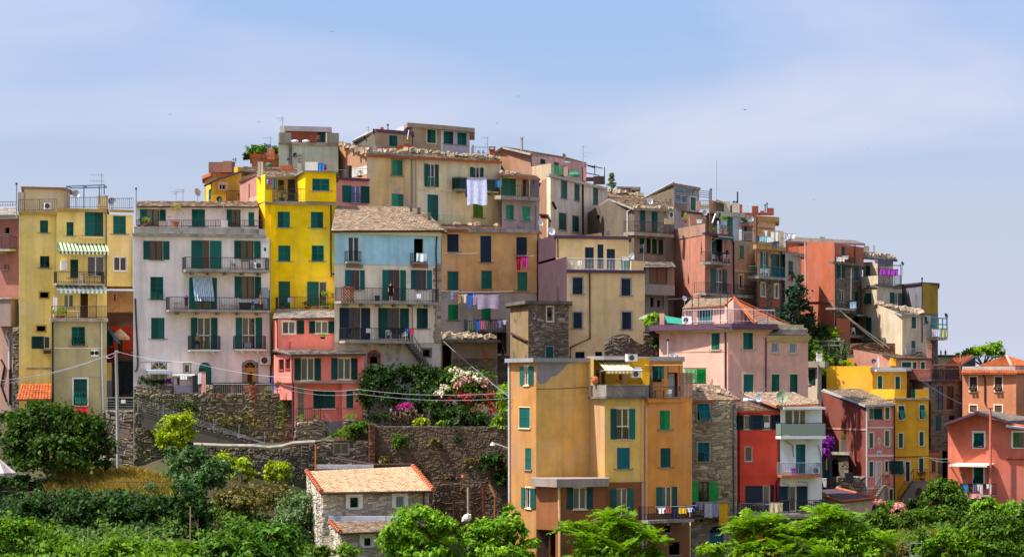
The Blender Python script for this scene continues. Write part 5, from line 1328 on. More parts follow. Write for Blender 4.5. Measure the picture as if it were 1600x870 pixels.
dish(506,717,24,258.6,'white satellite dish over the tan house roof, upper one',.5,765,LGREY); dish(588,780,31,257.4,'white satellite dish above the purple wall',.3,815,LGREY)
antenna(440,672,700,259,'sideways aerial on the grey house wall',((4,36,5),),side=-1)
# ---- peach house with the gable
h = House('peach_house', 'long peach and grey house with a terrace below its gabled top', 'house', (600, 850, 270))
PE = plaster('#ae8266', .35, '#a07658', .35, .5)
b = h.block([(88,286),(440,277)], None, 800, PE, name='gable_wall', tops=[222,186], D=3); b.peak(0,215,148)
bf = h.block([(440.5,277),(690,288)], None, 600, plaster('#e0aca0',.25), name='upper_wall', tops=[188,238], D=8, ground=False)
bf2 = h.block([(690.5,284),(852,292)], None, 600, plaster('#d3978a',.25), name='pink_wall', tops=[262,258], D=5, ground=False)
h.roof([(432,192,276.2),(840,262,296),(700,222,304),(215,140,282)],.2,CONC,(.45,.5,TILEW)); h.roof([(80,228,286.5),(213,142,281.5),(216,138,284),(100,215,290)],.2,CONC,None,name='verge')
bl = h.block([(490,276),(581,269.3),(1012,288)], 366, 860, plaster('#eed8b8', .4, '#d4ccca', .4, .35), name='lower_wall', D=8)
bp = h.block([(490,275.8),(578,269.6)], 369, 860, PE, name='peach_side', D=.5);
bl.ledge(1,578,345,1018,366,.35,plaster('#c9c0ae',.4),'terrace_edge',o=-.1,at=581);
bpar = h.block([(440,276.4),(583,272)], None, 400, plaster('#c2ab8c',.4), name='terrace_parapet', tops=[292,266], D=.4, ground=False)
bf.w(0,'c',503,236,542,271); bf.w(0,'c',607,259,645,350)
for a in ((660,401,704,532),(761,425,799,550),(902,455,938,580),(643,645,700,768),(745,666,795,785)): bl.w(1,'C',*a, trim=plaster('#b0a590',.3),tw=.08)
h.rail([(588,352,269.6),(684,358,273)],.88,SH['l'],bars=.16); h.rail([(715,362,274),(808,372,278)],.66,SH['l'],bars=.16); h.boxw(682,296,712,362,273.5,.6,plaster('#d9a07c',.3),'terrace_pier')
bl.pipe(1,[(824,300),(828,800)],.10,IRON); bf.pipe(0,[(450,185),(434,215),(436,290)],.07,BROWNP); bl.pipe(0,[(500,655),(560,660),(578,705)],.12,IRON); bl.pipe(1,[(598,562),(622,608)],.12,DWOOD)
chimney(h,364,70,165,22,280,plaster('#a9a294',.4),GREY,kind='pipe'); chimney(h,364,72,168,20,280.5,plaster('#b5ad9c',.4),kind='plain')
dish(685,210,19,290,'brown satellite dish on the peach house roof',.7,245,flat('taupe_dish2','#8a7a6a',.6)); antenna(828,132,395,279,'tall aerial on the peach house terrace',((10,40,5),(58,72,7),(82,40,5)),side=1)
m = MB(); c = P(760,370,276); m.lathe(c,[(.55,0),(.6,.2),(.4,.45),(.05,.5)],12); wthing('covered_furniture', m, flat('green_tarp','#4f8a6c',.7), 'green covered furniture on the peach house terrace', 'cover')
view('B1')
for pts in ([(850,280,280),(972,305,282)],[(915,278,281),(915,350,281)],[(988,296,285),(988,425,285)],[(850,340,280),(950,360,284)],[(860,285,280),(910,300,281)]): h.tubew(pts,.05,IRON,'pergola_bar')
h.boxw(848,372,905,402,282,.4,DWOOD,'plank_screen'); h.boxw(905,364,992,425,284,.4,DWOOD,'plank_screen'); h.boxw(832,300,850,395,281,.6,plaster('#c9847c',.3),'pink_pier')
# ---- tan house with the washing
view('A8')
h = House('tan_house', 'tall tan house with washing lines and a stone weighted tiled roof', 'house', (300, 870, 256))
b = h.block([(35,256.5),(576,259.5)], 76, 420, plaster('#eeb672', .35, '#dea868', .3, .4), name='upper_wall', D=8, ground=False)
b2 = h.block([(35,256.55),(576,259.55)], 420.5, 900, plaster('#cfc0aa', .6, '#b8aca0', .4, .6), name='lower_wall', D=8)
b.ledge(0,30,62,585,84,.25,CONC,'eave')
h.roof([(-2,62,255.5),(606,86,260.6),(575,62,266),(0,26,263)],.14,TERRA,(.5,.45,TILEW)); roof_rocks(h,(50,50,258),(560,72,262),6,.5,seed=8,lift=.3)
for a in ((68,94,133,193,'k'),(256,103,318,253,'k'),(460,111,520,211,'k'),(70,305,130,411,'g'),(262,301,320,404,'g'),(466,309,522,412,'l')): b.w(0,'C',*a[:4],sh=a[4],trim=plaster('#cfa64f',.3) if a[0] in (70,262) else None,tw=.08)
for a in ((73,492,130,580,'b'),(263,514,315,582,'b')): b2.w(0,'C',*a[:4],sh=a[4])
b2.bal(0,182,404,642,576,.9,slab=DCONC,brk=2,th=.14)
b2.w(0,'D',352,650,405,865,sill=False)
def line(x0,y0,x1,y1,Y,label): return cable([(x0,y0,Y),(x1,y1,Y)],label,.06,.012,'clothes_line',LGREY,'clothes line')
line(30,413,135,415,255.6,'clothes line under the left middle shutter of the tan house'); line(90,420,440,416,255.9,'clothes line carrying the long row of washing on the tan house'); line(360,206,560,216,258.8,'clothes line under the top right shutter of the tan house'); line(40,197,240,202,256.2,'clothes line between the two left top shutters of the tan house')
for i,(x0,x1,y1,c,k_,lb) in enumerate([(88,104,462,'#7aa3c4','shirt','small light blue shirt, first on the tan house washing line'),(105,128,462,'#8a5f75','towel','mauve towel, second on the tan house washing line'),(128,150,486,'#c9a13c','shirt','mustard yellow shirt on the tan house washing line'),(150,186,482,'#cfc6bb','shirt','cream shirt on the tan house washing line'),(184,211,506,'#2f6fc0','trousers','bright blue trousers on the tan house washing line'),(212,240,494,'#a992c4','shirt','lilac shirt on the tan house washing line')]): cloth(x0,420 if i<2 else 428,x1,y1,255.7,c,lb,k_)
cloth(238,424,362,516,255.6,'#a99bae','large grey lilac sheet at the end of the tan house washing line','bed sheet',cat='sheet')
cloth(458,220,490,298,258.4,'#9c1238','crimson shirt hung below the top right shutter of the tan house','shirt'); cloth(494,220,523,284,258.5,'#c21f8f','magenta top hung below the top right shutter of the tan house','top')
for i,(x0,x1,y1,c,k_,lb) in enumerate([(186,214,636,'#5c6a5a','towel','grey green towel at the left of the tan house balcony'),(217,228,600,'#33407a','shirt','navy shirt on the tan house balcony line'),(229,252,642,'#2b6bb0','towel','blue towel on the tan house balcony line'),(253,278,632,'#c45f80','towel','pink towel on the tan house balcony line'),(281,304,630,'#5f6b52','shirt','olive green shirt on the tan house balcony line'),(305,330,648,'#4f3f4a','trousers','dark plum trousers on the tan house balcony line'),(331,354,628,'#5d4a5f','shirt','purple grey shirt on the tan house balcony line'),(357,380,622,'#7f83b5','shirt','periwinkle shirt on the tan house balcony line'),(381,403,606,'#c4c3d3','shirt','white shirt at the right end of the tan house balcony line')]): cloth(x0,578,x1,y1,255.6,c,lb,k_,off=.2)
line(180,577,406,579,256.2,'line along the balcony railing of the tan house')
# ---- purple and pale yellow house
view('I')
h = House('pale_yellow_house', 'pale yellow house with a purple side wall and a roof terrace', 'house', (950, 600, 243))
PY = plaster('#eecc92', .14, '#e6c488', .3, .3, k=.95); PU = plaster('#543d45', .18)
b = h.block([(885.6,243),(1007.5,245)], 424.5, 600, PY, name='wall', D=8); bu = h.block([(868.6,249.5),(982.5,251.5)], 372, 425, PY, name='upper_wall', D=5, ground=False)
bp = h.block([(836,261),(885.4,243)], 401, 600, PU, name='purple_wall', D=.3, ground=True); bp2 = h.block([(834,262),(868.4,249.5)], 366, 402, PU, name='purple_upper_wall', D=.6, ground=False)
view('B2')
b.ledge(0,178,284,672,302,.25,PURPLE,'coping'); bu.ledge(0,112,74,570,92,.25,PURPLE,'coping'); h.slab([(115,249.3),(565,252.8)],73,.12,PURPLE,D=5,over=.2)
bu.w(0,'C',293,144,347,279,'k'); bu.w(0,'c',370,126,407,279,'k'); bu.w(0,'C',427,154,478,284,'k')
for a in ((217,331,277,434),(518,337,573,442),(221,546,273,645),(522,544,577,650)): b.w(0,'C',*a,sh='k',trim=plaster('#b0a79c',.3),tw=.13)
b.w(0,'C',233,789,290,830,'k'); b.w(0,'C',356,788,398,830,'k')
h.rail([(186,284,243.3),(600,288,246.6)],1.0,LGREY,bars=.14); b.ledge(0,585,228,662,284,.2,PY,'terrace_parapet',o=-.3)
b.pipe(0,[(328,285),(322,305),(324,705),(202,762),(204,830)],.07,BROWNP); bu.pipe(0,[(126,92),(126,208)],.06,BROWNP)
box_thing(516,206,574,288,247.5,.6,flat('green_board','#1a6a4a',.6),'green_cupboard','green cupboard with a white top on the pale yellow house terrace','cupboard'); box_thing(520,204,566,226,247.4,.5,WHITE,'white_box','white box on top of the green cupboard of the pale yellow terrace','box')
dish(580,196,19,248,'grey satellite dish beside the green cupboard on the pale yellow terrace',-.4,240,GREY); pot(612,284,246.8,22,14,'green plant in a pot at the right of the pale yellow terrace','bright',fh=2)
m = MB(); f = b.f[0]
for i,(x0,x1,lb) in enumerate(((192,232,'white deck chair on the pale yellow terrace, nearest the purple wall'),(236,272,'white folding chair on the pale yellow terrace railing side'))): chair((x0+x1)/2,282,245,56,lb,WHITE,.6-i,wood=True)
antenna(655,120,262,247.6,'aerial with white fins at the corner of the pale yellow terrace',((12,24,6),(24,24,6)),side=-1)
h.boxw(112,388,136,470,247,.6,plaster('#6d5563',.3),'chimney'); chimney(h,437,36,82,20,252,plaster('#8a7f76',.4),STONE,kind='stack')
h.roof([(290,80,252),(400,74,253.4),(395,55,256),(300,68,256)],.1,TERRA,(.4,.4,TILEW),name='rear_roof')
# ---- stone house in the middle
view('A8')
h = House('middle_stone_house', 'rough stone house with a tan plaster side below the purple wall', 'house', (640, 800, 239))
b = h.block([(425,247),(528,239.5),(756,241.5)], 484, 850, plaster('#6f6353',.5), D=5, stones=dict(segs=[1],mat=WSTONE,sz=(.42,.2),proud=.06), cap=CONC)
bs = h.block([(425,246.8),(527.5,239.3)], 485.5, 850, plaster('#9a835f',.6,'#6f6252',.42,.6), name='side_render', D=.2)
h.slab([(418,247.5),(528,239.3),(756,241.3)],470,.28,DCONC,D=5,over=.3); b.w(1,'W',633,504,668,588,fr=WHITE,trim=CREAM,tw=.1); b.w(1,'W',554,538,570,571,fr=WHITE); b.w(1,'C',627,731,668,800,trim=STONE,tw=.1)
bs.pipe(0,[(430,655),(520,700)],.1,BROWNP)
# ---- ruin with the collapsed roof
h = House('ruined_hut', 'ruined flat roofed hut with crumbling red plaster and a dark doorway', 'ruin', (190, 870, 243))
b = h.block([(38,243.5),(349,245)], 700, 1000, plaster('#8a7868',.6,'#a4523c',.42,.42), D=4, cap=DCONC)
b.w(0,'D',40,722,92,856,sill=False)
f = b.f[0]; tag(wpart('stones', stone_mb(f, f.uz(95,800)[0], f.L, f.uz(95,900)[1], f.uz(95,795)[1], [], (.4,.16), .05, 4), DSTONE, h.o), kind='stuff')
h.slab([(34,243),(352,244.5)],690,.22,DCONC,D=4,over=.3); roof_rocks(h,(40,672,243.4),(340,686,245),16,.55,seed=11,lift=.1,name='roof_rubble'); roof_rocks(h,(45,664,245),(250,672,246),12,.5,seed=12,lift=.1,name='roof_rubble')
h = House('alley_steps', 'stone steps in the dark alley right of the ruined hut', 'steps', (380, 870, 246)); m = MB()
for k in range(9):
 a = P(352,865-k*12,246.5+k*.35); c = P(420,865-k*12,246.5+k*.35); m.ab(a.x,c.x,a.y,a.y+.5,a.z-1.2,a.z)
wpart('step', m, DCONC, h.o)
person(383,800,248.5,66,'person in dark clothes standing in the alley beside the ruined hut','#1b1b20','#191b22',None,'stand',.2)
# ---- broken wall
view('B2')
stonewall([(412,233.6),(468,233.4),(560,233.4),(640,233.8),(708,234.4)], None, 900, 'broken stone wall with a ragged top below the pale yellow house', DSTONE, (.5,.26), 1.4, name='broken_stone_wall', tops=[722,690,683,742,760], peaks=((1,520,678),(2,600,722)), plast='#5f5145')
# the right half of the village
view('B3')
h = House('brown_roof_house', 'low house with a brown tiled roof left of the grey gable', 'house', (250, 600, 292))
b = h.block([(170,292),(390,296)], 215, 600, plaster('#8f7c66',.4), D=6); h.roof([(165,240,290),(400,246,294),(375,205,300),(180,178,299)],.2,TERRA,(.45,.5,TILEW)); roof_rocks(h,(180,186,297),(390,215,298),12,.6,seed=21)
b2 = h.block([(262,302),(358,303)], 162, 300, plaster('#a59a8a',.4), name='roof_room', D=3, ground=False); h.slab([(262,302),(358,303)],158,.3,CONC,D=3,over=.4); b2.w(0,'D',330,180,350,198,sill=False)
chimney(h,300,170,200,44,299,plaster('#857566',.5),BROWNP,kind='cap')
# ---- grey gabled house
h = House('grey_gabled_house', 'grey brown house with a blank gable and a balcony facing right', 'house', (350, 870, 267))
GB = plaster('#76685a', .5, '#655848', .4, .4)
b = h.block([(58,282),(344,267.5)], None, 900, GB, name='gable_wall', tops=[322,282], D=3); b.peak(0,195,234)
bf = h.block([(344.5,267.5),(586,272)], 288, 900, plaster('#a89a88',.5,'#968e84',.4,.5), name='front_wall', D=7)
h.roof([(340,284,266.6),(600,296,271.4),(520,245,280),(195,228,275)],.18,CONC,(.45,.5,TILEW)); h.roof([(50,326,282.5),(196,232,275.3),(200,226,278),(70,312,287)],.18,CONC,None,name='verge'); roof_rocks(h,(350,282,267.2),(590,294,271.5),9,.55,seed=22)
b.w(0,'D',120,326,140,349,sill=False)
bf.w(0,'C',377,296,410,425); bf.w(0,'C',447,306,483,432)
for a in ((376,456,404,550),(417,462,442,551),(450,463,478,556),(488,469,516,558)): bf.w(0,'c',*a,sh='d')
bf.bal(0,344,580,432,368,1.3,slab=CONC,brk=4,th=.3,rmat=DWOOD,bars=.15)
b2 = h.block([(408,262.5),(582,265)], 615, 775, plaster('#9a8f80',.5), name='loggia_wall', D=4, ground=False); b2.w(0,'W',430,626,540,733,fr=WOOD,glass=glassmat('brown_curtain','#5a4433',.3)); h.roof([(395,634,261.5),(592,632,264),(570,603,268),(405,600,266)],.1,DWOOD,(.5,.5,TILEG),name='loggia_roof')
b2.ledge(0,404,738,584,798,.35,plaster('#a39c92',.5),'loggia_parapet'); b3 = h.block([(408,264),(545,266)], 776, 900, plaster('#8f8d90',.4), name='base_wall', D=4); b3.w(0,'D',440,813,459,868); b3.w(0,'D',480,829,498,868)
bf.pipe(0,[(348,272),(346,285)],.1,WHITE); b.pipe(0,[(343,280),(305,305),(303,570)],.10,WHITE); b3.pipe(0,[(520,800),(522,880)],.08,GREY)
chimney(h,545,228,300,38,273,plaster('#958572',.5),STONE,kind='cap'); dish(438,243,20,270,'white satellite dish on the grey gabled house roof',.4,280,LGREY)
f = bf.f[0]; ac(f,552,305,580,343,'white air conditioner on the grey gabled house wall by the balcony'); h.boxw(524,345,582,380,268,.8,plaster('#a8926f',.4),'balcony_pier')
dish(330,568,18,262,'pale satellite dish left of the wooden loggia window',-.3,600,GREY); chimney(h,188,412,460,20,268,plaster('#84745f',.4),STONE,kind='stack')
for x,lb in ((362,'dark chair at the left end of the grey house balcony'),(500,'grey chair on the middle of the grey house balcony')): chair(x,431,266.6,48,lb,DCONC,.5)
# ---- clerestory house at the top
h = House('clerestory_house', 'white fronted roof house with a sloping grey roof and strip windows', 'house', (650, 420, 290))
b = h.block([(355,298),(577,289)], None, 500, plaster('#7d6e58',.5), name='side_wall', tops=[248,136], D=5); bf = h.block([(577.5,289),(728,294)], None, 500, plaster('#b8b2ae',.3), name='front_wall', tops=[142,166], D=6)
h.roof([(570,134,288.2),(738,164,293.6),(700,168,300),(560,128,293)],.25,CONC,None); h.roof([(345,252,298.5),(574,132,288.4),(578,126,291),(360,240,303)],.2,CONC,None,name='verge')
bf.w(0,'W',585,166,700,200,fr=WHITE,glass=GLASSB); bf.w(0,'W',588,207,660,253,fr=WHITE,glass=GLASSB); bf.w(0,'c',676,221,707,300,'l',trim=WHITE,tw=.15); bf.ledge(0,580,256,655,298,.1,plaster('#8f8478',.5),'panel')
for y in (180,192,204,216): h.tubew([(722,y,291),(788,y+7,293)],.03,IRON,'trellis_bar')
h.rail([(735,282,290),(785,284,291)],.75,bars=.25); h.tubew([(788,182,293),(788,284,293)],.05,IRON,'trellis_post'); h.boxw(712,242,734,298,290,.7,plaster('#cfa583',.3),'pier'); h.boxw(735,262,785,292,291,.5,plaster('#c9bfae',.3),'parapet')
antenna(832,5,240,288,'very tall thin mast above the salmon tower',((60,2,1),)); chimney(h,798,170,240,12,289,IRON,IRON,kind='pipe'); h.tubew([(955,188,286),(955,320,286)],.08,IRON,'mast')
# ---- salmon tower
h = House('salmon_tower', 'tall salmon pink tower house with a plant filled terrace', 'house', (700, 1000, 262))
SA = plaster('#bd7f69', .14, '#b57761', .3, .3)
b = h.block([(522,275),(762,262.5),(930,268)], 440, 1000, SA, D=6)
b.w(1,'D',800,466,868,600,trim=CREAM,tw=.08); loose_shutter(b.f[1],h,803,470,826,596); b.w(1,'O',823,641,866,782,fr=CREAM,sw=1.0); b.w(1,'D',886,533,903,556)
b.bal(1,794,912,607,545,1.0,slab=CONC,th=.2); b.bal(1,768,920,790,728,1.2,slab=CONC,th=.2,bars=.18); b.awn(1,796,884,452,466,.8,[flat('green_awning','#1d5a45',.8)],1,drop=.25)
bpar = h.block([(582,271.5),(764,262.3)], 376, 441, plaster('#ab8570',.5,'#94786a',.4), name='terrace_parapet', D=.5, ground=False); h.rail([(764,441,262.6),(925,449,267.8)],.95,DWOOD,bars=.22)
b.ledge(1,760,436,930,448,.25,PURPLE,'coping')
bb = h.block([(640,277),(795,281)], 308, 450, plaster('#cf9c82',.3), name='terrace_back_wall', D=4, ground=False); bb2 = h.block([(786,280),(834,282)], 236, 450, plaster('#c99878',.3), name='tall_pier', D=3, ground=False); h.slab([(640,277),(795,281)],302,.2,DWOOD,D=3,over=.3)
h.tubew([(674,340,267.2),(676,520,266.9),(678,650,266.9)],.13,plaster('#b57761',.2),'flue')
h.tubew([(824,320,271),(806,372,270.5)],.07,LGREY,'white_beam'); b.pipe(1,[(922,460),(932,500),(934,790)],.08,IRON)
dish(762,312,17,271,'grey green satellite dish above the salmon tower terrace',.3,350,flat('olive_dish','#8a8f86',.6)); box_thing(715,352,745,372,268,.5,WHITE,'appliance','small white appliance on the salmon tower parapet','appliance')
for x,y,w_,hh,lb,lf,fh in ((645,372,26,16,'yellow green plant in a pot on the salmon tower parapet','lime',2.4),(790,440,20,14,'rust coloured potted plant at the left of the salmon tower terrace','brown',1.6),(826,440,26,14,'bushy green pot on the salmon tower terrace railing','bright',2.0),(862,440,22,20,'clay pot with dark leaves on the salmon tower terrace','dark',1.4),(893,442,20,24,'tall clay pot with a light plant on the salmon tower terrace','mid',1.4)): pot(x,y,266+ (x-790)*.02,w_,hh,lb,lf,fh=fh)
plant('potted_tree','small ball headed tree in a pot on the salmon tower terrace','potted tree',[(873,346,271,20,17)],260,.22,'bright',base=(873,415,271),trunk=.05)
for x,lb,rz in ((822,'pink white chair on the salmon tower upper balcony, left',.7),(868,'white folding chair on the salmon tower upper balcony',-.5),(895,'pale chair at the right end of the salmon tower upper balcony',-.8)): chair(x,604,262.6+ (x-822)*.02,46,lb,flat('pinkish_plastic','#c9a9a8',.6),rz)
chair(815,786,263,46,'dark chair in the corner of the salmon tower lower balcony',DCONC,.3)
# ---- pale blue roof house
h = House('pale_blue_house', 'small pale blue house with green doors above the salmon tower terrace', 'house', (900, 500, 276))
b = h.block([(845,276),(976,280)], 312, 520, plaster('#aebfca',.2), D=5); b.w(0,'C',893,336,927,455); h.slab([(840,276),(976,280)],303,.4,plaster('#b8b0a4',.4),D=5,over=.35); b.pipe(0,[(851,312),(851,380)],.08,IRON)
for x0,y0,x1 in ((875,244,912),(922,254,958)): h.boxw(x0,y0,x1,310,281,2.2,plaster('#b5a78f',.5),'chimney')
h.roof([(832,232,279),(880,250,280),(876,242,286),(834,228,285)],.2,CONC,None,name='rear_roof'); h.boxw(834,250,876,310,282,2,plaster('#8f8f86',.5),'grey_room')
for x in (930,938,948): h.boxw(x-3,243,x+3,252,281.5,.4,IRON,'chimney_pot')
b2 = h.block([(930,272.5),(1058,276)], 474, 520, CONC, name='terrace_edge', D=4, ground=False); h.rail([(930,474,272.3),(1056,478,275.8)],.85,GREY,bars=.2); h.boxw(966,412,980,474,274,.3,WHITE,'white_post')
b2r = h.block([(978,280),(1042,282)], 375, 480, plaster('#8a5f50',.4), name='red_room', D=3, ground=False); b2r.w(0,'c',994,393,1012,430,'d'); h.roof([(972,380,279),(1048,384,281.5),(1030,370,285),(980,368,284)],.12,TERRA,(.4,.4,TILEG),name='room_roof')
# ---- narrow stone house
h = House('narrow_brown_house', 'narrow brown rendered house with a single green shutter right of the salmon tower', 'house', (990, 1000, 271))
b = h.block([(936,271.5),(1062,275)], 478, 1000, plaster('#a8927a',.5,'#c4b49a',.4,.5), D=5); b.w(0,'C',966,505,992,587,'l',trim=CONC,tw=.1); b.w(0,'W',966,680,986,760,fr=WHITE,trim=CREAM); b.bal(0,922,1050,796,740,1.1,slab=CONC,th=.3,bars=.2)
b.ledge(0,938,650,1060,665,.1,plaster('#b8a88e',.4),'band')
h.tubew([(1064,340,273.5),(1067,870,273.5)],.16,flat('rust_pole','#6d4a38',.7),'pole')
dish(1033,345,21,276,'grey satellite dish above the roof between the salmon tower and the laundry terrace, larger',.3,385,GREY); dish(1068,378,13,276,'small dark satellite dish on the rusty pole',-.6,395,IRON)
# ---- orange house with brick parapet
h = House('apricot_house', 'apricot house with a broken red brick parapet on its roof', 'house', (1090, 600, 292))
b = h.block([(970,292),(1178,297)], 342, 600, plaster('#eec690',.2), D=7); h.slab([(962,292),(1184,297)],322,.5,plaster('#d0a25e',.3),D=7,over=.3); b.w(0,'C',988,336,1013,373); b.ledge(0,1020,398,1172,404,.15,plaster('#b8853f',.3),'band')
for x0,y0,x1 in ((967,262,984),(1042,272,1078),(1092,300,1112),(1130,284,1170)): h.boxw(x0,y0,x1,326,293,.5,BRICK,'brick_pier')
h.boxw(984,312,1130,326,293.2,.4,BRICK,'brick_parapet'); h.rail([(984,312,293),(1042,312,293.5)],.8,LGREY,bars=.5); chimney(h,1118,262,310,8,294,IRON,IRON,kind='pipe'); chimney(h,1129,252,300,8,294,IRON,IRON,kind='pipe')
# ---- laundry terrace house
h = House('laundry_terrace_house', 'brown plastered house with an ochre terrace of washing and long upper balconies', 'house', (1150, 1000, 271))
b = h.block([(1070,271),(1236,276)], 522, 690, plaster('#cc9468',.35,'#8f6a4e',.4,.6), D=6, ground=False); bs = h.block([(1070,271.05),(1236,276.05)], 690.5, 1000, plaster('#7d7260',.5,'#93503a',.36,.6), name='stone_wall', D=6, stones=dict(mat=DSTONE,sz=(.45,.28),proud=.04,gap=.3))
bg = h.block([(1236.5,275),(1331,281)], 548, 1000, plaster('#aea494',.5,'#b8b0a2',.4,.5), name='grey_wall', D=5); h.slab([(1234,275),(1333,281)],538,.3,CONC,D=5,over=.25)
b.ledge(0,1066,508,1240,532,.35,plaster('#c29a5c',.5),'terrace_edge',o=0)
h.rail([(1072,508,270.7),(1232,514,275)],.85,IRON,bars=.2); bt = h.block([(1070,277),(1226,281)], 425, 530, plaster('#c4a46a',.3), name='terrace_back_wall', D=2, ground=False); h.boxw(1200,420,1228,512,278,.8,plaster('#c2ad8c',.4),'pier')
b.w(0,'O',1101,542,1123,680,fr=WHITE); b.w(0,'O',1181,557,1205,692,fr=WOOD,sw=1.0); b.bal(0,1082,1236,690,632,1.2,slab=CONC,brk=4,th=.25,rmat=SH['t'],bars=.17)
bs.w(0,'W',1093,726,1117,806,fr=WHITE,trim=CREAM); bs.w(0,'W',1173,737,1195,815,fr=WHITE,trim=CREAM); bg.w(0,'T',1256,596,1283,710,flap=28); bg.w(0,'C',1250,766,1276,840,'b',trim=CREAM,tw=.12)
for a in ((1084,812,1125,868),(1156,822,1203,870)): bs.ledge(0,*a,.09,BRICK,'brick_panel')
h.rail([(1240,540,274.6),(1315,552,279)],.85,BRICK,bars=.2)
for i,(x0,y0,x1,y1,c,k_,lb) in enumerate([(1072,446,1084,478,'#2556a8','towel','deep blue cloth at the left of the laundry terrace'),(1085,448,1106,482,'#a9d4dc','towel','pale aqua towel on the laundry terrace'),(1107,450,1128,484,'#7fc4b4','towel','turquoise towel on the laundry terrace'),(1129,452,1152,486,'#c9d6ea','towel','pale blue towel on the laundry terrace'),(1112,414,1134,450,'#d9d8da','shirt','white shirt hung high on the laundry terrace'),(1153,418,1208,482,'#d3cdc6','bed sheet','large pale sheet on the laundry terrace'),(1162,478,1200,520,'#5a6072','towel','grey blue cloth below the large pale sheet')]): cloth(x0,y0,x1,y1,271.5 if i<4 else 273,c,lb,k_,cat='sheet' if k_=='bed sheet' else None)
for x,lb,rz in ((1105,'white plastic chair at the left of the teal railed balcony',.4),(1130,'white chair beside the first one on the teal railed balcony',-.4)): chair(x,688,270.8,46,lb,WHITE,rz)
chair(1198,694,273.6,46,'blue chair on the teal railed balcony',BLUEP,.2)
view('D2'); h.tubew([(1240,560,277),(1305,545,281)],.05,LGREY,'wire');
pot(855,545,273.6,26,20,'leafy yellow green pot at the rusty pole on the roof terrace','lime',fh=1.6); pot(930,560,277,40,26,'dark red shrub on the laundry terrace','brown',fh=2)
view('B3'); cloth(1236,434,1300,466,280,'#d8d4da','white cloths strung on a line above the grey wall','towel')
# far right of the ridge
view('B5')
RS = plaster('#b8684b', .16, '#ae5f43', .3, .3)
h = House('brick_red_house', 'high brick red house with a long blank side wall and stone lower floors', 'house', (300, 690, 282))
b = h.block([(30,297),(147,292),(316,281),(318,281)], None, 690, RS, name='side_wall', D=4, tops=[100,104,106,106])
bt = h.block([(318.5,281),(437,286),(490,289)], 116, 236, RS, name='upper_wall', D=6, ground=False); bl = h.block([(318.5,281.2),(480,288)], 236.5, 700, plaster('#7f7160',.5), name='stone_wall', D=6, stones=dict(mat=DSTONE,sz=(.4,.24),proud=.04,gap=.15))
h.roof([(150,106,300),(498,116,289.5),(440,98,296),(90,78,309)],.2,PURPLE,(.5,.5,TILEG))
h.roof([(26,102,296.5),(150,106,291.5),(110,82,300),(75,78,302)],.2,PURPLE,(.5,.5,TILEG),name='left_roof')
b.pipe(0,[(145,108),(148,480)],.12,plaster('#c9a89a',.2)); b.pipe(1,[(150,460),(280,460)],.06,BROWNP,name='conduit')
chimney(h,244,76,104,28,290,plaster('#a09484',.4),kind='plain')
bt.w(0,'c',358,134,379,187); bt.pipe(1,[(438,118),(438,232)],.06,BROWNP); bt.ledge(0,310,228,496,242,.5,DCONC,'terrace_edge'); h.rail([(322,226,280.4),(436,230,285.4)],.5,IRON,bars=.2)
bl.w(0,'O',346,248,362,320,fr=WHITE,sw=.8); bl.w(0,'C',433,253,460,333); bl.w(0,'W',348,390,376,462,fr=WHITE); bl.w(0,'C',434,398,458,456); bl.w(0,'D',430,540,462,640)
bl.bal(0,322,446,497,455,1.0,slab=CONC,th=.2,rmat=IRON,bars=.18); bl.pipe(0,[(428,240),(415,262),(413,450)],.08,WHITE); bl.awn(0,385,490,528,545,1.2,[flat('grey_green_awning','#5a6a5f',.8)],1,drop=.15); h.rail([(412,655,280.5),(488,655,284.5)],1.05,IRON,bars=.2); bl.ledge(0,408,655,490,672,.9,CONC,'terrace_slab')
ba = h.block([(328,278.5),(410,280)], 556, 720, plaster('#9a5a3c',.4,'#84482f',.4,1.2), name='brick_annex', D=2.5)
for x,lb,c in ((340,'white cushion on the high brick red house terrace','#d9d4cc'),(362,'cream cushion on the high brick red house terrace','#c9bda4')): cloth(x-14,192,x+14,222,281,c,lb,'cushion cover')
cloth(408,458,428,498,280.3,'#a9cfe0','light blue towel over the grey balcony of the stone floors, left','towel'); cloth(429,458,446,497,281,'#c3dcea','paler blue towel over the grey balcony of the stone floors, right','towel')
box_thing(362,188,400,208,281.5,.6,WHITE,'planter','white planter box on the high red terrace','planter'); chair(428,652,280.8,40,'white chair on the dark terrace below the red house',WHITE)
# ---- cream round house
h = House('cream_terrace_house', 'cream house with a curved parapet and purple sheets on its terrace', 'house', (520, 700, 284))
CR = plaster('#d2c0a2', .2, '#c6b292', .3, .3)
b = h.block([(474,288),(568,283.5),(716,290)], 372, 760, CR, D=6); bu = h.block([(486,291),(572,289),(664,293)], 222, 372, CR, name='upper_wall', D=5, ground=False)
b.ledge(1,566,360,716,374,.25,DCONC,'coping'); b.ledge(0,472,362,570,374,.15,DCONC,'coping')
h.roof([(482,196,288.5),(690,212,294),(645,178,299),(492,160,297)],.2,DCONC,(.5,.5,TILEG)); roof_rocks(h,(486,186,291),(680,204,295),10,.6,seed=31); chimney(h,505,130,170,32,296,plaster('#a39a8c',.4),kind='plain'); h.tubew([(551,124,297),(551,172,297)],.04,IRON,'mast')
bu.ledge(1,572,216,664,236,.3,flat('slate_blue','#5a5f74',.7),'fascia')
bu.w(0,'C',503,246,528,302); bu.w(1,'W',566+4,258,586+4,282,fr=WHITE)
h.block([(476,287),(575,283.8)], 304, 372, CR, D=.3, ground=False, name='curved_parapet')
h.rail([(576,358,283.3),(714,360,289.5)],.97,IRON,bars=.16)
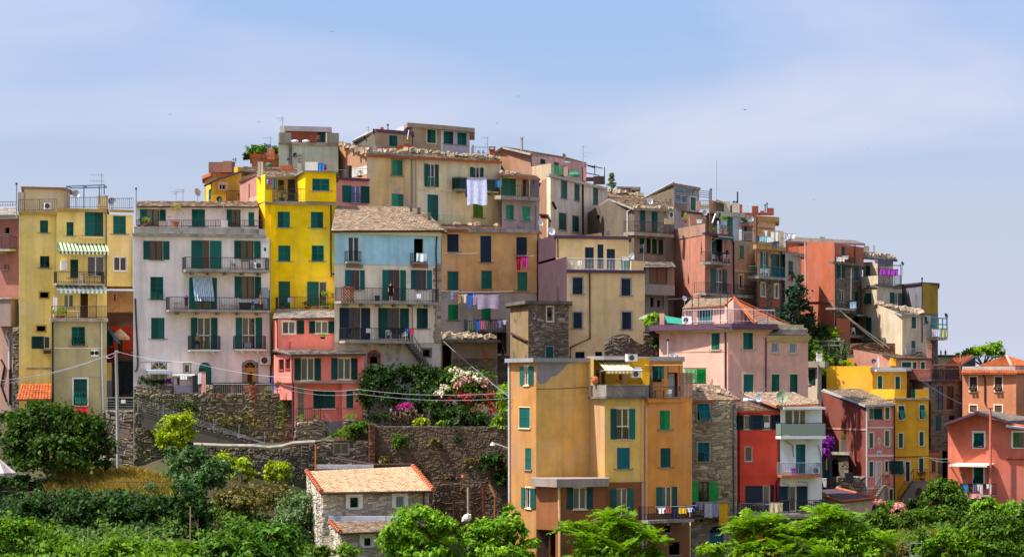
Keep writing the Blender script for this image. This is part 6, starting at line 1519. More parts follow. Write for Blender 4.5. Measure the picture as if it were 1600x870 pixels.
for p in ([(578,245,284.5),(710,245,289.5)],[(578,245,284.5),(578,355,284.5)],[(710,235,289.5),(710,355,289.5)]): h.tubew(p,.05,IRON,'pergola_bar')
b.w(0,'A',501,410,534,470,flap=14); b.w(1,'O',668,406,692,478,fr=WHITE,sw=1.2); b.w(0,'C',503,551,536,662)
dish(720,233,13,290,'small grey satellite dish at the corner of the purple laundry terrace',.8,300,IRON)
for i,(x0,x1,y1,lb) in enumerate(((583,620,304,'purple sheet on the cream house terrace, left of three'),(622,658,308,'purple sheet on the cream house terrace, in the middle of three'),(660,694,306,'purple sheet on the cream house terrace, right of three'))): cloth(x0,262+i*2,x1,y1,285.5+i*1.4,'#a43fb0',lb,'sheet')
for x,lb in ((600,'brownish chair under the purple sheets, left'),(640,'brownish chair under the purple sheets, right')): chair(x,354,286,44,lb,flat('fawn_plastic','#a08a7a',.6),.2)
b3 = h.block([(566,283.6),(718,276.5),(838,281),(886,283)], None, 780, CR, name='lower_wall', tops=[474,532,538,542], D=6)
h.roof([(716,534,275.8),(850,540,280.8),(770,504,288),(566,474,286)],.2,CONC,(.5,.5,TILEG)); roof_rocks(h,(580,478,283.5),(840,532,280.5),20,.6,seed=32)
b3.w(1,'C',771,544,799,617,trim=CREAM,tw=.1); b3.w(1,'C',772,689,795,764); b3.w(2,'T',848,545,864,588,flap=30); b3.pipe(1,[(836,540),(836,700)],.06,BROWNP); h.rail([(736,768,276.5),(846,768,280.5)],.55,LGREY,bars=.2)
b4 = h.block([(845,283.4),(926,286)], 672, 900, plaster('#7a6f62',.5), name='stone_pier', D=4, stones=dict(mat=DSTONE,sz=(.45,.28),proud=.04))
bx = h.block([(478,285.5),(686,279)], 668, 800, plaster('#6d6257',.5), name='stone_base', D=1, stones=dict(mat=DSTONE,sz=(.45,.28),proud=.04))
h.boxw(845,668,985,684,282,3.4,CONC,'balcony_slab');
for p in ([(888,668,282),(888,552,282)],[(930,668,282),(930,556,282)],[(982,668,282),(982,556,282)],[(886,552,282),(984,558,282)],[(886,590,282),(984,594,282)],[(984,558,282),(978,560,286)],[(984,668,285.5),(982,560,285.5)],[(905,556,282),(905,620,282)],[(956,558,282),(956,620,282)]): h.tubew(p,.06,flat('teal_frame','#2d5f66',.5),'balcony_frame')
h.rail([(888,668,281.9),(982,668,281.9)],.85,IRON,bars=.25)
for x0,x1,y0,y1,c,lb,Y in ((890,912,616,666,'#c9b3c4','pale pink cloth over the corner balcony railing','281.6'),(914,934,618,664,'#b9c4de','pale blue cloth over the corner balcony railing','281.6'),(940,982,618,668,'#a3ab74','sage green mat over the corner balcony railing','281.6'),(904,926,586,616,'#2f9a4a','bright green cloth hung inside the corner balcony','283')): cloth(x0,y0,x1,y1,float(Y),c,lb,'towel')
dish(978,540,15,283,'dark satellite dish at the corner balcony facing the sky',.7,600,flat('navy_dish','#1e2c48',.5))
chimney(h,835,316,522,10,288,IRON,IRON,kind='pipe')
h2 = House('ochre_box_house', 'grey and ochre box shaped house at the right end of the ridge', 'house', (830, 800, 288))
b = h2.block([(660,298),(834,288),(929,291)], 348, 900, plaster('#80808a',.3,'#a3a3a8',.35,.3), D=5); h2.block([(835,287.9),(929,290.9)], 349, 528, plaster('#b08a2a',.4,'#8f6a1e',.35,.8), D=.2, ground=False, name='ochre_wall'); h2.slab([(660,298),(834,288),(929,291)],343,.16,PURPLE,D=5,over=.15)
# ---- roof terrace with two people
view('D4')
h = House('cream_lookout_terrace', 'cream lookout terrace wall at the edge of the ridge where two people lean', 'terrace', (310, 500, 292)); b = h.block([(200,292),(420,294)], 412, 620, plaster('#c9b486',.3), D=5); b.ledge(0,246,404,400,418,.3,DWOOD,'coping')
person(272,432,293.2,70,'person in a dark jacket leaning on the cream lookout wall, left of two','#23222a','#23222a',None,'stand',.8); person(312,430,293.6,68,'person in a plum shirt leaning on the cream lookout wall, right of two','#5a2f45','#24242c',None,'stand',-.6)
h = House('orange_roof_shed', 'low shed with an orange tiled roof and a dark plank gable', 'shed', (460, 640, 284)); b = h.block([(310,284),(450,284),(566,288)], None, 640, plaster('#4a3f52',.3), tops=[505,494,420], D=3)
h.roof([(306,492,283.5),(450,494,283.5),(545,408,291),(400,410,291)],.12,TERRA,(.26,.45,TILEO,'pan')); h.roof([(450,497,283.4),(566,420,290),(546,404,291.2),(452,488,283.6)],.12,DWOOD,None,name='verge'); h.tubew([(437,400,284.5),(437,500,284.5)],.03,LGREY,'pole')
h.rail([(566,492,287),(790,492,287)],.95,flat('green_rail','#4a6a5c',.5),bars=1.6,name='fence_rail'); h.rail([(566,452,287.2),(790,452,287.2)],.4,flat('green_rail','#4a6a5c',.5),bars=1.6,name='fence_rail')
# ---- orange house at the right edge
h = House('orange_hip_house', 'orange house with brown shutters and an orange hipped roof at the right edge', 'house', (700, 870, 266))
OR = plaster('#c8825c', .14, '#c49a98', .26, .35)
b = h.block([(456,268),(912,264.5),(1100,270)], 566, 1300, OR, D=8)
for a in ((519,590,580,714),(732,590,793,714)): b.w(0,'T',*a,sh='n',trim=CREAM,tw=.12,flap=36)
for a in ((519,832,580,890),(730,832,793,890)): b.w(0,'C',*a,sh='n',trim=CREAM,tw=.12)
b.w(0,'C',519,1000,580,1100,sh='n'); b.w(0,'C',730,1000,793,1100,sh='n')
b.ledge(0,450,556,914,568,.3,LGREY,'gutter'); b.pipe(0,[(632,575),(646,600),(646,800),(655,830)],.07,IRON)
h.roof([(448,560,267.4),(916,562,264),(916,536,265.5),(450,532,269)],.1,TERRA,(.24,.42,TILEO,'pan'),name='eave_roof'); h.roof([(914,562,264),(1110,566,269.6),(1110,540,271),(914,536,265.5)],.1,TERRA,(.24,.42,TILEO,'pan'),name='eave_roof')
bp = h.block([(454,269.2),(904,265.8),(1105,271.4)], 500, 540, plaster('#b8b0a2',.5), name='parapet', D=6, ground=False)
h.roof([(598,498,269),(872,498,267.5),(832,418,274),(816,416,275)],.1,TERRA,(.24,.42,TILEO,'pan')); h.roof([(872,498,267.5),(1130,500,274),(840,420,275.5),(832,418,274)],.1,TERRA,(.24,.42,TILEO,'pan'),name='hip_roof'); h.tubew([(872,494,267.3),(832,414,273.9)],.12,plaster('#d0a080',.3),'hip_ridge')
# ---- pink house with tiled roof
view('B6')
h = House('low_pink_house', 'low pink house with a speckled tiled roof and a pink chimney', 'house', (430, 260, 274))
b = h.block([(204,277.5),(430,273),(596,276)], None, 400, plaster('#b88272',.18), tops=[50,92,96], D=4)
h.roof([(426,92,272.3),(606,96,275.6),(560,84,282),(204,44,279)],.16,BROWNP,(.45,.5,TILEW)); roof_rocks(h,(230,44,283.5),(580,88,278),22,.4,seed=33)
for a in ((448,114,494,150),(503,114,521,150),(543,114,563,151)): b.w(1,'C',*a,sh='t',trim=CREAM,tw=.1)
chimney(h,586,22,128,22,276,plaster('#b88272',.18),plaster('#b88272',.18),kind='cap'); chimney(h,538,62,84,22,279,BRICK,BRICK,kind='cap')
# ---- grey stone house with lattice terrace
h = House('lattice_terrace_house', 'tall grey stone house with a reddish wooden lattice round its roof terrace', 'house', (640, 740, 268))
b = h.block([(474,276),(595.5,268.5),(756,271)], 208, 740, plaster('#7b6f63',.4), D=6, stones=dict(mat=DSTONE,sz=(.42,.24),proud=.03,gap=.12,segs=[1]))
b.w(1,'W',618,236,656,356,fr=DWOOD,glass=GLASSB); b.w(1,'W',673,236,710,352,fr=DWOOD,glass=glassmat('plum_curtain','#3a1f22',.3)); b.w(1,'C',618,385,647,462,'t'); b.w(1,'C',685,383,715,406,'k'); b.w(1,'D',652,560,680,720,sill=False)
b.ledge(1,590,200,768,210,.35,PURPLE,'coping'); b.ledge(0,470,200,596,210,.35,PURPLE,'coping'); b.pipe(0,[(588,212),(590,500)],.10,DWOOD)
LATT = flat('red_lattice','#7d4a3a',.7,var=.3)
m = MB()
def lattice(q0,q1,ht,mb,st=.34):
 d = q1-q0; n = max(2,int(d.length/st)); up = V((0,0,ht))
 for k in range(n+1):
  p = q0 + d*(k/n); mb.tube([p, p+up],.045,4)
  if k < n: mb.tube([p, p+d*(1/n)+up*.5],.03,4,cap=False); mb.tube([p+up*.5, p+d*(1/n)+up],.03,4,cap=False); mb.tube([p+d*(1/n), p+up*.5],.03,4,cap=False); mb.tube([p+d*(1/n)+up*.5, p+up],.03,4,cap=False)
 mb.tube([q0+up,q1+up],.06,4); mb.tube([q0+up*.5,q1+up*.5],.04,4)
lattice(P(474,200,273.5),P(592,202,269),.95,m); wpart('lattice_fence', m, LATT, h.o)
m = MB(); lattice(P(600,202,268.6),P(744,204,271),1.0,m,.3); wpart('lattice_fence', m, DWOOD, h.o); m = MB(); lattice(P(604,168,271.5),P(742,168,273),.75,m,.5); wpart('lattice_fence', m, LATT, h.o); h.boxw(738,112,748,204,270.6,.3,LATT,'lattice_post')
# ---- wide yellow house
YR = plaster('#eeb22e', .12, '#e2a628', .3, .3, k=.97)
h = House('yellow_stair_house', 'bright yellow narrow house with tilted shutters and an outside stair', 'house', (500, 850, 262))
bw = h.block([(69,272),(300,270)], 134, 330, YR, name='rear_wall', D=3); bt = h.block([(301,269.8),(473,271)], 160, 330, YR, name='upper_wall', D=5, ground=False); b = h.block([(300,268),(412,264),(583,264.7)], 300, 850, YR, name='wall', D=7)
h.block([(293,267.8),(411.5,263.9)], 251, 301, YR, name='terrace_parapet', D=.3, ground=False); h.block([(412,263.9),(470,264.1)], 251, 301, YR, name='terrace_parapet', D=.3, ground=False); h.block([(515,264.2),(581,264.5)], 251, 301, YR, name='terrace_parapet', D=.3, ground=False)
b.ledge(1,408,294,588,304,.25,CONC,'coping'); h.slab([(303,269.4),(480,270.7)],140,.35,plaster('#b9b5a8',.3),D=5,over=.3); bt.ledge(0,320,152,470,162,.9,WHITE,'rolled_awning')
bt.w(0,'C',327,184,348,248,trim=CREAM,tw=.1); bt.w(0,'C',416,186,438,250,trim=CREAM,tw=.1); h.boxw(392,94,420,134,273,1,YR,'chimney')
loose_shutter(bt.f[0],h,474,250,508,294,'g',.9)
for a in ((432,334,458,404),(538,330,560,400)): b.w(1,'A',*a,trim=CREAM,tw=.1,flap=24)
for a in ((432,473,453,544),(537,465,557,535),(535,598,556,665)): b.w(1,'C',*a,trim=CREAM,tw=.1)
b.w(1,'A',431,610,453,680,trim=CREAM,tw=.1,flap=20); b.w(1,'c',468,616,487,714,sh='k',trim=CREAM,tw=.1); b.pipe(1,[(412,592),(580,588)],.04,BROWNP,name='conduit'); b.pipe(0,[(405,310),(406,840)],.08,BROWNP)
dish(307,110,13,271,'dark round satellite dish in front of the low pink house wall',-.3,140,flat('navy_dish','#1e2c48',.5)); chimney(h,331,88,134,8,272,WHITE,kind='plain'); h.boxw(172,94,204,132,275,2,YR,'yellow_pier'); h.boxw(168,78,208,94,275,2.2,DCONC,'pier_cap')
by = h.block([(578,266.2),(630,267)], 570, 850, plaster('#d09a3a',.2), name='porch_wall', D=3); by.w(0,'c',598,600,618,668,'n'); h.rail([(582,572,266),(632,574,266.8)],.8,DWOOD,bars=.25); h.slab([(578,266.1),(630,266.9)],571,.3,TERRA,D=3,over=.2)
def stair(h, x0,y0,x1,y1,Y,n,wd,mat,name='step',dY=0):
 for k in range(n):
  t = k/n; a = P(x0+(x1-x0)*t, y0+(y1-y0)*t, Y); c = P(x0+(x1-x0)*(t+1.0/n), y0, Y); z = P(0,y0+(y1-y0)*(k+1)/n,Y).z
  m = MB(); m.ab(min(a.x,c.x), max(a.x,c.x), Y-wd, Y, P(0,y0,Y).z-.5, z - (k%2)*.0); m.ab(min(a.x,c.x)-.03, max(a.x,c.x)+.0, Y-wd-.03, Y-.001, z+.002, z+.05, mi=1); wpart(name, m, [mat, CONC], h.o)
stair(h,424,826,504,712,264.2,13,1.3,plaster('#7d7263',.5)); h.boxw(504,712,580,850,263.2,1.9,plaster('#7d7263',.5,'#93856f',.45,.8),'stair_landing'); rail_world(h.o,[P(430,822,262.9),P(506,708,262.9),P(578,708,263)],1.0,IRON,.3,'stair_railing')
m = MB();
pts = [(518,850),(518,770),(524,752),(535,744),(546,750),(553,768),(553,850)]; m.q(*[P(a,c,263.17) for a,c in pts]); m.q(*[P(a,c,263.16) for a,c in pts[::-1]]); wpart('arched_door', m, DWOOD, h.o)
pot(552,712,263.8,30,16,'dark red flower box on the yellow stair house landing','brown',flower='red'); pot(545,690,263.4,26,10,'red geranium box on the yellow house stair landing','mid',flower='red')
pot(582,570,265.6,22,16,'potted plant on the yellow house porch terrace','mid',fh=2)
# ---- brick pink house with emblem
h = House('brick_pink_house', 'brick pink house with white bands, an oval emblem and olive shutters', 'house', (268, 820, 262))
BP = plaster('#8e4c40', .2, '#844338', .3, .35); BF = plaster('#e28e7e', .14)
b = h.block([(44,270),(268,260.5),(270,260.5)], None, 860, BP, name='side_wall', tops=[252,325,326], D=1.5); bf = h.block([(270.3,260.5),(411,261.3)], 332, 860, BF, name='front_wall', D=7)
h.roof([(262,331,260),(418,322,260.8),(228,246,271),(56,250,270)],.18,LGREY,(.45,.5,TILEW)); h.roof([(44,254,270),(264,332,260),(270,326,260.8),(58,248,271)],.14,LGREY,None,name='verge')
bf.w(0,'R',284,347,304,402,'d',trim=CREAM,tw=.1,sw=.9); bf.w(0,'C',365,342,384,402,'o',trim=CREAM,tw=.12); bf.w(0,'C',285,470,303,545,'o',trim=CREAM,tw=.12); bf.w(0,'C',364,460,384,537,'o',trim=CREAM,tw=.12); bf.w(0,'C',285,615,303,690,'g',trim=CREAM,tw=.1); bf.w(0,'P',320,618,342,735,fr=LGREY,trim=CREAM,tw=.13); bf.w(0,'R',364,611,382,678,'d',fr=WHITE,sw=1.1,trim=CREAM,tw=.1); bf.w(0,'c',386,752,402,830,'k',trim=CREAM,tw=.1); bf.w(0,'D',356,755,370,830,sill=False)
loose_shutter(bf.f[0],h,286,348,303,402,'o',.0)
bf.ledge(0,268,580,412,590,.05,CREAM,'course_or_shade_line'); bf.ledge(0,268,440,412,447,.05,CREAM,'course_or_shade_line'); bf.ledge(0,268,744,350,752,.05,CREAM,'course_or_shade_line'); b.ledge(0,60,447,268,455,.05,plaster('#c9998c',.2),'course_or_shade_line'); bf.pipe(0,[(272,335),(272,780)],.09,LGREY); bf.pipe(0,[(411,330),(411,820)],.07,IRON)
f = bf.f[0]; m = MB(); u,z = f.uz(334,512,.03); N=20; m.q(*[f.pt(u+.15*cos(2*pi*k/N),z+.36*sin(2*pi*k/N),.03) for k in range(N)]); wpart('oval_emblem', m, CREAM, h.o); m = MB(); m.box(f.pt(u-.015,z-.28,.035),f.u*.03,f.n*.01,V((0,0,.56))); m.box(f.pt(u-.11,z-.02,.033),f.u*.22,f.n*.009,V((0,0,.04))); m.q(*[f.pt(u+.05*cos(2*pi*k/12),z+.1+.07*sin(2*pi*k/12),.049) for k in range(12)]); wpart('emblem_cross', m, plaster('#a06a5a',.2), h.o)
u0,u1,z0,z1 = f.rect(323,561,347,588,.04); m = MB(); m.box(f.pt(u0,z0,.005),f.u*(u1-u0),f.n*.04,V((0,0,z1-z0))); pl = wpart('plaque', m, WHITE, h.o); m = MB(); w_ = (u1-u0)
for i,(a,bb) in enumerate(((.2,.34),(.42,.56),(.64,.78))):
 for zz in (.25,.42,.58): m.box(f.pt(u0+w_*a,z0+(z1-z0)*zz,.047),f.u*w_*(bb-a),f.n*.006,V((0,0,(z1-z0)*.11)))
m.box(f.pt(u0+w_*.34,z0+(z1-z0)*.2,.047),f.u*w_*.05,f.n*.006,V((0,0,(z1-z0)*.5))); wpart('plaque_lettering', m, BLUEP, h.o).parent = pl
stair(h,300,815,352,735,260.3,10,1.3,plaster('#86796a',.5)); rail_world(h.o,[P(306,812,259),P(352,735,259)],1.0,IRON,.3,'stair_railing'); h.boxw(352,735,380,860,259.2,1.5,plaster('#8f7a6a',.5),'stair_landing'); rail_world(h.o,[P(352,735,259.1),P(384,735,259.1)],.95,IRON,.25,'landing_railing')
pot(376,692,260.6,26,10,'pink flower box under the small window of the brick pink house','mid',flower='pink',fh=1.4); pot(378,738,259.6,24,12,'dark red plant on the brick pink house landing','brown',fh=1.2)
b.pipe(0,[(170,590),(173,660),(172,700)],.08,LGREY)
# ---- salmon house right front
view('D5')
h = House('salmon_corner_house', 'salmon red gabled house with green shutters and a cream sloping awning at the right edge', 'house', (55, 800, 240))
SC_ = plaster('#d6745c', .15, '#cc6a52', .3, .35)
b = h.block([(54,242),(386,239.6),(760,238.7)], 152, 870, SC_, D=8); b.peak(0,272,62); b.zt = [P(0,150,242).z, P(0,118,239.6).z, P(0,185,238.7).z]
h.roof([(18,152,240.6),(270,60,239),(300,56,246),(60,150,249)],.2,PURPLE,None,name='left_roof'); h.roof([(512,134,238.2),(268,58,238.8),(330,50,250),(760,120,247)],.2,PURPLE,(.4,.45,TILEG))
m=MB(); A,B,C,D_ = P(268,58,238.6),P(515,134,238),P(515,134,239.2),P(268,58,239.8);
h.roof([(492,165,238),(780,200,239.6),(760,170,244),(540,140,243)],.16,LGREY,None,name='lower_roof')
b.w(0,'T',250,222,326,333,trim=WHITE,tw=.17,flap=30); b.w(0,'T',250,480,322,612,'g',trim=WHITE,tw=.14,flap=30); b.w(1,'H',545,219,628,333,'o',trim=WHITE,tw=.15); b.w(1,'C',556,770,596,850,'g',trim=WHITE,tw=.16); b.w(0,'D',205,722,245,860,sill=False); b.w(0,'D',258,720,325,860,sill=False,trim=STONE,tw=.12); b.w(0,'c',330,722,370,835,'d')
h.tubew([(375,870,238.6),(375,60,238.6)],.12,SC_,'flue_pipe'); h.tubew([(358,38,238.6),(395,38,238.6)],.05,DWOOD,'flue_cap'); h.tubew([(375,62,238.6),(375,36,238.6)],.06,DWOOD,'flue_cap')
b.awn(0,125,410,447,478,1.5,[flat('cream_awning','#dccdb8',.85)],1,drop=.12); b.pipe(1,[(495,410),(628,416)],.09,plaster('#ba5c46',.2),name='conduit')
b.bal(0,140,388,690,606,.9,slab=CONC,th=.14,rmat=IRON,bars=.2)
u=0
for i,(x0,x1,y1,c,k_,lb) in enumerate([(145,172,684,'#1d3a7a','towel','dark blue towel first on the salmon house washing line'),(174,204,682,'#2f7fc4','towel','sky blue towel on the salmon house washing line'),(206,240,674,'#24242e','shirt','black shirt on the salmon house washing line'),(242,270,668,'#6a5f86','towel','grey violet towel on the salmon house washing line'),(272,294,660,'#cfd3d0','shirt','white and green shirt on the salmon house washing line'),(295,318,690,'#dcdcd8','trousers','white trousers on the salmon house washing line'),(319,342,648,'#1b1e26','shirt','black top near the right end of the salmon house washing line'),(344,364,640,'#e0e0dc','shirt','white top near the right end of the salmon house washing line'),(365,386,682,'#c9c4c2','shirt','pale shirt last on the salmon house washing line')]): cloth(x0,606,x1,y1,237.2,c,lb,k_)
cloth(180,676,302,718,237.1,'#d99a94','pink cloth draped across the bottom of the salmon house balcony','cloth')
pot(172,562,239.6,28,14,'dark hanging basket on the salmon house wall under the awning','dark',DCONC,fh=1.6)
for x in (172,350): h.tubew([(x,480,237.7),(x,606,237.7)],.02,IRON,'awning_stay')
# ---- cream shed
view('B6')
h = House('cream_shed', 'small cream shed with a dark roof edged in terracotta tiles', 'shed', (150, 880, 238)); CRS = plaster('#e0d0a4',.3)
b = h.block([(40,244),(148,238),(314,242)], None, 980, CRS, tops=[790,812,800], D=5); h.roof([(146,816,237.4),(322,798,241.8),(120,750,249),(40,756,248)],.12,flat('dark_felt','#4a3a44',.9,var=.35),None); h.tubew([(146,815,237.3),(322,797,241.7)],.12,TERRA,'tile_edge'); h.tubew([(322,797,241.7),(120,748,249)],.12,TERRA,'tile_edge'); h.tubew([(40,785,243),(146,815,237.3)],.12,TERRA,'tile_edge')
view('C6'); b.w(1,'c',300,512,354,586,'k',trim=STONE,tw=.15)
# ---- stone arch terrace beside the brick pink house
view('B6')
h = House('stone_arch_terrace', 'stone terrace wall with an arch and a teal door left of the brick pink house', 'wall', (120, 800, 266))
b = h.block([(40,262),(180,259.5)], 575, 900, plaster('#7a6d5c',.5), D=3, stones=dict(mat=DSTONE,sz=(.45,.28),proud=.05,gap=.15)); b.w(0,'Da',92,598,130,690,sill=False); b.w(0,'c',58,616,84,700,sh='t'); b.ledge(0,38,566,186,580,.35,CONC,'coping'); h.boxw(140,505,172,572,261,1.2,plaster('#7d7060',.5),'stone_pier')
stonewall([(120,256),(266,257)],690,860,'low stone garden wall in front of the stone arch terrace',WSTONE,(.45,.28),1,name='garden_wall')
box_thing(166,672,206,722,254.5,.9,flat('black_plastic','#1f2228',.5),'black_bin','black bin on the stone garden wall terrace','bin'); box_thing(52,700,70,742,253,.7,WHITE,'white_cabinet','white cabinet beside the teal door','cabinet')
plant('bougainvillea','tall purple bougainvillea spilling over the stone terrace right of the white house','bougainvillea',[(72,530,258,30,45),(60,575,257,22,30)],1500,.3,'purp',base=(70,640,258),trunk=.08,crown='flowers',extra=[('mid',[(72,540,258.3,30,45)],250,.3,'leaves')])
pot(155,506,261.4,30,12,'green plant on top of the stone pier','mid',fh=1.2)
# pink villa
view('B4'); YOFF[0] = 24.0
h = House('pink_villa', 'large pink villa with cream cornice, plum coping and a small tiled roof room', 'house', (510, 1000, 199))
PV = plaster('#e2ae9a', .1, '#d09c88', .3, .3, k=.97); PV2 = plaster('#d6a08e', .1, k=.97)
b = h.block([(44,204.8),(510,199),(797,199.7)], 328, 1000, PV, D=8); b2 = h.block([(797.2,199.75),(1056,201.2)], 372, 1000, PV, name='right_wall', D=6)
def cornice(b, seg, x0, x1, y0, y1, mat, d0=.15, d1=.6):
 f = b.f[seg]; u0,u1,z0,z1 = f.rect(x0,y0,x1,y1,d1); m = MB()
 m.q(f.pt(u0,z0,d0),f.pt(u1,z0,d0),f.pt(u1,z1,d1),f.pt(u0,z1,d1)); m.q(f.pt(u0,z0,0),f.pt(u1,z0,0),f.pt(u1,z0,d0),f.pt(u0,z0,d0)); m.q(f.pt(u0,z1,d1),f.pt(u1,z1,d1),f.pt(u1,z1,0),f.pt(u0,z1,0))
 m.q(f.pt(u0,z0,0),f.pt(u0,z0,d0),f.pt(u0,z1,d1),f.pt(u0,z1,0)); m.q(f.pt(u1,z0,d0),f.pt(u1,z0,0),f.pt(u1,z1,0),f.pt(u1,z1,d1)); return wpart('cornice', m, mat, h.o)
CRN = plaster('#ddc590',.12)
cornice(b,0,-4,512,306,346,CRN); cornice(b,1,512,822,306,336,CRN); cornice(b2,0,792,1082,366,408,CRN)
h.slab([(0,204.4),(512,198.3),(828,199.2)],285,.45,PURPLE,D=7,over=.25)
br = h.block([(212,209),(548,205),(760,212)], None, 300, PV, name='roof_room', tops=[176,150,290], D=4, ground=False)
h.roof([(200,182,208.6),(496,160,205.2),(548,108,206.4),(262,120,215)],.12,TERRA,(.3,.45,TILEW)); h.roof([(700,288,203.5),(930,292,211),(560,112,211.5),(548,108,205.5)],.12,TERRA,(.4,.42,TILEW),name='right_roof')
h.tubew([(496,160,205),(548,108,206),(706,280,203.3)],.13,TILEO,'ridge_tiles'); h.tubew([(548,110,207),(925,288,211)],.10,TILEO,'ridge_tiles');
br.w(0,'C',312,189,405,275,'t'); bgable = h.block([(488,205.2),(548,204.4),(700,206)], None, 300, PV, name='gable', tops=[168,118,284], D=.4, ground=False); bgable.w(0,'c',502,185,543,277,'k')
for x in (268,312,460,508,686,780): h.tubew([(x,90 if x<600 else 160,202.5),(x,285,202.5)],.035,IRON,'trellis_post')
h.tubew([(105,120,203),(512,100,201.5)],.025,IRON,'trellis_bar'); h.rail([(205,282,202.4),(510,270,198.7)],1.0,LGREY,bars=.3,name='thin_railing'); h.rail([(512,272,198.6),(830,282,199.6)],1.0,LGREY,bars=.3,name='thin_railing')
h.boxw(512,186,542,278,200,.5,PV,'terrace_pier'); h.boxw(272,200,300,284,203,.5,PV,'terrace_pier'); h.boxw(50,215,78,292,205.6,.5,PV,'terrace_pier')
bb = h.block([(828,203.5),(1026,205)], 290, 372, plaster('#c2b48f',.3), name='parapet', D=.4, ground=False); f = bb.f[0]
m = MB()
for k in range(19):
 u = f.L*(k+.3)/19; m.box(f.pt(u,f.uz(900,345)[1],.01),f.u*.09,f.n*.5,V((0,0,.35)))
wpart('corbels', m, CONC, h.o)
h.roof([(788,356,199.2),(1066,362,200.8),(1030,340,204.8),(826,338,203)],.14,PURPLE,(.4,.4,TILEG),name='skirt_roof')
b.w(0,'C',400,348,456,463,trim=CRN,tw=.1); b.w(0,'C',408,703,458,724,trim=CRN,tw=.06); b.w(1,'C',614,346,680,460,trim=CRN,tw=.12); b.w(1,'C',617,629,683,752,trim=CRN,tw=.12)
for a in ((806,416,855,483),(929,418,978,487)): b2.w(0,'B',*a,fr=LGREY,trim=CRN,tw=.14,glass=glassmat('sky_glass','#6f7f96',.12),deep=.4)
for a in ((807,629,860,746),(931,629,983,770)): b2.w(0,'C',*a,trim=CRN,tw=.12)
b.pipe(0,[(492,322),(492,725)],.07,BROWNP); b2.pipe(0,[(800,352),(770,382),(768,745)],.07,BROWNP); b.ledge(1,512,488,532,730,.06,PV2,'pilaster'); b.ledge(0,160,474,480,477,.03,PV2,'course_or_shade_line')  # the villa's thin course is a shadow edge built as a raised strip
chimney(h,103,390,500,16,203,LGREY,BLACK,kind='pipe'); dish(137,496,24,200.8,'dark grey half hidden satellite dish at the foot of the pink villa wall',-.3,520,GREY)
ac(Fac(h,P(197,0,205.5),P(262,0,204.9)),197,236,265,286,'white air conditioner on the pink villa roof terrace')
dish(216,113,20,206.8,'white satellite dish on a pole above the pink villa tiled roof',.5,270,LGREY)
m = MB(); A,B,C,D_ = P(215,592,200.4),P(360,590,200.4),P(364,690,199.6),P(215,688,199.6)
hs = House('green_screen', 'bright green canvas screen beside the orange house roof', 'screen', (290,690,200));
for x0,x1,c in ((216,302,'#8fce86'),(304,362,'#0f9a3e')):
 m = MB(); a = P(x0,688,200.2); c_ = P(x1,592,200.2)
 for i in range(6):
  xa = a.x+(c_.x-a.x)*i/6; xb = a.x+(c_.x-a.x)*(i+1)/6; m.box((xa,a.y+.03*(i%2),a.z),(xb-xa,0,0),(0,.03,0),(0,0,c_.z-a.z))
 wpart('canvas_panel', m, clothm(c), hs.o)
hs.tubew([(208,588,200.1),(366,588,200.1)],.04,IRON,'frame_bar'); hs.tubew([(304,588,200.1),(304,690,200.1)],.03,IRON,'frame_bar'); hs.tubew([(208,690,200.1),(366,690,200.1)],.05,IRON,'frame_bar')
m = MB(); c = P(132,250,203); A = P(-60,262,206);
for pts,mat_,nm in (([P(78,230,205),P(196,250,203.6),P(196,288,203),P(100,278,204)],flat('teal_canvas','#1f7a66',.8),'teal'),):
 m.q(*pts); dz=V((0,0,-.04)); m.q(*[p+dz for p in pts[::-1]]); [m.q(pts[i]+dz,pts[(i+1)%4]+dz,pts[(i+1)%4],pts[i]) for i in range(4)]; wthing('teal_awning', m, mat_, 'teal canvas awning left of the pink villa roof room', 'awning')
view('B2'); m = MB(); p = P(715,552,212); m.lathe(p,[(1.25,-.5),(1.2,-.38),(.6,-.1),(.05,.05)],10); wthing('pale_parasol', m, flat('pale_green_canvas','#7f8a6c',.85), 'pale green parasol top over the vine left of the pink villa', 'parasol')
chimney(h,768,555,625,26,206,PV,kind='plain')
# ---- small beige house right of villa
view('B4')
h = House('small_beige_house', 'small beige house with a white chimney right of the pink villa', 'house', (1100, 800, 213))
b = h.block([(1056,214),(1124,213),(1146,216)], 556, 1000, plaster('#c9b49e',.3), D=4); b.w(0,'R',1056.5,596,1072,695,'d'); h.slab([(1054,214),(1124,212.6),(1150,216)],540,.5,CONC,D=4,over=.5); b.ledge(0,1072,595,1101,697,.06,SH['d'],'shutter_leaf'); chimney(h,1131,472,545,40,214.5,WHITE,DCONC,kind='cap'); b.ledge(1,1124,560,1142,800,.08,CONC,'pilaster')
YOFF[0] = 0.0
# orange house in front
view('B7')
h = House('front_orange_house', 'big ochre orange house in front with a yellow striped awning on its terrace', 'house', (240, 1000, 195))
T1 = plaster('#b88348', .3, '#aa7842', .33, .4); T2 = plaster('#dcae60', .3, '#cc9c58', .35, .35); Y1 = plaster('#eec064', .2, '#e2b458', .3, .3); B1_ = plaster('#905a36', .2); O1 = plaster('#eb9a4a', .16, '#dc8e42', .3, .3)  # plaster colours allow for light: narrow sunlit wall toned down, wide shaded wall lifted
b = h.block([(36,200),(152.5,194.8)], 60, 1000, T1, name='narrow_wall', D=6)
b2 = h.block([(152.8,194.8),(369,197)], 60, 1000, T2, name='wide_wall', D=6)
b3 = h.block([(369.3,197),(434.5,194.4)], 217, 1000, plaster('#c89a60',.3,'#a57d50',.3), name='return_wall', D=5)
b4 = h.block([(434.8,194.4),(596,195.6)], 217, 562, Y1, name='yellow_wall', D=5, ground=False); b4b = h.block([(434.8,194.42),(596,195.62)], 562.5, 1000, B1_, name='brown_base', D=5)
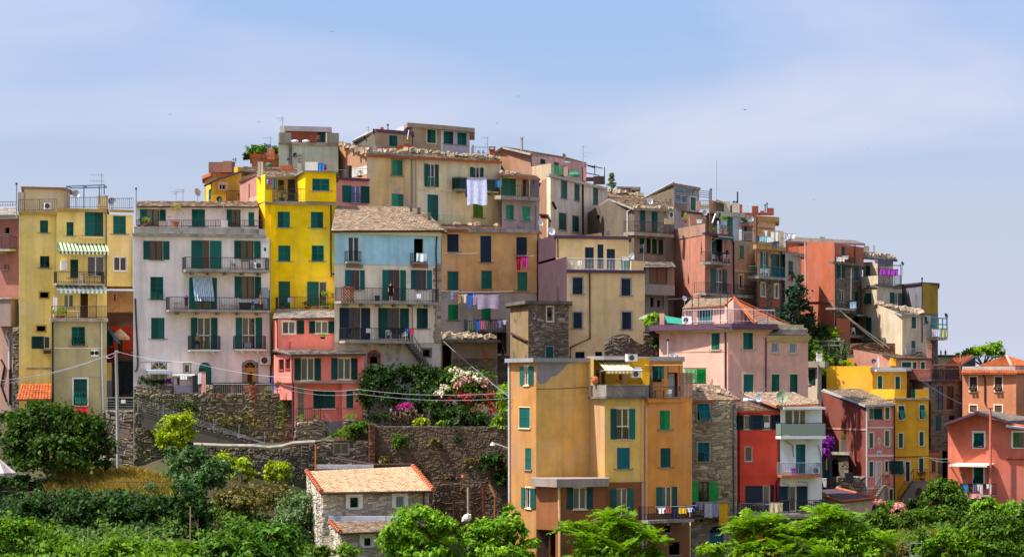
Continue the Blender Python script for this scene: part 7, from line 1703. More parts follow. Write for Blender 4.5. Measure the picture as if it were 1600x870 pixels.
b5 = h.block([(596.3,195.6),(794,198)], 222, 690, O1, name='orange_wall', D=6, ground=False); b5b = h.block([(596.3,195.62),(784,198.02)], 690.5, 1000, B1_, name='brown_base', D=6)
h.slab([(34,199.8),(152,194.4),(369,196.8)],50,.28,plaster('#8f8f90',.3),D=6,over=.2)
m = MB(); f = b2.f[0]; c = f.uz(150,62)   # grey cement repair in the upper left corner, its own irregular outline
pts = [(154,62),(366,62),(366,66),(330,68),(282,74),(262,98),(236,122),(214,128),(196,150),(176,158),(160,154),(154,130)]; m.q(*[f.pt(*f.uz(x,y),.012) for x,y in pts]); wpart('cement_patch', m, plaster('#8e8a90',.3,'#a09890',.3), h.o)
b2.pipe(0,[(154,178),(260,176),(366,170)],.02,BROWNP,.02,name='cable')
b.w(0,'O',104,84,124,162,fr=WHITE,trim=CREAM,sw=.85,tw=.08); b.w(0,'C',83,254,128,338,'g',trim=CREAM,tw=.05); b.w(0,'c',107,421,132,510); b.w(0,'O',110,584,133,668,fr=WHITE,trim=CREAM,tw=.08,sw=.85)
b4.w(0,'O',483,258,533,385,fr=CREAM,trim=CREAM,tw=.1,glass=GLASS); b4.w(0,'C',485,419,538,506,'t'); b4b.w(0,'O',482,586,528,698,fr=CREAM,glass=CURT); b5.w(0,'C',661,266,703,345,'b'); b5.w(0,'C',664,421,706,500,'g'); b5.w(0,'O',668,579,710,688,fr=CREAM,glass=CURT); b5b.w(0,'D',680,729,706,768); b5b.w(0,'D',700,808,745,860)
b4.bal(0,482,534,384,340,.12,slab=CONC,brk=0,th=.05)
bw = h.block([(153,193.6),(243,191.8),(438,193)], 578, 760, B1_, name='wing_wall', D=1.6, ground=False); bw2 = h.block([(205,193.2),(243.2,191.9),(438,193.1)], 745, 1000, B1_, name='wing_base', D=1.6)
h.slab([(137,193.2),(243,191.2),(446,192.6)],548,.55,plaster('#9a8a80',.5),D=1.6,over=.1); bw.w(1,'O',305,583,358,672,fr=WHITE,trim=CREAM,tw=.08,glass=GLASSG,sh='d'); bw2.w(0,'D',206,760,232,870,sill=False)
h.boxw(163,742,203,900,194.4,.1,DWOOD,'passage_door')
bw.pipe(1,[(252,575),(246,590),(249,720)],.1,CREAMP); bw2.pipe(1,[(249,745),(249,990)],.1,CREAMP); b4.pipe(0,[(590,222),(590,560)],.09,CREAMP); b5.pipe(0,[(622,236),(606,250),(606,690)],.09,CREAMP); b4b.pipe(0,[(591,562),(591,900)],.09,plaster('#c9a2a0',.2)); b5b.pipe(0,[(605,692),(605,900)],.09,plaster('#c9a2a0',.2)); b.pipe(0,[(40,66),(42,640)],.09,LGREY)
view('D1')
bt = h.block([(188,196.5),(374,193.9),(858,195.3),(905,197)], 484, 640, plaster('#8a8078',.7,'#b0928a',.4,1.2), name='terrace_parapet', D=.3, ground=False); bt.ledge(1,372,478,862,488,.12,CONC,'coping'); bt.ledge(1,370,622,876,655,.25,DCONC,'cornice'); bt.ledge(0,150,630,374,655,.2,DCONC,'cornice'); m = MB()
YI = plaster('#d8a51f', .1)
bi = h.block([(182,199.5),(372,199),(640,199.2),(905,199.5)], 150, 490, YI, name='terrace_wall', D=2, ground=False); bi.w(0,'W',228,286,290,480,fr=CREAM,glass=CURT); bi.w(0,'W',296,286,360,480,fr=CREAM,glass=CURT); bi.w(1,'c',536,348,558,424,'k'); bi.ledge(1,575,345,636,480,.08,plaster('#d2a77c',.2),'pale_pier'); h.boxw(820,320,908,484,197,1.8,YI,'yellow_pier')
h.boxw(182,150,220,490,196.2,.5,Y1,'corner_pier'); h.slab([(150,197),(372,196.4),(640,196.6)],128,.25,plaster('#9a9a9c',.3),D=2.5,over=.1)
AW = [flat('awning_white2','#e8e4d8',.85), flat('awning_yellow','#e2b62a',.85)]
m = MB(); n = 15; A,B,D_,C = P(216,146,198.6),P(572,140,198.9),P(370,302,195.0),P(716,300,195.2)
for k in range(n):
 s,t = k/n,(k+1)/n; p = [A.lerp(B,s),A.lerp(B,t),D_.lerp(C,t),D_.lerp(C,s)]; mi = (1 if k%3==1 else 0); dz = V((0,0,-.02)); m.q(*p,mi=mi); m.q(*[q+dz for q in p[::-1]],mi=mi)
 e0,e1 = D_.lerp(C,s),D_.lerp(C,t); dd = P(0,302,195).z-P(0,345,195).z; m.q(e0,e1,e1+V((0,0,-dd*(1 if k%2 else .86))),e0+V((0,0,-dd*(1 if k%2 else .86))),mi=1-(k%2))
aw = wpart('striped_awning', m, AW, h.o); m = MB(); m.tube([D_,C],.04,5); m.tube([P(225,330,198.9),D_],.03,4); m.tube([P(620,330,198.9),C],.03,4); wpart('awning_frame', m, LGREY, h.o).parent = aw
ac(Fac(h,(P(630,0,196.4).x,196.4),(P(770,0,196.6).x,196.6)),634,104,762,192,'white air conditioner on the flat roof above the yellow striped awning',d=.5); ac(Fac(h,(P(685,0,196.2).x,196.2),(P(810,0,196.4).x,196.4)),690,306,806,394,'white air conditioner on the yellow wall right of the striped awning'); h.roof([(700,306,195.6),(826,302,195.9),(800,268,196.8),(716,270,196.6)],.03,LGREY,None,name='metal_hood')
o = thing('terracotta_jar','terracotta jar with a short spout on the corner of the orange house terrace','jar',P(235,470,195.6)); m = MB(); c = P(235,474,195.6); k = 195/FP*.1264; m.lathe(c,[(22*k,0),(36*k,16*k),(44*k,45*k),(40*k,78*k),(26*k,94*k),(20*k,96*k)],12); wpart('body', m, TERRA, o); m = MB(); m.tube([c+V((-30*k,0,72*k)),c+V((-52*k,0,86*k)),c+V((-58*k,0,82*k))],[12*k,9*k,8*k],6); wpart('spout', m, TERRA, o)
br = h.block([(818,200),(1320,201.5)], 172, 700, O1, name='roof_room', D=4, ground=False); h.slab([(770,199.8),(1325,201.3)],134,.3,plaster('#a9a9ae',.3),D=4,over=.1); br.w(0,'D',948,262,1064,448,trim=None); br.w(0,'D',1136,330,1262,640,sill=False)
br.ledge(0,1180,340,1262,640,.04,plaster('#b5b0ae',.2),'open_door',o=-.5)
cloth(942,250,1014,425,199.8,'#0f3f3c','dark green shirt hanging on the orange house roof terrace, left','shirt'); cloth(1010,250,1086,408,199.6,'#124844','dark green trousers hanging on the orange house roof terrace, right','trousers');
h.tubew([(850,242,199.4),(1315,240,200.6)],.04,CREAMP,'drying_pole'); h.tubew([(1135,240,199.4),(1135,400,199.4)],.03,IRON,'pole'); h.tubew([(1275,240,200),(1275,560,200)],.03,IRON,'pole')
b6 = h.block([(884,195.4),(1286,197.3),(1440,198.1)], 642, 700, O1, name='terrace_edge', D=4, ground=False); h.rail([(916,660,195.3),(1284,664,197.1)],.88,IRON,bars=.14); h.rail([(905,642,196.8),(905,642,199)],.88,IRON,bars=.14)
m = MB()
a = P(1284,640,197.6); c = P(1440,332,197.8)
for i in range(9):
 xa = a.x+(c.x-a.x)*i/9; xb = a.x+(c.x-a.x)*(i+1)/9; m = MB(); m.ab(xa+.006,xb-.006,197.6,197.64,a.z,c.z-.01*(i%2)); wpart('screen_board', m, flat('brown_board','#6a5246',.7,var=.3), h.o)
h.boxw(905,330,948,640,198.8,.3,plaster('#8a7460',.4),'side_screen'); table(1030,640,198,120,90,'low table behind the orange house roof railing',DWOOD); chair(968,640,197.6,82,'wicker chair behind the orange house roof railing, left',flat('wicker','#8a8078',.7),.5); chair(1150,640,198,100,'pale chair by the open door of the orange house roof terrace',LGREY,-.5)
view('B7')
bal,(u0,u1,zf,zr) = b5.bal(0,614,803,716,660,1.1,brk=3,th=.2,bars=.13)
f = b5.f[0]
cable([(640,662,194.2),(812,656,195.5)],'clothes line along the orange house balcony railing',.03,.012,'clothes_line',LGREY,'clothes line')
for i,(x0,x1,y1,c,k_,lb) in enumerate([(650,684,690,'#d9d4d6','shirt','white shirt first on the orange house balcony line'),(686,706,686,'#c23a44','shirt','red and white shirt on the orange house balcony line'),(708,737,706,'#23304a','trousers','navy trousers on the orange house balcony line'),(740,770,690,'#d9ae2f','towel','yellow towel on the orange house balcony line'),(772,796,684,'#c9cfe2','shirt','pale blue shirt on the orange house balcony line'),(797,806,680,'#2f4a8f','towel','narrow blue cloth last on the orange house balcony line')]): cloth(x0,664,x1,y1,194.3+.008*(x0-650),c,lb,k_)
# ---- stone house
view('B8')
h = House('tan_stone_house', 'tall narrow tan stone house with a blue arched door and bright green shutters', 'house', (150, 1000, 203))
b = h.block([(58,203.2),(272,204)], 136, 1000, plaster('#8d7e66',.4), D=7, stones=dict(mat=YSTONE,sz=(.36,.2),proud=.045,gap=.14))
h.roof([(58,134,202.6),(294,132,204.6),(182,64,210),(66,60,208)],.14,TERRA,(.4,.42,TILEW)); roof_rocks(h,(80,80,206),(250,120,205),7,.4,seed=41,lift=.15)
b.w(0,'A',90,151,143,232,'t',trim=plaster('#a89a80',.3),tw=.1,flap=24); b.w(0,'T',91,333,144,421,'t',trim=plaster('#a89a80',.3),tw=.1,flap=12); b.w(0,'O',93,516,141,610,'v',fr=DWOOD,glass=GLASSG,sw=.75); b.w(0,'Pa',146,724,210,860,fr=flat('blue_door','#1f5a76',.5),trim=STONE,tw=.2)
b.bal(0,20,232,684,628,.9,brk=3,th=.12,slab=DCONC); b.pipe(0,[(270,140),(256,158),(258,420),(260,860)],.06,flat('slate_pipe','#3a4a4a',.5))
cable([(80,612,202),(236,606,203)],'clothes line along the stone house balcony',.03,.012,'clothes_line',LGREY,'clothes line')
for i,(x0,x1,y1,c,k_,lb) in enumerate([(66,80,650,'#2b3d86','towel','blue cloth at the left of the stone house balcony'),(80,93,632,'#8f83b5','towel','small lilac cloth on the stone house balcony'),(93,118,648,'#9c93b8','shirt','lilac shirt on the stone house balcony line'),(121,160,684,'#b9bbc4','towel','long grey white towel on the stone house balcony line'),(163,188,680,'#8f93bd','towel','violet grey towel on the stone house balcony line'),(190,234,716,'#dba925','sheet','large yellow sheet on the stone house balcony line')]): cloth(x0,612,x1,y1,202.2,c,lb,k_)
pot(215,588,202.6,26,8,'green and red flower pot by the bright green shutters','mid',flower='red',fh=1.3)
# ---- red house
h = House('red_house', 'narrow deep red house between the stone house and the white house', 'house', (380, 1000, 204)); RD = plaster('#e14e3a', .14, '#d04432', .3, .35, k=.97)
b = h.block([(273,205.3),(476,205.8)], 188, 1000, RD, D=6); h.roof([(266,184,204.6),(486,182,206),(432,150,212),(302,136,212)],.14,TERRA,(.4,.42,TILEW)); h.roof([(300,140,211.8),(470,182,206.2),(440,150,211),(306,122,213)],.12,LGREY,None,name='verge')
b.w(0,'O',307,205,341,273,'k',fr=WHITE,glass=CURT,sw=.9); b.w(0,'O',395,203,429,272,'k',fr=WHITE,glass=GLASSG,sw=.95); b.w(0,'W',311,351,348,422,fr=WHITE,glass=GLASSG); b.w(0,'L',396,534,429,662,'k',fr=WHITE,glass=CURT,sw=1.3); loose_shutter(b.f[0],h,432,530,446,620,'k'); b.w(0,'D',396,726,440,800,sill=False)
b.bal(0,289,488,667,618,1.1,brk=3,th=.16,rmat=GREY,bars=.14); b.ledge(0,282,487,470,490,.02,RD,'course_or_shade_line'); b.pipe(0,[(284,195),(286,700)],.06,IRON); b.pipe(0,[(470,200),(474,500),(458,520),(460,800)],.06,IRON)
cable([(350,625,203.6),(492,618,203.9)],'rope on the red house balcony railing',.02,.012,'clothes_line',LGREY,'clothes line')
cloth(426,610,490,662,204.6,'#c9b692','beige cloth draped over the red house balcony railing','towel'); chair(318,664,204.8,52,'wooden folding chair on the red house balcony, left',WOOD,.6,wood=True); chair(375,664,204.9,52,'wooden folding chair on the red house balcony, by the door',WOOD,-.5,wood=True); table(345,664,204.7,36,38,'small wooden table between the red house balcony chairs',WOOD); cloth(402,238,428,262,205.6,'#d9d6d0','white cloth on the red house window sill','towel')
# ---- white house
h = House('white_balcony_house', 'narrow white and pale blue house with three stacked balconies', 'house', (580, 1000, 205)); WH = plaster('#dce6ea', .16); WC = plaster('#e8e8e6', .16)
b = h.block([(478,205.2),(673,205.9)], 168, 492, WH, name='pale_blue_wall', D=6, ground=False); b2 = h.block([(478,205.22),(673,205.92)], 492.5, 690, WC, name='cream_wall', D=6, ground=False); b3 = h.block([(480,205.4),(671,206.1)], 690.5, 1000, plaster('#85796a',.5), name='stone_base', D=6, stones=dict(mat=WSTONE,sz=(.4,.24),proud=.04))
h.roof([(458,162,204),(668,154,206),(545,100,213),(310,100,212)],.14,TERRA,(.3,.42,TILEW,'pan')); h.roof([(308,106,212),(458,166,204),(462,158,204.2),(314,98,212.4)],.14,LGREY,None,name='verge'); b.ledge(0,495,166,690,178,1.1,WHITE,'awning_box')
b.w(0,'W',500,180,538,300,fr=WHITE,glass=GLASS); b.w(0,'W',540,180,598,300,fr=WHITE,glass=GLASSG); b.w(0,'C',551,341,595,478,'t'); b2.w(0,'O',521,536,552,655,fr=WHITE,sw=.85,glass=GLASSG,sh='k')
b.bal(0,480,692,302,242,1.2,slab=WHITE,brk=0,th=.22,style='panel',panel=glassmat('green_screen_glass','#71877d',.3)); b.bal(0,484,676,486,428,1.2,slab=TERRA,brk=0,th=.16,rmat=GREY,bars=.12); b2.bal(0,488,692,667,604,1.2,slab=CONC,brk=0,th=.2,rmat=IRON,bars=.14)
b.pipe(0,[(540,400),(535,345),(500,325)],.04,GREY); b.pipe(0,[(655,345),(670,400),(672,480)],.04,GREY); b2.pipe(0,[(515,600),(515,530),(490,522)],.03,GREY); b2.pipe(0,[(605,610),(605,520),(560,516)],.03,GREY)
box_thing(530,453,554,484,204.6,.4,flat('violet_plastic','#7a2fa0',.5),'violet_tub','bright violet plastic tub on the middle balcony of the white house','tub'); ac(b.f[0],628,448,664,480,'white air conditioner on the middle balcony of the white house',o=.5); box_thing(500,468,526,484,204.5,.4,LGREY,'laundry_basket','pale laundry basket on the middle balcony of the white house','basket')
for x,lb,rz in ((580,'brown folding chair on the lowest balcony of the white house, left',.6),(640,'brown folding chair on the lowest balcony of the white house, right',-.6)): chair(x,664,205.4,56,lb,WOOD,rz,wood=True)
table(610,664,205.3,34,46,'small round table on the lowest balcony of the white house',WOOD)
dish(378,124,20,206,'grey satellite dish over the red house roof',-.5,170,GREY); o = dish(486,118,30,203,'square green grey aerial panel over the white house roof',.1,170,flat('sage_panel','#8a977a',.6)); antenna(392,68,150,208,'white aerial with stacked fins above the red house roof',((6,26,7),(16,26,7),(14,-30,4)))
view('B6')
# hut in front
view('C3')
h = House('stone_hut', 'small pale stone hut with a new beige tiled roof in the garden', 'hut', (150, 900, 194)); ST = dict(mat=HSTONE,sz=(.42,.22),proud=.05,gap=.18,single=1)
b = h.block([(40,200.5),(135,194.3),(830,196.2)], None, 900, plaster('#9c917f',.4), tops=[318,452,448], D=4, stones=ST)
h.roof([(130,452,193.6),(857,440,195.6),(722,284,201.6),(38,314,200.2)],.14,BROWNP,(.32,.38,pieces('new_tile',['#bfa17f','#c8ab88','#b89875','#ccb08c'],nscale=6,namt=.1,bstr=.25,wear=.06)))
for p0,p1,n in (((36,316,200.1),(133,452,193.6),14),((724,284,201.5),(858,440,195.5),14)):
 a,c = P(*p0),P(*p1);
 for k in range(n):
  m = MB(); q0,q1 = a.lerp(c,k/n),a.lerp(c,(k+.97)/n); m.tube([q0+V((0,0,.06)),q1+V((0,0,.1))],[.14,.17],6); wpart('edge_tile', m, TERRA, h.o)
h.tubew([(130,456,193.5),(857,444,195.5)],.08,BROWNP,'gutter'); h.boxw(102,272,470,300,201.5,.5,plaster('#b5b0b2',.3),'flashing_wall'); h.tubew([(190,228,201.8),(480,272,202),(720,270,203)],.1,BROWNP,'flashing')
b.w(1,'B',316,478,376,553,fr=WHITE,trim=WHITE,tw=.26,glass=GLASS); b.w(1,'B',614,473,670,548,fr=WHITE,trim=WHITE,tw=.26,glass=GLASSB); b.pipe(1,[(796,450),(794,540)],.07,BROWNP)
ba = h.block([(188,192.6),(258,189.4),(640,190.6)], None, 950, plaster('#9c917f',.4), name='annex_wall', tops=[650,716,710], D=3.4, stones=ST)
h.roof([(253,714,188.8),(640,698,190),(640,634,194),(186,640,193)],.12,BROWNP,(.32,.38,TILEW),name='annex_roof'); h.tubew([(253,717,188.7),(640,702,189.9)],.07,BROWNP,'gutter'); h.boxw(180,604,640,640,193.8,.3,plaster('#b0b2bb',.3),'annex_parapet')
for k in range(8):
 a,c = P(186,642,192.9),P(255,714,188.8); m = MB(); m.tube([a.lerp(c,k/8)+V((0,0,.06)),a.lerp(c,(k+.97)/8)+V((0,0,.1))],[.13,.16],6); wpart('edge_tile', m, TERRA, h.o)
ba.w(1,'B',408,742,458,800,fr=WHITE,trim=WHITE,tw=.28,glass=GLASS); h.tubew([(550,600,190.2),(552,900,190.2)],.05,GREY,'post')
hs = House('hut_steps', 'stone steps climbing along the left side of the hut', 'steps', (170,870,190)); m = MB()
for k in range(10):
 m = MB(); a = P(120+k*4,865-k*16,190.4+k*.45); c = P(222,865-k*16,190.4+k*.45); m.ab(a.x,c.x,a.y,a.y+.55,a.z-.7,a.z); wpart('step', m, CONC, hs.o)
view('I')
h,b = stonewall([(577,213.8),(692,213.2),(796,212.6)],666,835,'tall rough earth and stone retaining wall behind the hut',ESTONE,(.34,.2),2.2,plast='#5c4c3a',name='rough_retaining_wall',proud=.04)
stonewall([(576,213.2),(586,213.2)],662,735,'narrow orange brick pier at the left end of the rough retaining wall',pieces('old_bricks', ['#6f4a3a','#7d5442','#604234']),(.3,.12),.6,plast='#8a5a44',name='brick_pier')
h,b = stonewall([(487,213.6),(576,214.4)],688,760,'grey stone wall with a little barred window left of the rough wall',WSTONE,(.4,.22),1.2,name='window_wall'); b.w(0,'B',522,693,544,709,fr=STONE,trim=STONE,tw=.1)
pot(531,687,213.3,5,4,'clay pot on the grey stone window wall, left','bright',fh=3); pot(537,687,213.3,5,4,'clay pot on the grey stone window wall, right','bright',fh=3)
stonewall([(676,205.5),(752,206)],752,835,'lower dry stone wall with a jagged top beside the hut',ESTONE,(.34,.22),.9,name='dry_stone_wall',tops=[749,756])
view('C3')
h = House('timber_frame', 'rough wooden post frame against the dry stone wall with a red post', 'frame', (1080,600,203));
for pts,mt in (([(1082,420,203),(1084,590,203)],plaster('#a09a86',.5)),([(1182,415,203),(1184,600,203)],flat('maroon_post','#5f1f22',.6)),([(1098,390,203.2),(1190,388,203.2)],DWOOD),([(1220,400,203),(1258,480,202.6),(1256,630,202.6)],WOOD),([(985,500,203.4),(992,620,203.4)],DWOOD),([(938,520,203.6),(948,600,203.6)],DWOOD),([(930,524,203.5),(1060,518,203.5)],DWOOD)): h.tubew(pts,.1 if mt is not DWOOD else .06,mt,'post')
h = House('iron_gate', 'rusty iron gate in the curved garden wall left of the hut', 'gate', (50,305,205)); h.rail([(10,306,205),(92,306,205)],1.85,DWOOD,bars=.22,name='gate_bars'); h.tubew([(96,140,205),(96,306,205)],.07,TERRA,'gate_post')
m = MB(); p = P(1065,640,196); m.lathe(p,[(.02,0),(.3,.05),(.34,.25),(.25,.46),(.05,.54)],9);
for i,vv in enumerate(m.v): m.v[i] = (vv[0]+.35*(vv[2]-p.z), vv[1], vv[2]+.05*sin(i*1.7))
wthing('white_bag', m, flat('white_sack','#c9c6c0',.8), 'white plastic sack leaning by the citrus trees', 'sack')
view('C3')
h = House('red_sign', 'small red and white sign on a stick above the dry stone wall', 'sign', (1050,390,206)); h.boxw(1034,332,1062,362,206,.05,BRICK,'sign_board'); h.boxw(1040,340,1050,352,205.97,.02,WHITE,'sign_mark'); h.tubew([(1048,362,206.05),(1048,392,206.05)],.03,WOOD,'stick')
h = House('wall_lamp', 'street lamp on a long arm from the front orange house corner', 'street lamp', (1338,165,200)); h.tubew([(1344,166,199.9),(1290,146,199.6),(1242,132,199.4)],.05,LGREY,'arm'); m = MB(); c = P(1240,140,199.4); m.lathe(c,[(.16,-.12),(.2,-.06),(.08,.12),(.02,.16)],9); wpart('lamp_head', m, LGREY, h.o)
# ground, walls and gardens
def earth(name, a, b, c):
 mt, t, bb = new_mat(name); q = mixn(t, hx(a), hx(b), ramp(t, noise(t, .35, 6, .65), .42, .6)); q = mixn(t, q, hx(c), ramp(t, noise(t, 1.7, 6, .7), .55, .7, 0, .7)); t.links.new(q, bb.inputs['Base Color']); bb.inputs['Roughness'].default_value = .95; bump(t, bb, noise(t, 3, 6, .7), .8, .2); return mt
def make_terrain(name, ys, mt):
 xs = list(range(-260,-60,20)) + [x*1.6 for x in range(-37,44)] + list(range(72,300,20)); m = MB(); n = len(xs)
 for y in ys:
  for x in xs: m.v.append((x, y, terr(x, y) + (.12*sin(x*1.3+y*.7)+.1*sin(x*.53-y*1.1) if 160 < y < 330 else 0)))
 for j in range(len(ys)-1):
  for i in range(n-1): m.f.append((j*n+i, j*n+i+1, (j+1)*n+i+1, (j+1)*n+i)); m.m.append(0)
 o = link(name, m.mesh(name, mt)); tag(o, kind='structure')
 for p in o.data.polygons: p.use_smooth = True
make_terrain('hillside', [150,160,170,178,183,188,193,198,200.5,203,204.5,206,208.5,211.2,212.3,213.5,214.5,215.5,217,218.6,219.8,221,224,227,233,240,246,252,257,262,268,272,276,280,287,300,320,340,380,420,480,560,700], earth('earth','#40361f','#36421c','#5a4b2c'))
make_terrain('opposite_slope', [-340,-260,-180,-120,-60,-20,0,20,45,75,110,140,150], earth('bounce_earth','#bfb084','#a8a878','#cbbb92'))  # unseen slope behind the camera, raised and paled to bounce light onto the facades
m = MB(); m.q((-30000,-30000,-62),(30000,-30000,-62),(30000,50000,-62),(-30000,50000,-62)); mt, t, bb = new_mat('sea_water'); bb.inputs['Base Color'].default_value = hx('#1f4a66'); bb.inputs['Roughness'].default_value = .18; bump(t, bb, noise(t, .12, 5, .6), .4, .4); tag(link('sea', m.mesh('sea', mt)), kind='structure')
view('I')
stonewall([(161,219.6),(209,219.8),(262,220)],641,745,'tall retaining wall of squared rubble below the dark gate',WSTONE,(.5,.3),1.3,name='retaining_wall',cap=CONC,single=1)
stonewall([(209.5,218.4),(322,219),(458,219.6)],614,720,'mossy retaining wall under the lavender house garden',pieces('mossy_stones',['#5a5745','#6f6a55','#85795f','#626047','#918468'],nscale=5),(.42,.24),1.2,name='garden_retaining_wall',plast='#57523f')
stonewall([(209.8,218.8),(270,219.1)],603,613,'stone wall top under the lavender terrace hedge',WSTONE,(.42,.24),.8,name='garden_wall')
stonewall([(322,219.2),(333,219.2)],601,650,'rough stone gate pillar of the lavender garden',WSTONE,(.4,.2),.7,name='stone_pillar',ground=False)
stonewall([(389.5,219.3),(400,219.3)],601,632,'brick gate pillar of the lavender garden railing',BRICKS,(.26,.09),.5,plast='#93604a',name='brick_pillar',ground=False)
h = House('garden_railing', 'black railing on the lavender house garden wall', 'railing', (335,621,219.2)); h.rail([(333,621,219.3),(389,621.5,219.5)],1.05,GREY,bars=.14); h.rail([(400,621,219.5),(428,621,219.6)],1.05,GREY,bars=.14)
stonewall([(305,213.2),(395,212.6),(435,212.6),(470,212.8),(492,213)],None,775,'low curved garden wall with a pale coping',DSTONE,(.4,.22),.9,name='curved_garden_wall',tops=[694,696,698,694,690],cap=CONC)
h = House('wall_coping', 'pale rounded coping along the curved garden wall', 'coping', (395,698,212.6)); h.tubew([(303,694,212.7),(350,696,212.3),(395,696.5,212.1),(420,699,212.1),(440,697,212.1),(458,692,212.3),(492,690,212.5)],.17,CONC,'coping_stones')
view('C5')
hs = House('garden_staircase', 'long stone staircase with a thin pale railing running down along the mossy wall', 'staircase', (560,310,216.6))
for k in range(26):
 t = k/26; m = MB(); a = P(70+ (640-70)*t, 140+(306-140)*t, 217.4); c = P(70+(640-70)*(t+1/26), 0, 217.4); m.ab(a.x,c.x,217.1,218.3,a.z-1.2,a.z); wpart('step', m, plaster('#5f574b',.5), hs.o)
for dz in (.25,.45,.65,.85,1.05): hs.tubew([(45,70+ (1.05-dz)*66,217),(45+5,70+(1.05-dz)*66,217),(710,306-dz*4+ (1.05-dz)*0,217)],.009,GREY,'rail_wire')
for k in range(6):
 t = k/5.; p = P(50+650*t*.98, 140+168*t, 217); m = MB(); m.tube([p, p+V((0,0,1.05))],.03,5); wpart('rail_post', m, GREY, hs.o)
view('A2'); hr = House('walkway_railing','grey metal railing with a small white notice beside the dark gate','railing',(740,810,219.6)); hr.rail([(664,808,219.3),(835,808,219.7)],1.15,GREY,bars=1.2,mid=True)
for dz in (.3,.5,.7,.9): hr.tubew([(664,808-dz*79,219.3),(835,808-dz*79,219.7)],.014,GREY,'rail_wire')
hr.boxw(748,728,775,750,219.2,.03,WHITE,'notice')
pl = House('utility_pole','pale concrete utility pole in front of the dark gate','utility pole',(727,1170,217.5)); pl.tubew([(729,1175,217.5),(722,640,217.5),(717,425,217.5)],[.16,.14,.11],plaster('#a8a49a',.3),'pole_shaft'); pl.boxw(708,424,727,440,217.3,.4,GREY,'insulator_bracket')
cable([(-10,612,215),(717,436,217.4)],'thick twisted overhead cable running from the left edge to the utility pole',.35,.025); cable([(-10,634,215),(655,462,218),(717,440,217.4)],'thin overhead cable below the thick one at the left',.25,.02)
view('I'); cable([(183,549,217.4),(300,566,216),(455,590,214)],'overhead cable in front of the lavender house',.2,.013); cable([(440,600,214),(560,608,214),(795,613,199)],'upper overhead cable across the coral house and the garden',.3,.018); cable([(440,606,214),(560,615,214),(795,622,199)],'lower overhead cable across the coral house and the garden',.3,.016); cable([(693,533,240),(796,620,200)],'thick cable slanting from the ruined hut down to the orange house',.1,.03)
view('B5'); cable([(150,458,298),(285,458,280.5)],'cable along the brick red house wall',.05,.04); cable([(285,458,280),(640,730,276)],'upper of two pale cables slanting down before the cream house',.1,.026,mat=CONC); cable([(300,470,280),(610,728,276)],'lower of two pale cables slanting down before the cream house',.1,.02,mat=CONC)
view('B6'); cable([(560,590,258),(690,600,240)],'cable between the yellow stair house and the salmon house',.1,.03); cable([(600,605,258),(690,615,240)],'lower cable between the yellow stair house and the salmon house',.1,.03); cable([(545,205,262),(800,345,262),(900,360,239)],'thin cable over the orange house facade',.2,.015)
view('A4')
h = House('garden_kiosk','low pink garden shelter with a pale curved roof on the lavender terrace','shelter',(380,585,219.6)); b = h.block([(312,219.5),(455,219.8)],470,590,plaster('#c9b3b5',.25),D=1.6,ground=False); h.roof([(300,458,219.2),(455,460,219.4),(450,448,221.3),(308,446,221.2)],.12,WHITE,None); b.w(0,'D',333,480,350,525); b.ledge(0,312,528,455,590,.1,plaster('#9a93a0',.4),'lower_panel'); h.boxw(440,460,474,575,219.2,.5,BLACK,'dark_cabinet')
cloth(500,432,528,580,219.2,'#d9938a','long pink cloth hung beside the green arched door','towel'); cloth(474,436,500,520,219.2,'#cfd3d8','pale cloth hung beside the dark cabinet of the garden shelter','towel')
for x in (362,378,394): cloth(x-7,462,x+7,490,219.1,'#dcdcdc','small white cloth pegged under the garden shelter roof at %s'%('its left','its middle','its right')[(x-362)//16],'cloth')
view('I'); plant('hedge','low dark hedge along the lavender house terrace','hedge',[(228,597,219.3,16,8),(247,598,219.4,10,5)],900,.16,'dark',base=(235,604,219.4))
plant('hedge','flowering purple tuft at the end of the terrace hedge','shrub',[(263,596,219.5,6,5)],250,.14,'purp',base=(263,604,219.5));
plant('shrub','dark weeds hanging on the mossy retaining wall','shrub',[(285,634,218,16,7),(300,640,217.9,12,8)],700,.16,'dark',base=(290,645,218.2)); plant('ivy','thin ivy strand climbing the end of the mossy wall','ivy',[(440,650,218.8,5,30),(445,640,218.9,4,20)],400,.14,'mid',base=(441,690,218.8))
view('A4'); pot(615,615,218.8,36,24,'leafy shrub in a clay pot behind the garden railing','dark',fh=2.2)
for x,lb,rz in ((722,'wooden deck chair behind the garden railing, left of the dark table',.7),(800,'red chair behind the garden railing beside the brick pillar',-.3),(910,'wooden deck chair behind the garden railing, right of the brick pillar',.5)): chair(x,614,219.9,84,lb,WOOD if 'wood' in lb else BRICK,rz,wood=True)
table(764,614,220.1,50,60,'dark round table behind the garden railing',DWOOD); box_thing(682,560,704,612,219.9,.4,flat('black_plastic','#1f2228',.5),'black_box','black box behind the garden railing beside the shrub','box'); box_thing(935,565,975,608,219.9,.6,flat('black_plastic','#1f2228',.5),'black_box','wide black box behind the garden railing near the deck chair','box')
view('C1'); o = chair(95,614,217.5,76,'bright blue folding chair on the terrace beside the coral house',BLUEP,.8,wood=True); pot(98,562,218,30,16,'small green plant on a stand by the blue folding chair','mid'); umbrella(66,432,530,620,20,218.4,'folded dark blue parasol by the coral house wall',[flat('navy_canvas','#1f3f86',.8)],6)
view('I')
plant('fig_tree','large dark fig tree at the left edge below the weathered house','tree',[(75,668,208,62,38),(30,690,207,38,34),(130,690,208,42,36),(80,712,207,70,34),(150,715,208,24,22),(148,678,207.5,24,26),(75,695,207.6,60,30)],20000,.34,'fig',base=(78,768,206.5),trunk=.35,clump=.26,shell=.5)
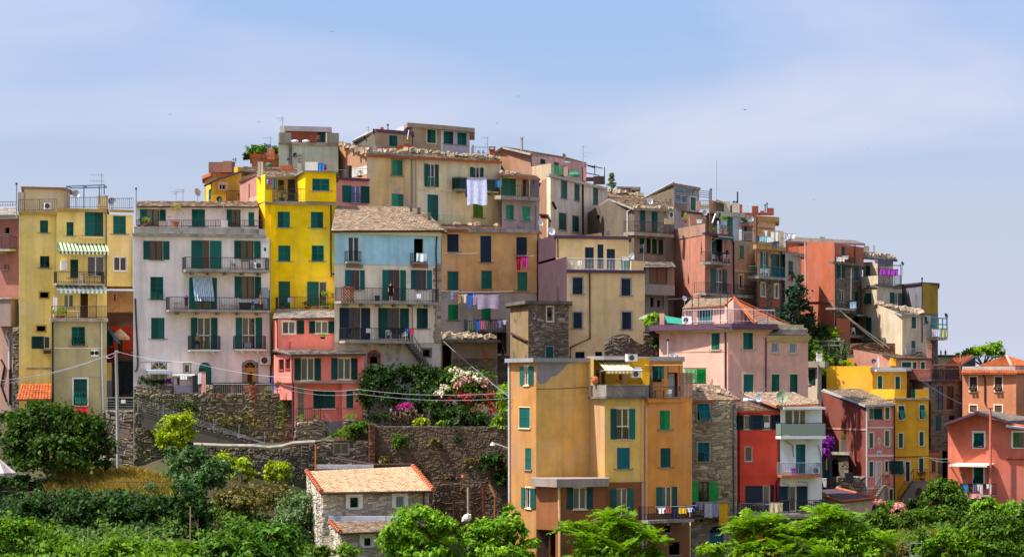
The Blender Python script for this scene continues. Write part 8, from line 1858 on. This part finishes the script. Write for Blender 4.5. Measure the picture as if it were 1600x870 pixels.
plant('dark_bush','added dark shrubs standing in for the shade under the dark fig tree','shrub',[(30,756,206.5,44,12),(90,758,206.3,26,9),(-10,748,207,26,16)],2200,.28,'ivy',base=(30,775,206)); plant('dark_bush','dark shrub against the foot of the weathered red house','shrub',[(12,655,222,20,12),(38,662,221.5,16,10)],900,.28,'dark',base=(14,690,221.5))  # dark leaves under the fig are added to draw the shade there
umbrella(-4,714,738,772,58,203.5,'striped grey parasol at the left edge under the fig tree',[flat('taupe_canvas','#8d8286',.85),flat('cream_canvas3','#c9bcae',.85)],12)
plant('lime_bush','bright yellow green bush in front of the squared retaining wall','bush',[(278,672,214,30,28),(268,690,214,20,18),(292,690,214,18,16)],3200,.30,'lime',base=(278,745,213),trunk=.1)
plant('fig_tree','blue green young fig tree below the lime bush','tree',[(305,730,206.5,40,26),(285,715,206.5,28,20),(325,745,206,34,26),(345,740,206.5,22,22),(300,758,206,40,20)],5200,.36,'figb',base=(310,785,205),trunk=.14)
plant('citrus_shrub','yellow green citrus shrub right of the blue green fig tree','shrub',[(375,735,209,22,24),(348,725,209.4,18,18),(392,748,209,10,14)],2000,.28,'lime',base=(375,770,208),trunk=.08)
plant('citrus_shrub','yellow green citrus shrub in front of the curved garden wall','shrub',[(434,738,209.5,22,18),(428,746,209.3,16,14)],1700,.26,'lime',base=(434,768,208.6),trunk=.08)
plant('brown_bush','wide rusty brown bush on the slope below the curved wall','bush',[(390,785,204,48,26),(355,790,203.6,32,24),(430,782,204.4,30,22)],4800,.26,'brown',base=(392,830,202))
plant('olive_tree','rounded silvery olive tree left of the stone hut','tree',[(465,805,198,38,36),(450,830,197.5,32,34),(485,830,198,22,36)],7500,.22,'olive',base=(465,880,196),trunk=.2)
plant('dark_bush','dark green bush with a wooden stake on the slope','bush',[(310,795,199,26,28),(300,815,198.5,22,22)],2200,.3,'dark',base=(312,850,197),trunk=.08)
plant('fig_tree','broad green fig tree at the bottom of the garden','tree',[(395,848,190,62,30),(350,858,189.5,42,24),(440,846,190,42,26),(395,880,189,80,30),(375,828,190.5,18,14)],8600,.40,'figg',base=(395,930,188),trunk=.2,clump=.24)
plant('dry_shrub','dry brown climber on the left terrace wall','shrub',[(222,712,218.6,12,16),(370,660,218.4,50,14)],700,.22,'brown',base=(230,738,218.4))
plant('agave','grey green spiky agave at the edge of the dry grass','agave',[(236,762,204,10,9)],180,.5,'olive',base=(236,772,203.6),asp=.16)
def carpet(name, rng, n, size, leaf, lift=.25, seed=3, asp=.55, up=.8, clumpy=True):
 g = np.random.default_rng(seed); out = []
 px0,px1,y0,y1 = rng; K = max(10, int(n/60)); cs = [(g.uniform(px0,px1), g.uniform(y0,y1)) for _ in range(K)]
 for i in range(n):
  c = cs[int(g.integers(K))]; px, y = c[0]+g.normal()*14, c[1]+g.normal()*.9
  if not (px0 <= px <= px1 and y0 <= y <= y1): continue
  x = (px-800)/FP*y; z = terr(x,y) + lift*g.random()**.7 + (.35*lift*sin(c[0]*3.1) if clumpy else 0)
  nrm = np.array([g.normal()*.5, -.55+g.normal()*.45, up+g.normal()*.3]); nrm /= np.linalg.norm(nrm); t1 = np.cross(nrm, g.normal(size=3)); t1 /= np.linalg.norm(t1); t2 = np.cross(nrm,t1); s = size*(.6+.8*g.random()); p = np.array([x,y,z])
  out += [p-t1*s*.5, p+t2*s*asp*.5, p+t1*s*.5+np.array([0,0,-.2*s]), p-t2*s*asp*.5]
 global NLEAF; NLEAF += len(out)//4
 return tag(quads_obj(name, np.array(out), LEAF[leaf]), kind='stuff')
carpet('ivy_bank',(-120,330,197.5,203.2),15000,.34,'ivy',.5,3); carpet('garden_vines',(-120,318,181,191),11000,.42,'vine',.9,4); carpet('undergrowth',(-140,520,188,200),9000,.34,'mid',.7,5); carpet('slope_plants',(330,520,196,206),4500,.3,'mid',.7,6)
plant('vine_mound','bright green mound of vines at the bottom left corner','vine',[(35,838,189,52,26),(5,850,188.5,40,30),(85,862,188.5,40,18)],4200,.36,'vine',base=(30,900,187)); plant('vine_mound','second low mound of bright vines left of the bottom fig tree','vine',[(190,868,187.5,60,20),(260,862,187.8,50,18),(130,872,187.5,40,16)],4200,.36,'vine',base=(200,905,186.5))
plant('ivy_mound','dark ivy covered bank below the dry grass terrace','ivy',[(210,803,200.8,62,30),(130,805,200.6,70,30),(275,804,201,40,30),(60,804,200.6,50,28)],9500,.34,'ivy',base=(170,850,199.5),clump=.22)
def grass(name, rng, n, ht, leaf, seed):
 g = np.random.default_rng(seed); out = []; px0,px1,y0,y1 = rng
 K = n//40; cs = [(g.uniform(px0,px1), g.uniform(y0,y1)) for _ in range(K)]
 for i in range(n):
  c = cs[int(g.integers(K))]; y = min(y1,max(y0,c[1]+g.normal()*.5)); x = (c[0]+g.normal()*6-800)/FP*y; z = terr(x,y); h = ht*(.35+.9*g.random()); dx,dy = g.normal()*h*.35, g.normal()*h*.3; w = .035
  p = np.array([x,y,z-.05]); q = p + np.array([dx,dy,h]); mid = (p+q)/2 + np.array([0,0,.06*h])
  out += [p-np.array([w,0,0]), p+np.array([w,0,0]), mid+np.array([w,0,h*.1]), q]
 return tag(quads_obj(name, np.array(out), LEAF[leaf]), kind='stuff')
grass('dry_grass',(84,262,204.5,211),8000,.75,'dry',5); grass('green_grass',(84,262,203.5,210),4500,.6,'yel',6); grass('terrace_grass',(1400,1480,214,226),2600,.5,'yel',7); grass('rank_grass',(470,520,192,202),1800,.9,'vine',8)
for x,y0,y1,Y,lb in ((297,790,870,195,'thin wooden stake in front of the dark bush'),(232,828,885,187,'thin wooden stake among the vines at the bottom left'),(137,822,866,191,'short wooden stake among the vines left of the middle')):
 m = MB(); m.tube([P(x,y1,Y),P(x+.5,y0,Y)],.045,5); wthing('garden_stake', m, flat('pale_wood','#9a8668',.8), lb, 'stake')
h = House('wire_fence','low wire fence at the edge of the dry grass terrace','fence',(210,765,203.4)); h.rail([(170,768,203.3),(262,768,203.3)],.7,DWOOD,bars=1.2)
plant('laurel_tree','dark bushy tree against the weathered base wall of the white house','tree',[(596,600,217,32,28),(620,585,217.5,22,20),(575,610,216.5,16,24),(605,625,216.5,30,20)],5600,.28,'dark',base=(598,660,215.5),trunk=.16)
plant('laurel_tree','second dark bushy tree left of the oleander','tree',[(668,600,217.5,34,30),(650,590,217.6,22,22),(690,610,217,20,26),(668,630,216.5,32,22)],5600,.28,'dark',base=(670,662,215.5),trunk=.16)
plant('green_bush','light green bush at the top of the garden under the ruin','bush',[(708,588,218.5,18,14)],1100,.26,'mid',base=(708,640,217))
plant('oleander','tall flowering oleander with red, pink and white blossoms','oleander',[(730,610,217,46,32),(705,630,216.6,28,26),(755,625,216.8,30,26),(722,592,217.4,24,16)],5200,.3,'mid',base=(728,668,215.6),trunk=.12,extra=[('white',[(730,592,216.4,26,12,1.0),(695,625,215.8,16,22,.8),(712,578,217,10,6,.6)],650,.22,'pale_blossoms'),('red',[(755,630,215.6,32,20,1.0),(722,622,215.6,20,9,.8),(775,645,216,16,18,.8),(690,625,215.8,10,6,.5)],900,.22,'red_blossoms'),('pink',[(740,600,216,30,10,.8)],350,.22,'pink_blossoms')])
plant('round_bush','dense round dark green bush on the edge of the rough wall','bush',[(724,668,214.4,38,32),(705,655,214.6,22,20),(745,680,214.2,26,24)],6500,.26,'dark',base=(724,705,213.6),clump=.2,shell=.7);
plant('walnut_bush','bright leafy tree at the left corner of the front orange house','tree',[(788,630,214,12,30),(784,665,213.6,14,22)],1500,.3,'bright',base=(788,700,212.8),trunk=.08)
plant('bougainvillea','low magenta bougainvillea with bare twigs in the middle garden','bougainvillea',[(634,636,215.8,15,6,.8)],420,.2,'mag',base=(632,664,215.4),trunk=.05,crown='flowers',extra=[('twig',[(630,650,215.8,28,12,.9)],900,.3,'dry_twigs')])
plant('rank_weeds','rank weeds on the bank between the coral house and the rough wall','shrub',[(550,672,214.6,24,8,.8),(535,680,214.2,20,6,.6),(562,664,215,14,8,.6)],1300,.24,'mid',base=(550,690,214.2)); plant('ground_plant','patch of yellowish plants on top of the rough wall','shrub',[(660,660,214.5,14,6),(690,662,214.4,10,4)],500,.2,'lime',base=(662,668,214.2))
for i,(x,y,w_,lb) in enumerate(((600,720,9,'dry weeds low on the left of the rough retaining wall'),(655,735,12,'dry weeds in the middle of the rough retaining wall'),(735,725,12,'dry weeds on the right of the rough retaining wall'),(700,748,10,'low dry weeds at the foot of the rough retaining wall'))): plant('dry_weeds',lb,'shrub',[(x,y,213,w_,w_*.8,.4)],260,.22,'twig' if i%2 else 'brown',base=(x,y+8,213.2))
plant('wall_plant','green plant hanging on the rough retaining wall, left','shrub',[(628,690,213.2,16,14,.5)],650,.22,'mid',base=(628,706,213.3)); plant('wall_plant','small yellowish plant on the rough retaining wall, right of the first','shrub',[(678,692,213,14,9,.4)],320,.2,'brown',base=(678,702,213.2))
plant('ivy_clump','dark ivy clump hanging beside the front orange house','ivy',[(762,724,212,14,16,.8),(776,722,211.8,14,14,.7),(784,750,211.8,10,16,.7)],1900,.26,'dark',base=(768,745,212.2));
plant('shrub_row','dark shrubs on top of the middle garden terrace','shrub',[(600,652,215.6,20,8),(690,650,215.4,14,12)],1000,.24,'dark',base=(610,664,215.2)); h = House('garden_fence','low dark iron fence on the middle garden terrace','fence',(600,663,215)); h.rail([(578,664,214.8),(645,664,214.8)],1.0,IRON,bars=.2)
plant('citrus_tree','round yellow green citrus tree in front of the stone hut','tree',[(655,830,187,48,36),(625,838,186.6,32,30),(690,836,187,30,28),(655,868,186.5,56,26),(650,802,187.4,20,14)],9000,.33,'citrus',base=(655,930,186),trunk=.16,clump=.22,shell=.55)
plant('citrus_tree','yellow green citrus tree left of the front orange house','tree',[(780,835,188,40,34),(745,845,187.6,32,28),(815,848,188,24,32),(775,872,187.4,58,24),(800,806,188.4,18,16)],9000,.33,'citrus',base=(780,930,187),trunk=.16,clump=.22,shell=.55)
plant('small_shrub','small light shrub at the foot of the hut annex','shrub',[(540,862,187.5,18,12)],900,.24,'vine',base=(540,890,187)); plant('low_shrub','low green shrubs between the hut steps and the olive tree','shrub',[(500,868,190,16,14)],800,.26,'mid',base=(500,890,189.5))
def frond_mesh(seed):
 r = random.Random(seed); v = []; L_ = 1.0; n = 9
 for k in range(n):
  t = .12+.88*k/(n-1); c = V((t*L_, 0, .22*sin(t*2.2)-.28*t*t)); ll = .34*sin(pi*(.18+.75*t))+.06
  for sg in (-1,1):
   d = V((.35, sg*.92, -.25+r.uniform(-.12,.12))).normalized(); w = V((.92,-sg*.35,0))*.062; a = c; b = c + d*ll
   v += [a, a.lerp(b,.45)+w, b, a.lerp(b,.45)-w]
 c = V((L_,0,-.06)); v += [c, c+V((.12,.05,-.03)), c+V((.24,0,-.09)), c+V((.12,-.05,-.03))]
 w = .012; v += [V((0,-w,0)),V((0,w,0)),V((L_,w*.5,-.055)),V((L_,-w*.5,-.055))]
 vv = np.array([tuple(p) for p in v]); n4 = len(vv)//4
 me = bpy.data.meshes.new('frond'); me.vertices.add(len(vv)); me.loops.add(len(vv)); me.polygons.add(n4); me.vertices.foreach_set('co', vv.astype(np.float32).ravel()); me.loops.foreach_set('vertex_index', np.arange(len(vv),dtype=np.int32)); me.polygons.foreach_set('loop_start', np.arange(0,len(vv),4,dtype=np.int32)); me.update(calc_edges=True); me.materials.append(LEAF['bright']); return me
FR = [frond_mesh(s) for s in range(5)]
def ailanthus(label, blobs, nfr, size, base, seed, nfill=2500):
 o = plant('tree_of_heaven',label,'tree',blobs,nfill,.36,'bright',base=base,trunk=.14,clump=.24,shell=.45,crown='crown'); r = random.Random(seed); O = V(o.location)
 bl = []
 for b in blobs:
  c = P(b[0],b[1],b[2]); k = b[2]/FP*_v[2]; bl.append((c, b[3]*k, b[4]*k))
 tot = sum(x[1]*x[2] for x in bl)
 for c, rx, rz in bl:
  nf = int(nfr*rx*rz/tot); tips = max(3, nf//8)
  for t in range(tips):
   th = r.uniform(0, 2*pi); ph = r.uniform(-.1, 1.4); q = c + V((rx*.85*cos(th)*cos(ph), rx*.75*sin(th)*cos(ph), rz*.9*sin(ph)))
   for j in range(8):
    az = 2*pi*j/8 + r.uniform(-.3,.3); el = r.uniform(-.1,.75); s = size*r.uniform(.7,1.2)
    link('frond', FR[r.randrange(5)], o, q-O, (r.uniform(-.3,.3), -el, az), (s,s,s))
 return o
ailanthus('feathery bright green tree of heaven in front of the orange house',[(965,845,186.5,50,28),(920,858,186,34,26),(1010,858,186.5,36,24),(965,885,186,70,34),(950,820,187,26,16),(905,835,186.4,16,16)],290,1.25,(965,960,185.5),3)
ailanthus('feathery bright green tree of heaven in front of the red house',[(1200,840,189,44,28),(1160,850,188.6,28,24),(1165,825,189.2,20,14),(1240,855,188.6,34,24),(1200,880,188,66,28)],280,1.25,(1200,960,187.5),4)
ailanthus('feathery bright green tree of heaven below the white house and the cream shed',[(1300,830,188.6,42,28),(1345,850,188.2,36,22),(1265,840,188.8,26,24),(1310,866,188,66,26),(1290,805,189,20,12),(1380,862,188,24,14)],290,1.25,(1305,960,187.5),5)
plant('wall_shrub','bright shrub at the foot of the tan stone house','shrub',[(1110,862,195,26,12)],1000,.3,'bright',base=(1110,890,194.5))
plant('round_bush','dark green round bush right of the cream shed','bush',[(1372,818,220,28,22),(1355,828,219.6,20,18),(1390,826,219.8,16,16)],3800,.28,'mid',base=(1372,860,218.5))
plant('oleander','pink oleander in front of the yellow stair house','oleander',[(1393,796,224,20,14),(1380,790,224.4,12,9),(1404,800,223.8,14,14)],1300,.28,'mid',base=(1393,822,223.5),trunk=.07,extra=[('pink',[(1405,793,222.6,12,8,.7),(1403,806,222.4,9,5,.6),(1376,785,223.5,8,4,.6)],420,.24,'blossoms')])
plant('hedge','clipped yellow green hedge along the right garden','hedge',[(1440,808,222,36,13),(1470,810,222.5,16,12),(1418,818,221.4,14,12)],4300,.26,'mid',base=(1445,835,221),clump=.2)
plant('loquat_tree','tall spreading olive green tree in front of the salmon corner house','tree',[(1475,775,226,30,26),(1500,792,225.5,28,24),(1455,790,226,20,24),(1520,806,225,20,16),(1480,808,225,40,18)],8000,.3,'mid',base=(1480,850,224.5),trunk=.2,extra=())
plant('dark_bush','small dark round bush under the yellow stair house arch','bush',[(1425,790,228,12,10)],900,.26,'dark',base=(1425,808,227.5));
plant('bougainvillea','small purple bougainvillea at the corner of the cream shed','bougainvillea',[(1369,793,232,5,9)],260,.24,'purp',base=(1369,815,231.5),crown='flowers')
for i,(bl,nn2,lf,lb,bs) in enumerate([([(1560,835,206,44,32),(1595,825,206.5,30,36),(1535,850,205.6,24,24),(1575,865,205,50,24)],8500,'mid','large mixed green tree at the bottom right corner',(1570,900,204.5)),([(1490,848,205,34,22),(1465,858,204.6,28,18),(1510,862,204.6,34,18)],4500,'vine','bright leafy bush left of the bottom right tree',(1488,890,204)),([(1545,800,212,24,18),(1580,800,212,22,16)],2600,'citrus','yellow green bush at the foot of the salmon corner house',(1560,840,211))]): plant('garden_tree',lb,'tree',bl,nn2,.34,lf,base=bs,trunk=.15)
plant('moss_hedge','brownish green clipped hedge at the bottom right of the garden','hedge',[(1400,862,200,22,14),(1385,866,199.6,16,12)],1800,.2,'brown',base=(1400,890,199)); carpet('hillside_scrub',(-1100,-20,186,330),5000,.8,'mid',1.2,21); carpet('slope_scrub',(1625,2300,196,330),4000,.8,'mid',1.2,22); carpet('right_ground_cover',(1340,1720,196,230),9000,.34,'mid',.6,9); carpet('flower_bed',(1425,1470,213,221),700,.2,'dry',.25,10); plant('garden_tree','dark green tree in the bottom right corner in front of the fence gate','tree',[(1450,850,208,26,20),(1432,862,207.6,20,14),(1475,862,207.6,26,16)],4200,.32,'mid',base=(1450,900,207),trunk=.12); plant('garden_tree','broad dark tree right of the spreading olive green tree','tree',[(1535,815,216,30,22),(1570,822,215.6,30,22),(1510,830,215.4,22,16)],5600,.32,'fig',base=(1540,870,215),trunk=.15)
carpet('front_ground_cover',(560,1340,180,192),7000,.36,'vine',.6,11)
h = House('garden_gate','thin pale gate frame in the right garden','gate',(1430,868,203)); h.rail([(1422,870,203),(1440,870,203)],1.0,GREY,bars=.4)
view('C6'); person(715,408,261.6,36,'person in a white shirt at the foot of the yellow house stair','#d3d7e2','#4a5066',None,'stand',.5); view('I')
plant('cypress_tree','dark cypress beside the pink villa roof','cypress',[(1246,472,262,16,32,2.4),(1240,495,261.6,24,26,2.6),(1250,446,262.4,7,20,1.2),(1258,500,262,14,26,2)],6500,.26,'cyp',base=(1246,545,261),trunk=.2,clump=.2)
plant('climbing_plant','bright yellow green climber on the slope below the brick red house','shrub',[(1290,525,279,24,16),(1275,545,278,16,22),(1308,520,279.5,14,10)],3000,.3,'bright',base=(1288,575,278)); plant('olive_tree','silver green olive tree behind the yellow stair house','tree',[(1300,552,276,22,20),(1308,540,276.4,14,14)],3000,.24,'olive',base=(1300,590,276),trunk=.12); plant('hill_bush','dark green bush on the slope right of the pink villa','bush',[(1275,560,272,16,24),(1268,545,273,10,18)],2200,.28,'mid',base=(1275,600,271)); plant('hill_bush','dark bush between the villa and the olive tree','bush',[(1278,520,277,18,14)],1500,.28,'dark',base=(1276,560,277))
plant('vine_strip','strip of yellow green leaves on the wall behind the yellow stair house','vine',[(1296,571,273,6,16),(1318,568,273,12,5),(1282,575,270,5,26)],900,.24,'bright',base=(1296,600,272))
plant('ivy','vine over the terrace left of the pink villa','vine',[(1022,498,233,14,8),(1016,505,232.6,10,6)],1300,.24,'bright',base=(1020,530,232)); plant('dark_shrub','dark shrub in the gap left of the pink villa','shrub',[(1024,540,232,7,14)],700,.24,'dark',base=(1024,570,231)); stonewall([(1005,234),(1030,234.3)],518,600,'short stone wall under the vine left of the pink villa',DSTONE,(.4,.22),1,name='stone_wall')
stonewall([(1325,278),(1402,278.5)],536,610,'rough brown terrace wall on the slope below the brick red house',pieces('rusty_stones',['#6a4a3a','#85604a','#5d4a3f','#7d5a46']),(.45,.26),1.2,name='terrace_wall',plast='#5f4a3d')
h = House('wooden_pergola','grey wooden pergola on the slope behind the villa','pergola',(1285,560,275))
for pts in ([(1272,533,275),(1318,533,275)],[(1272,540,275),(1318,540,275)],[(1275,530,275),(1275,575,275)],[(1295,530,275),(1295,570,275)],[(1314,530,275),(1314,570,275)]): h.tubew(pts,.09,DCONC,'beam')
plant('hilltop_tree','bright green tree on the hilltop left of the grey green house','tree',[(397,240,262,16,10),(412,236,262.4,14,9),(386,246,261.6,8,7),(428,237,262,10,8)],2400,.3,'mid',base=(402,262,261.4),trunk=.15); plant('hilltop_tree','slender green tree beside the peach house roof','tree',[(955,279,296,4,10),(957,290,296,7,7)],600,.2,'mid',base=(957,310,296),trunk=.1)
plant('ridge_tree','bright green tree beyond the orange roofs at the right','tree',[(1537,550,300,26,10),(1552,545,300.4,16,10),(1514,552,300,12,8),(1565,555,300,10,7),(1497,556,300,8,5)],2800,.34,'bright',base=(1537,590,299),trunk=.2)
for px,py,w,lb,rl in ((405,191,8,'swift high above the hilltop trees',.3),(519,50,7,'swift at the very top, left of the centre',-.2),(266,179,6,'faint swift over the left houses',.2),(777,193,6,'swift just right of the penthouse roof',.4),(809,151,6,'swift above the peach house chimney',-.3),(1164,172,8,'swift over the right half of the ridge',.5),(1272,312,6,'swift above the brick red house',.2),(1355,232,4,'tiny swift far above the right end of the ridge',-.2)): swift(px,py,230,w,lb,rl)
# build the walls now that all openings are known
for b_ in BLOCKS: b_.build()
bpy.context.view_layer.update()
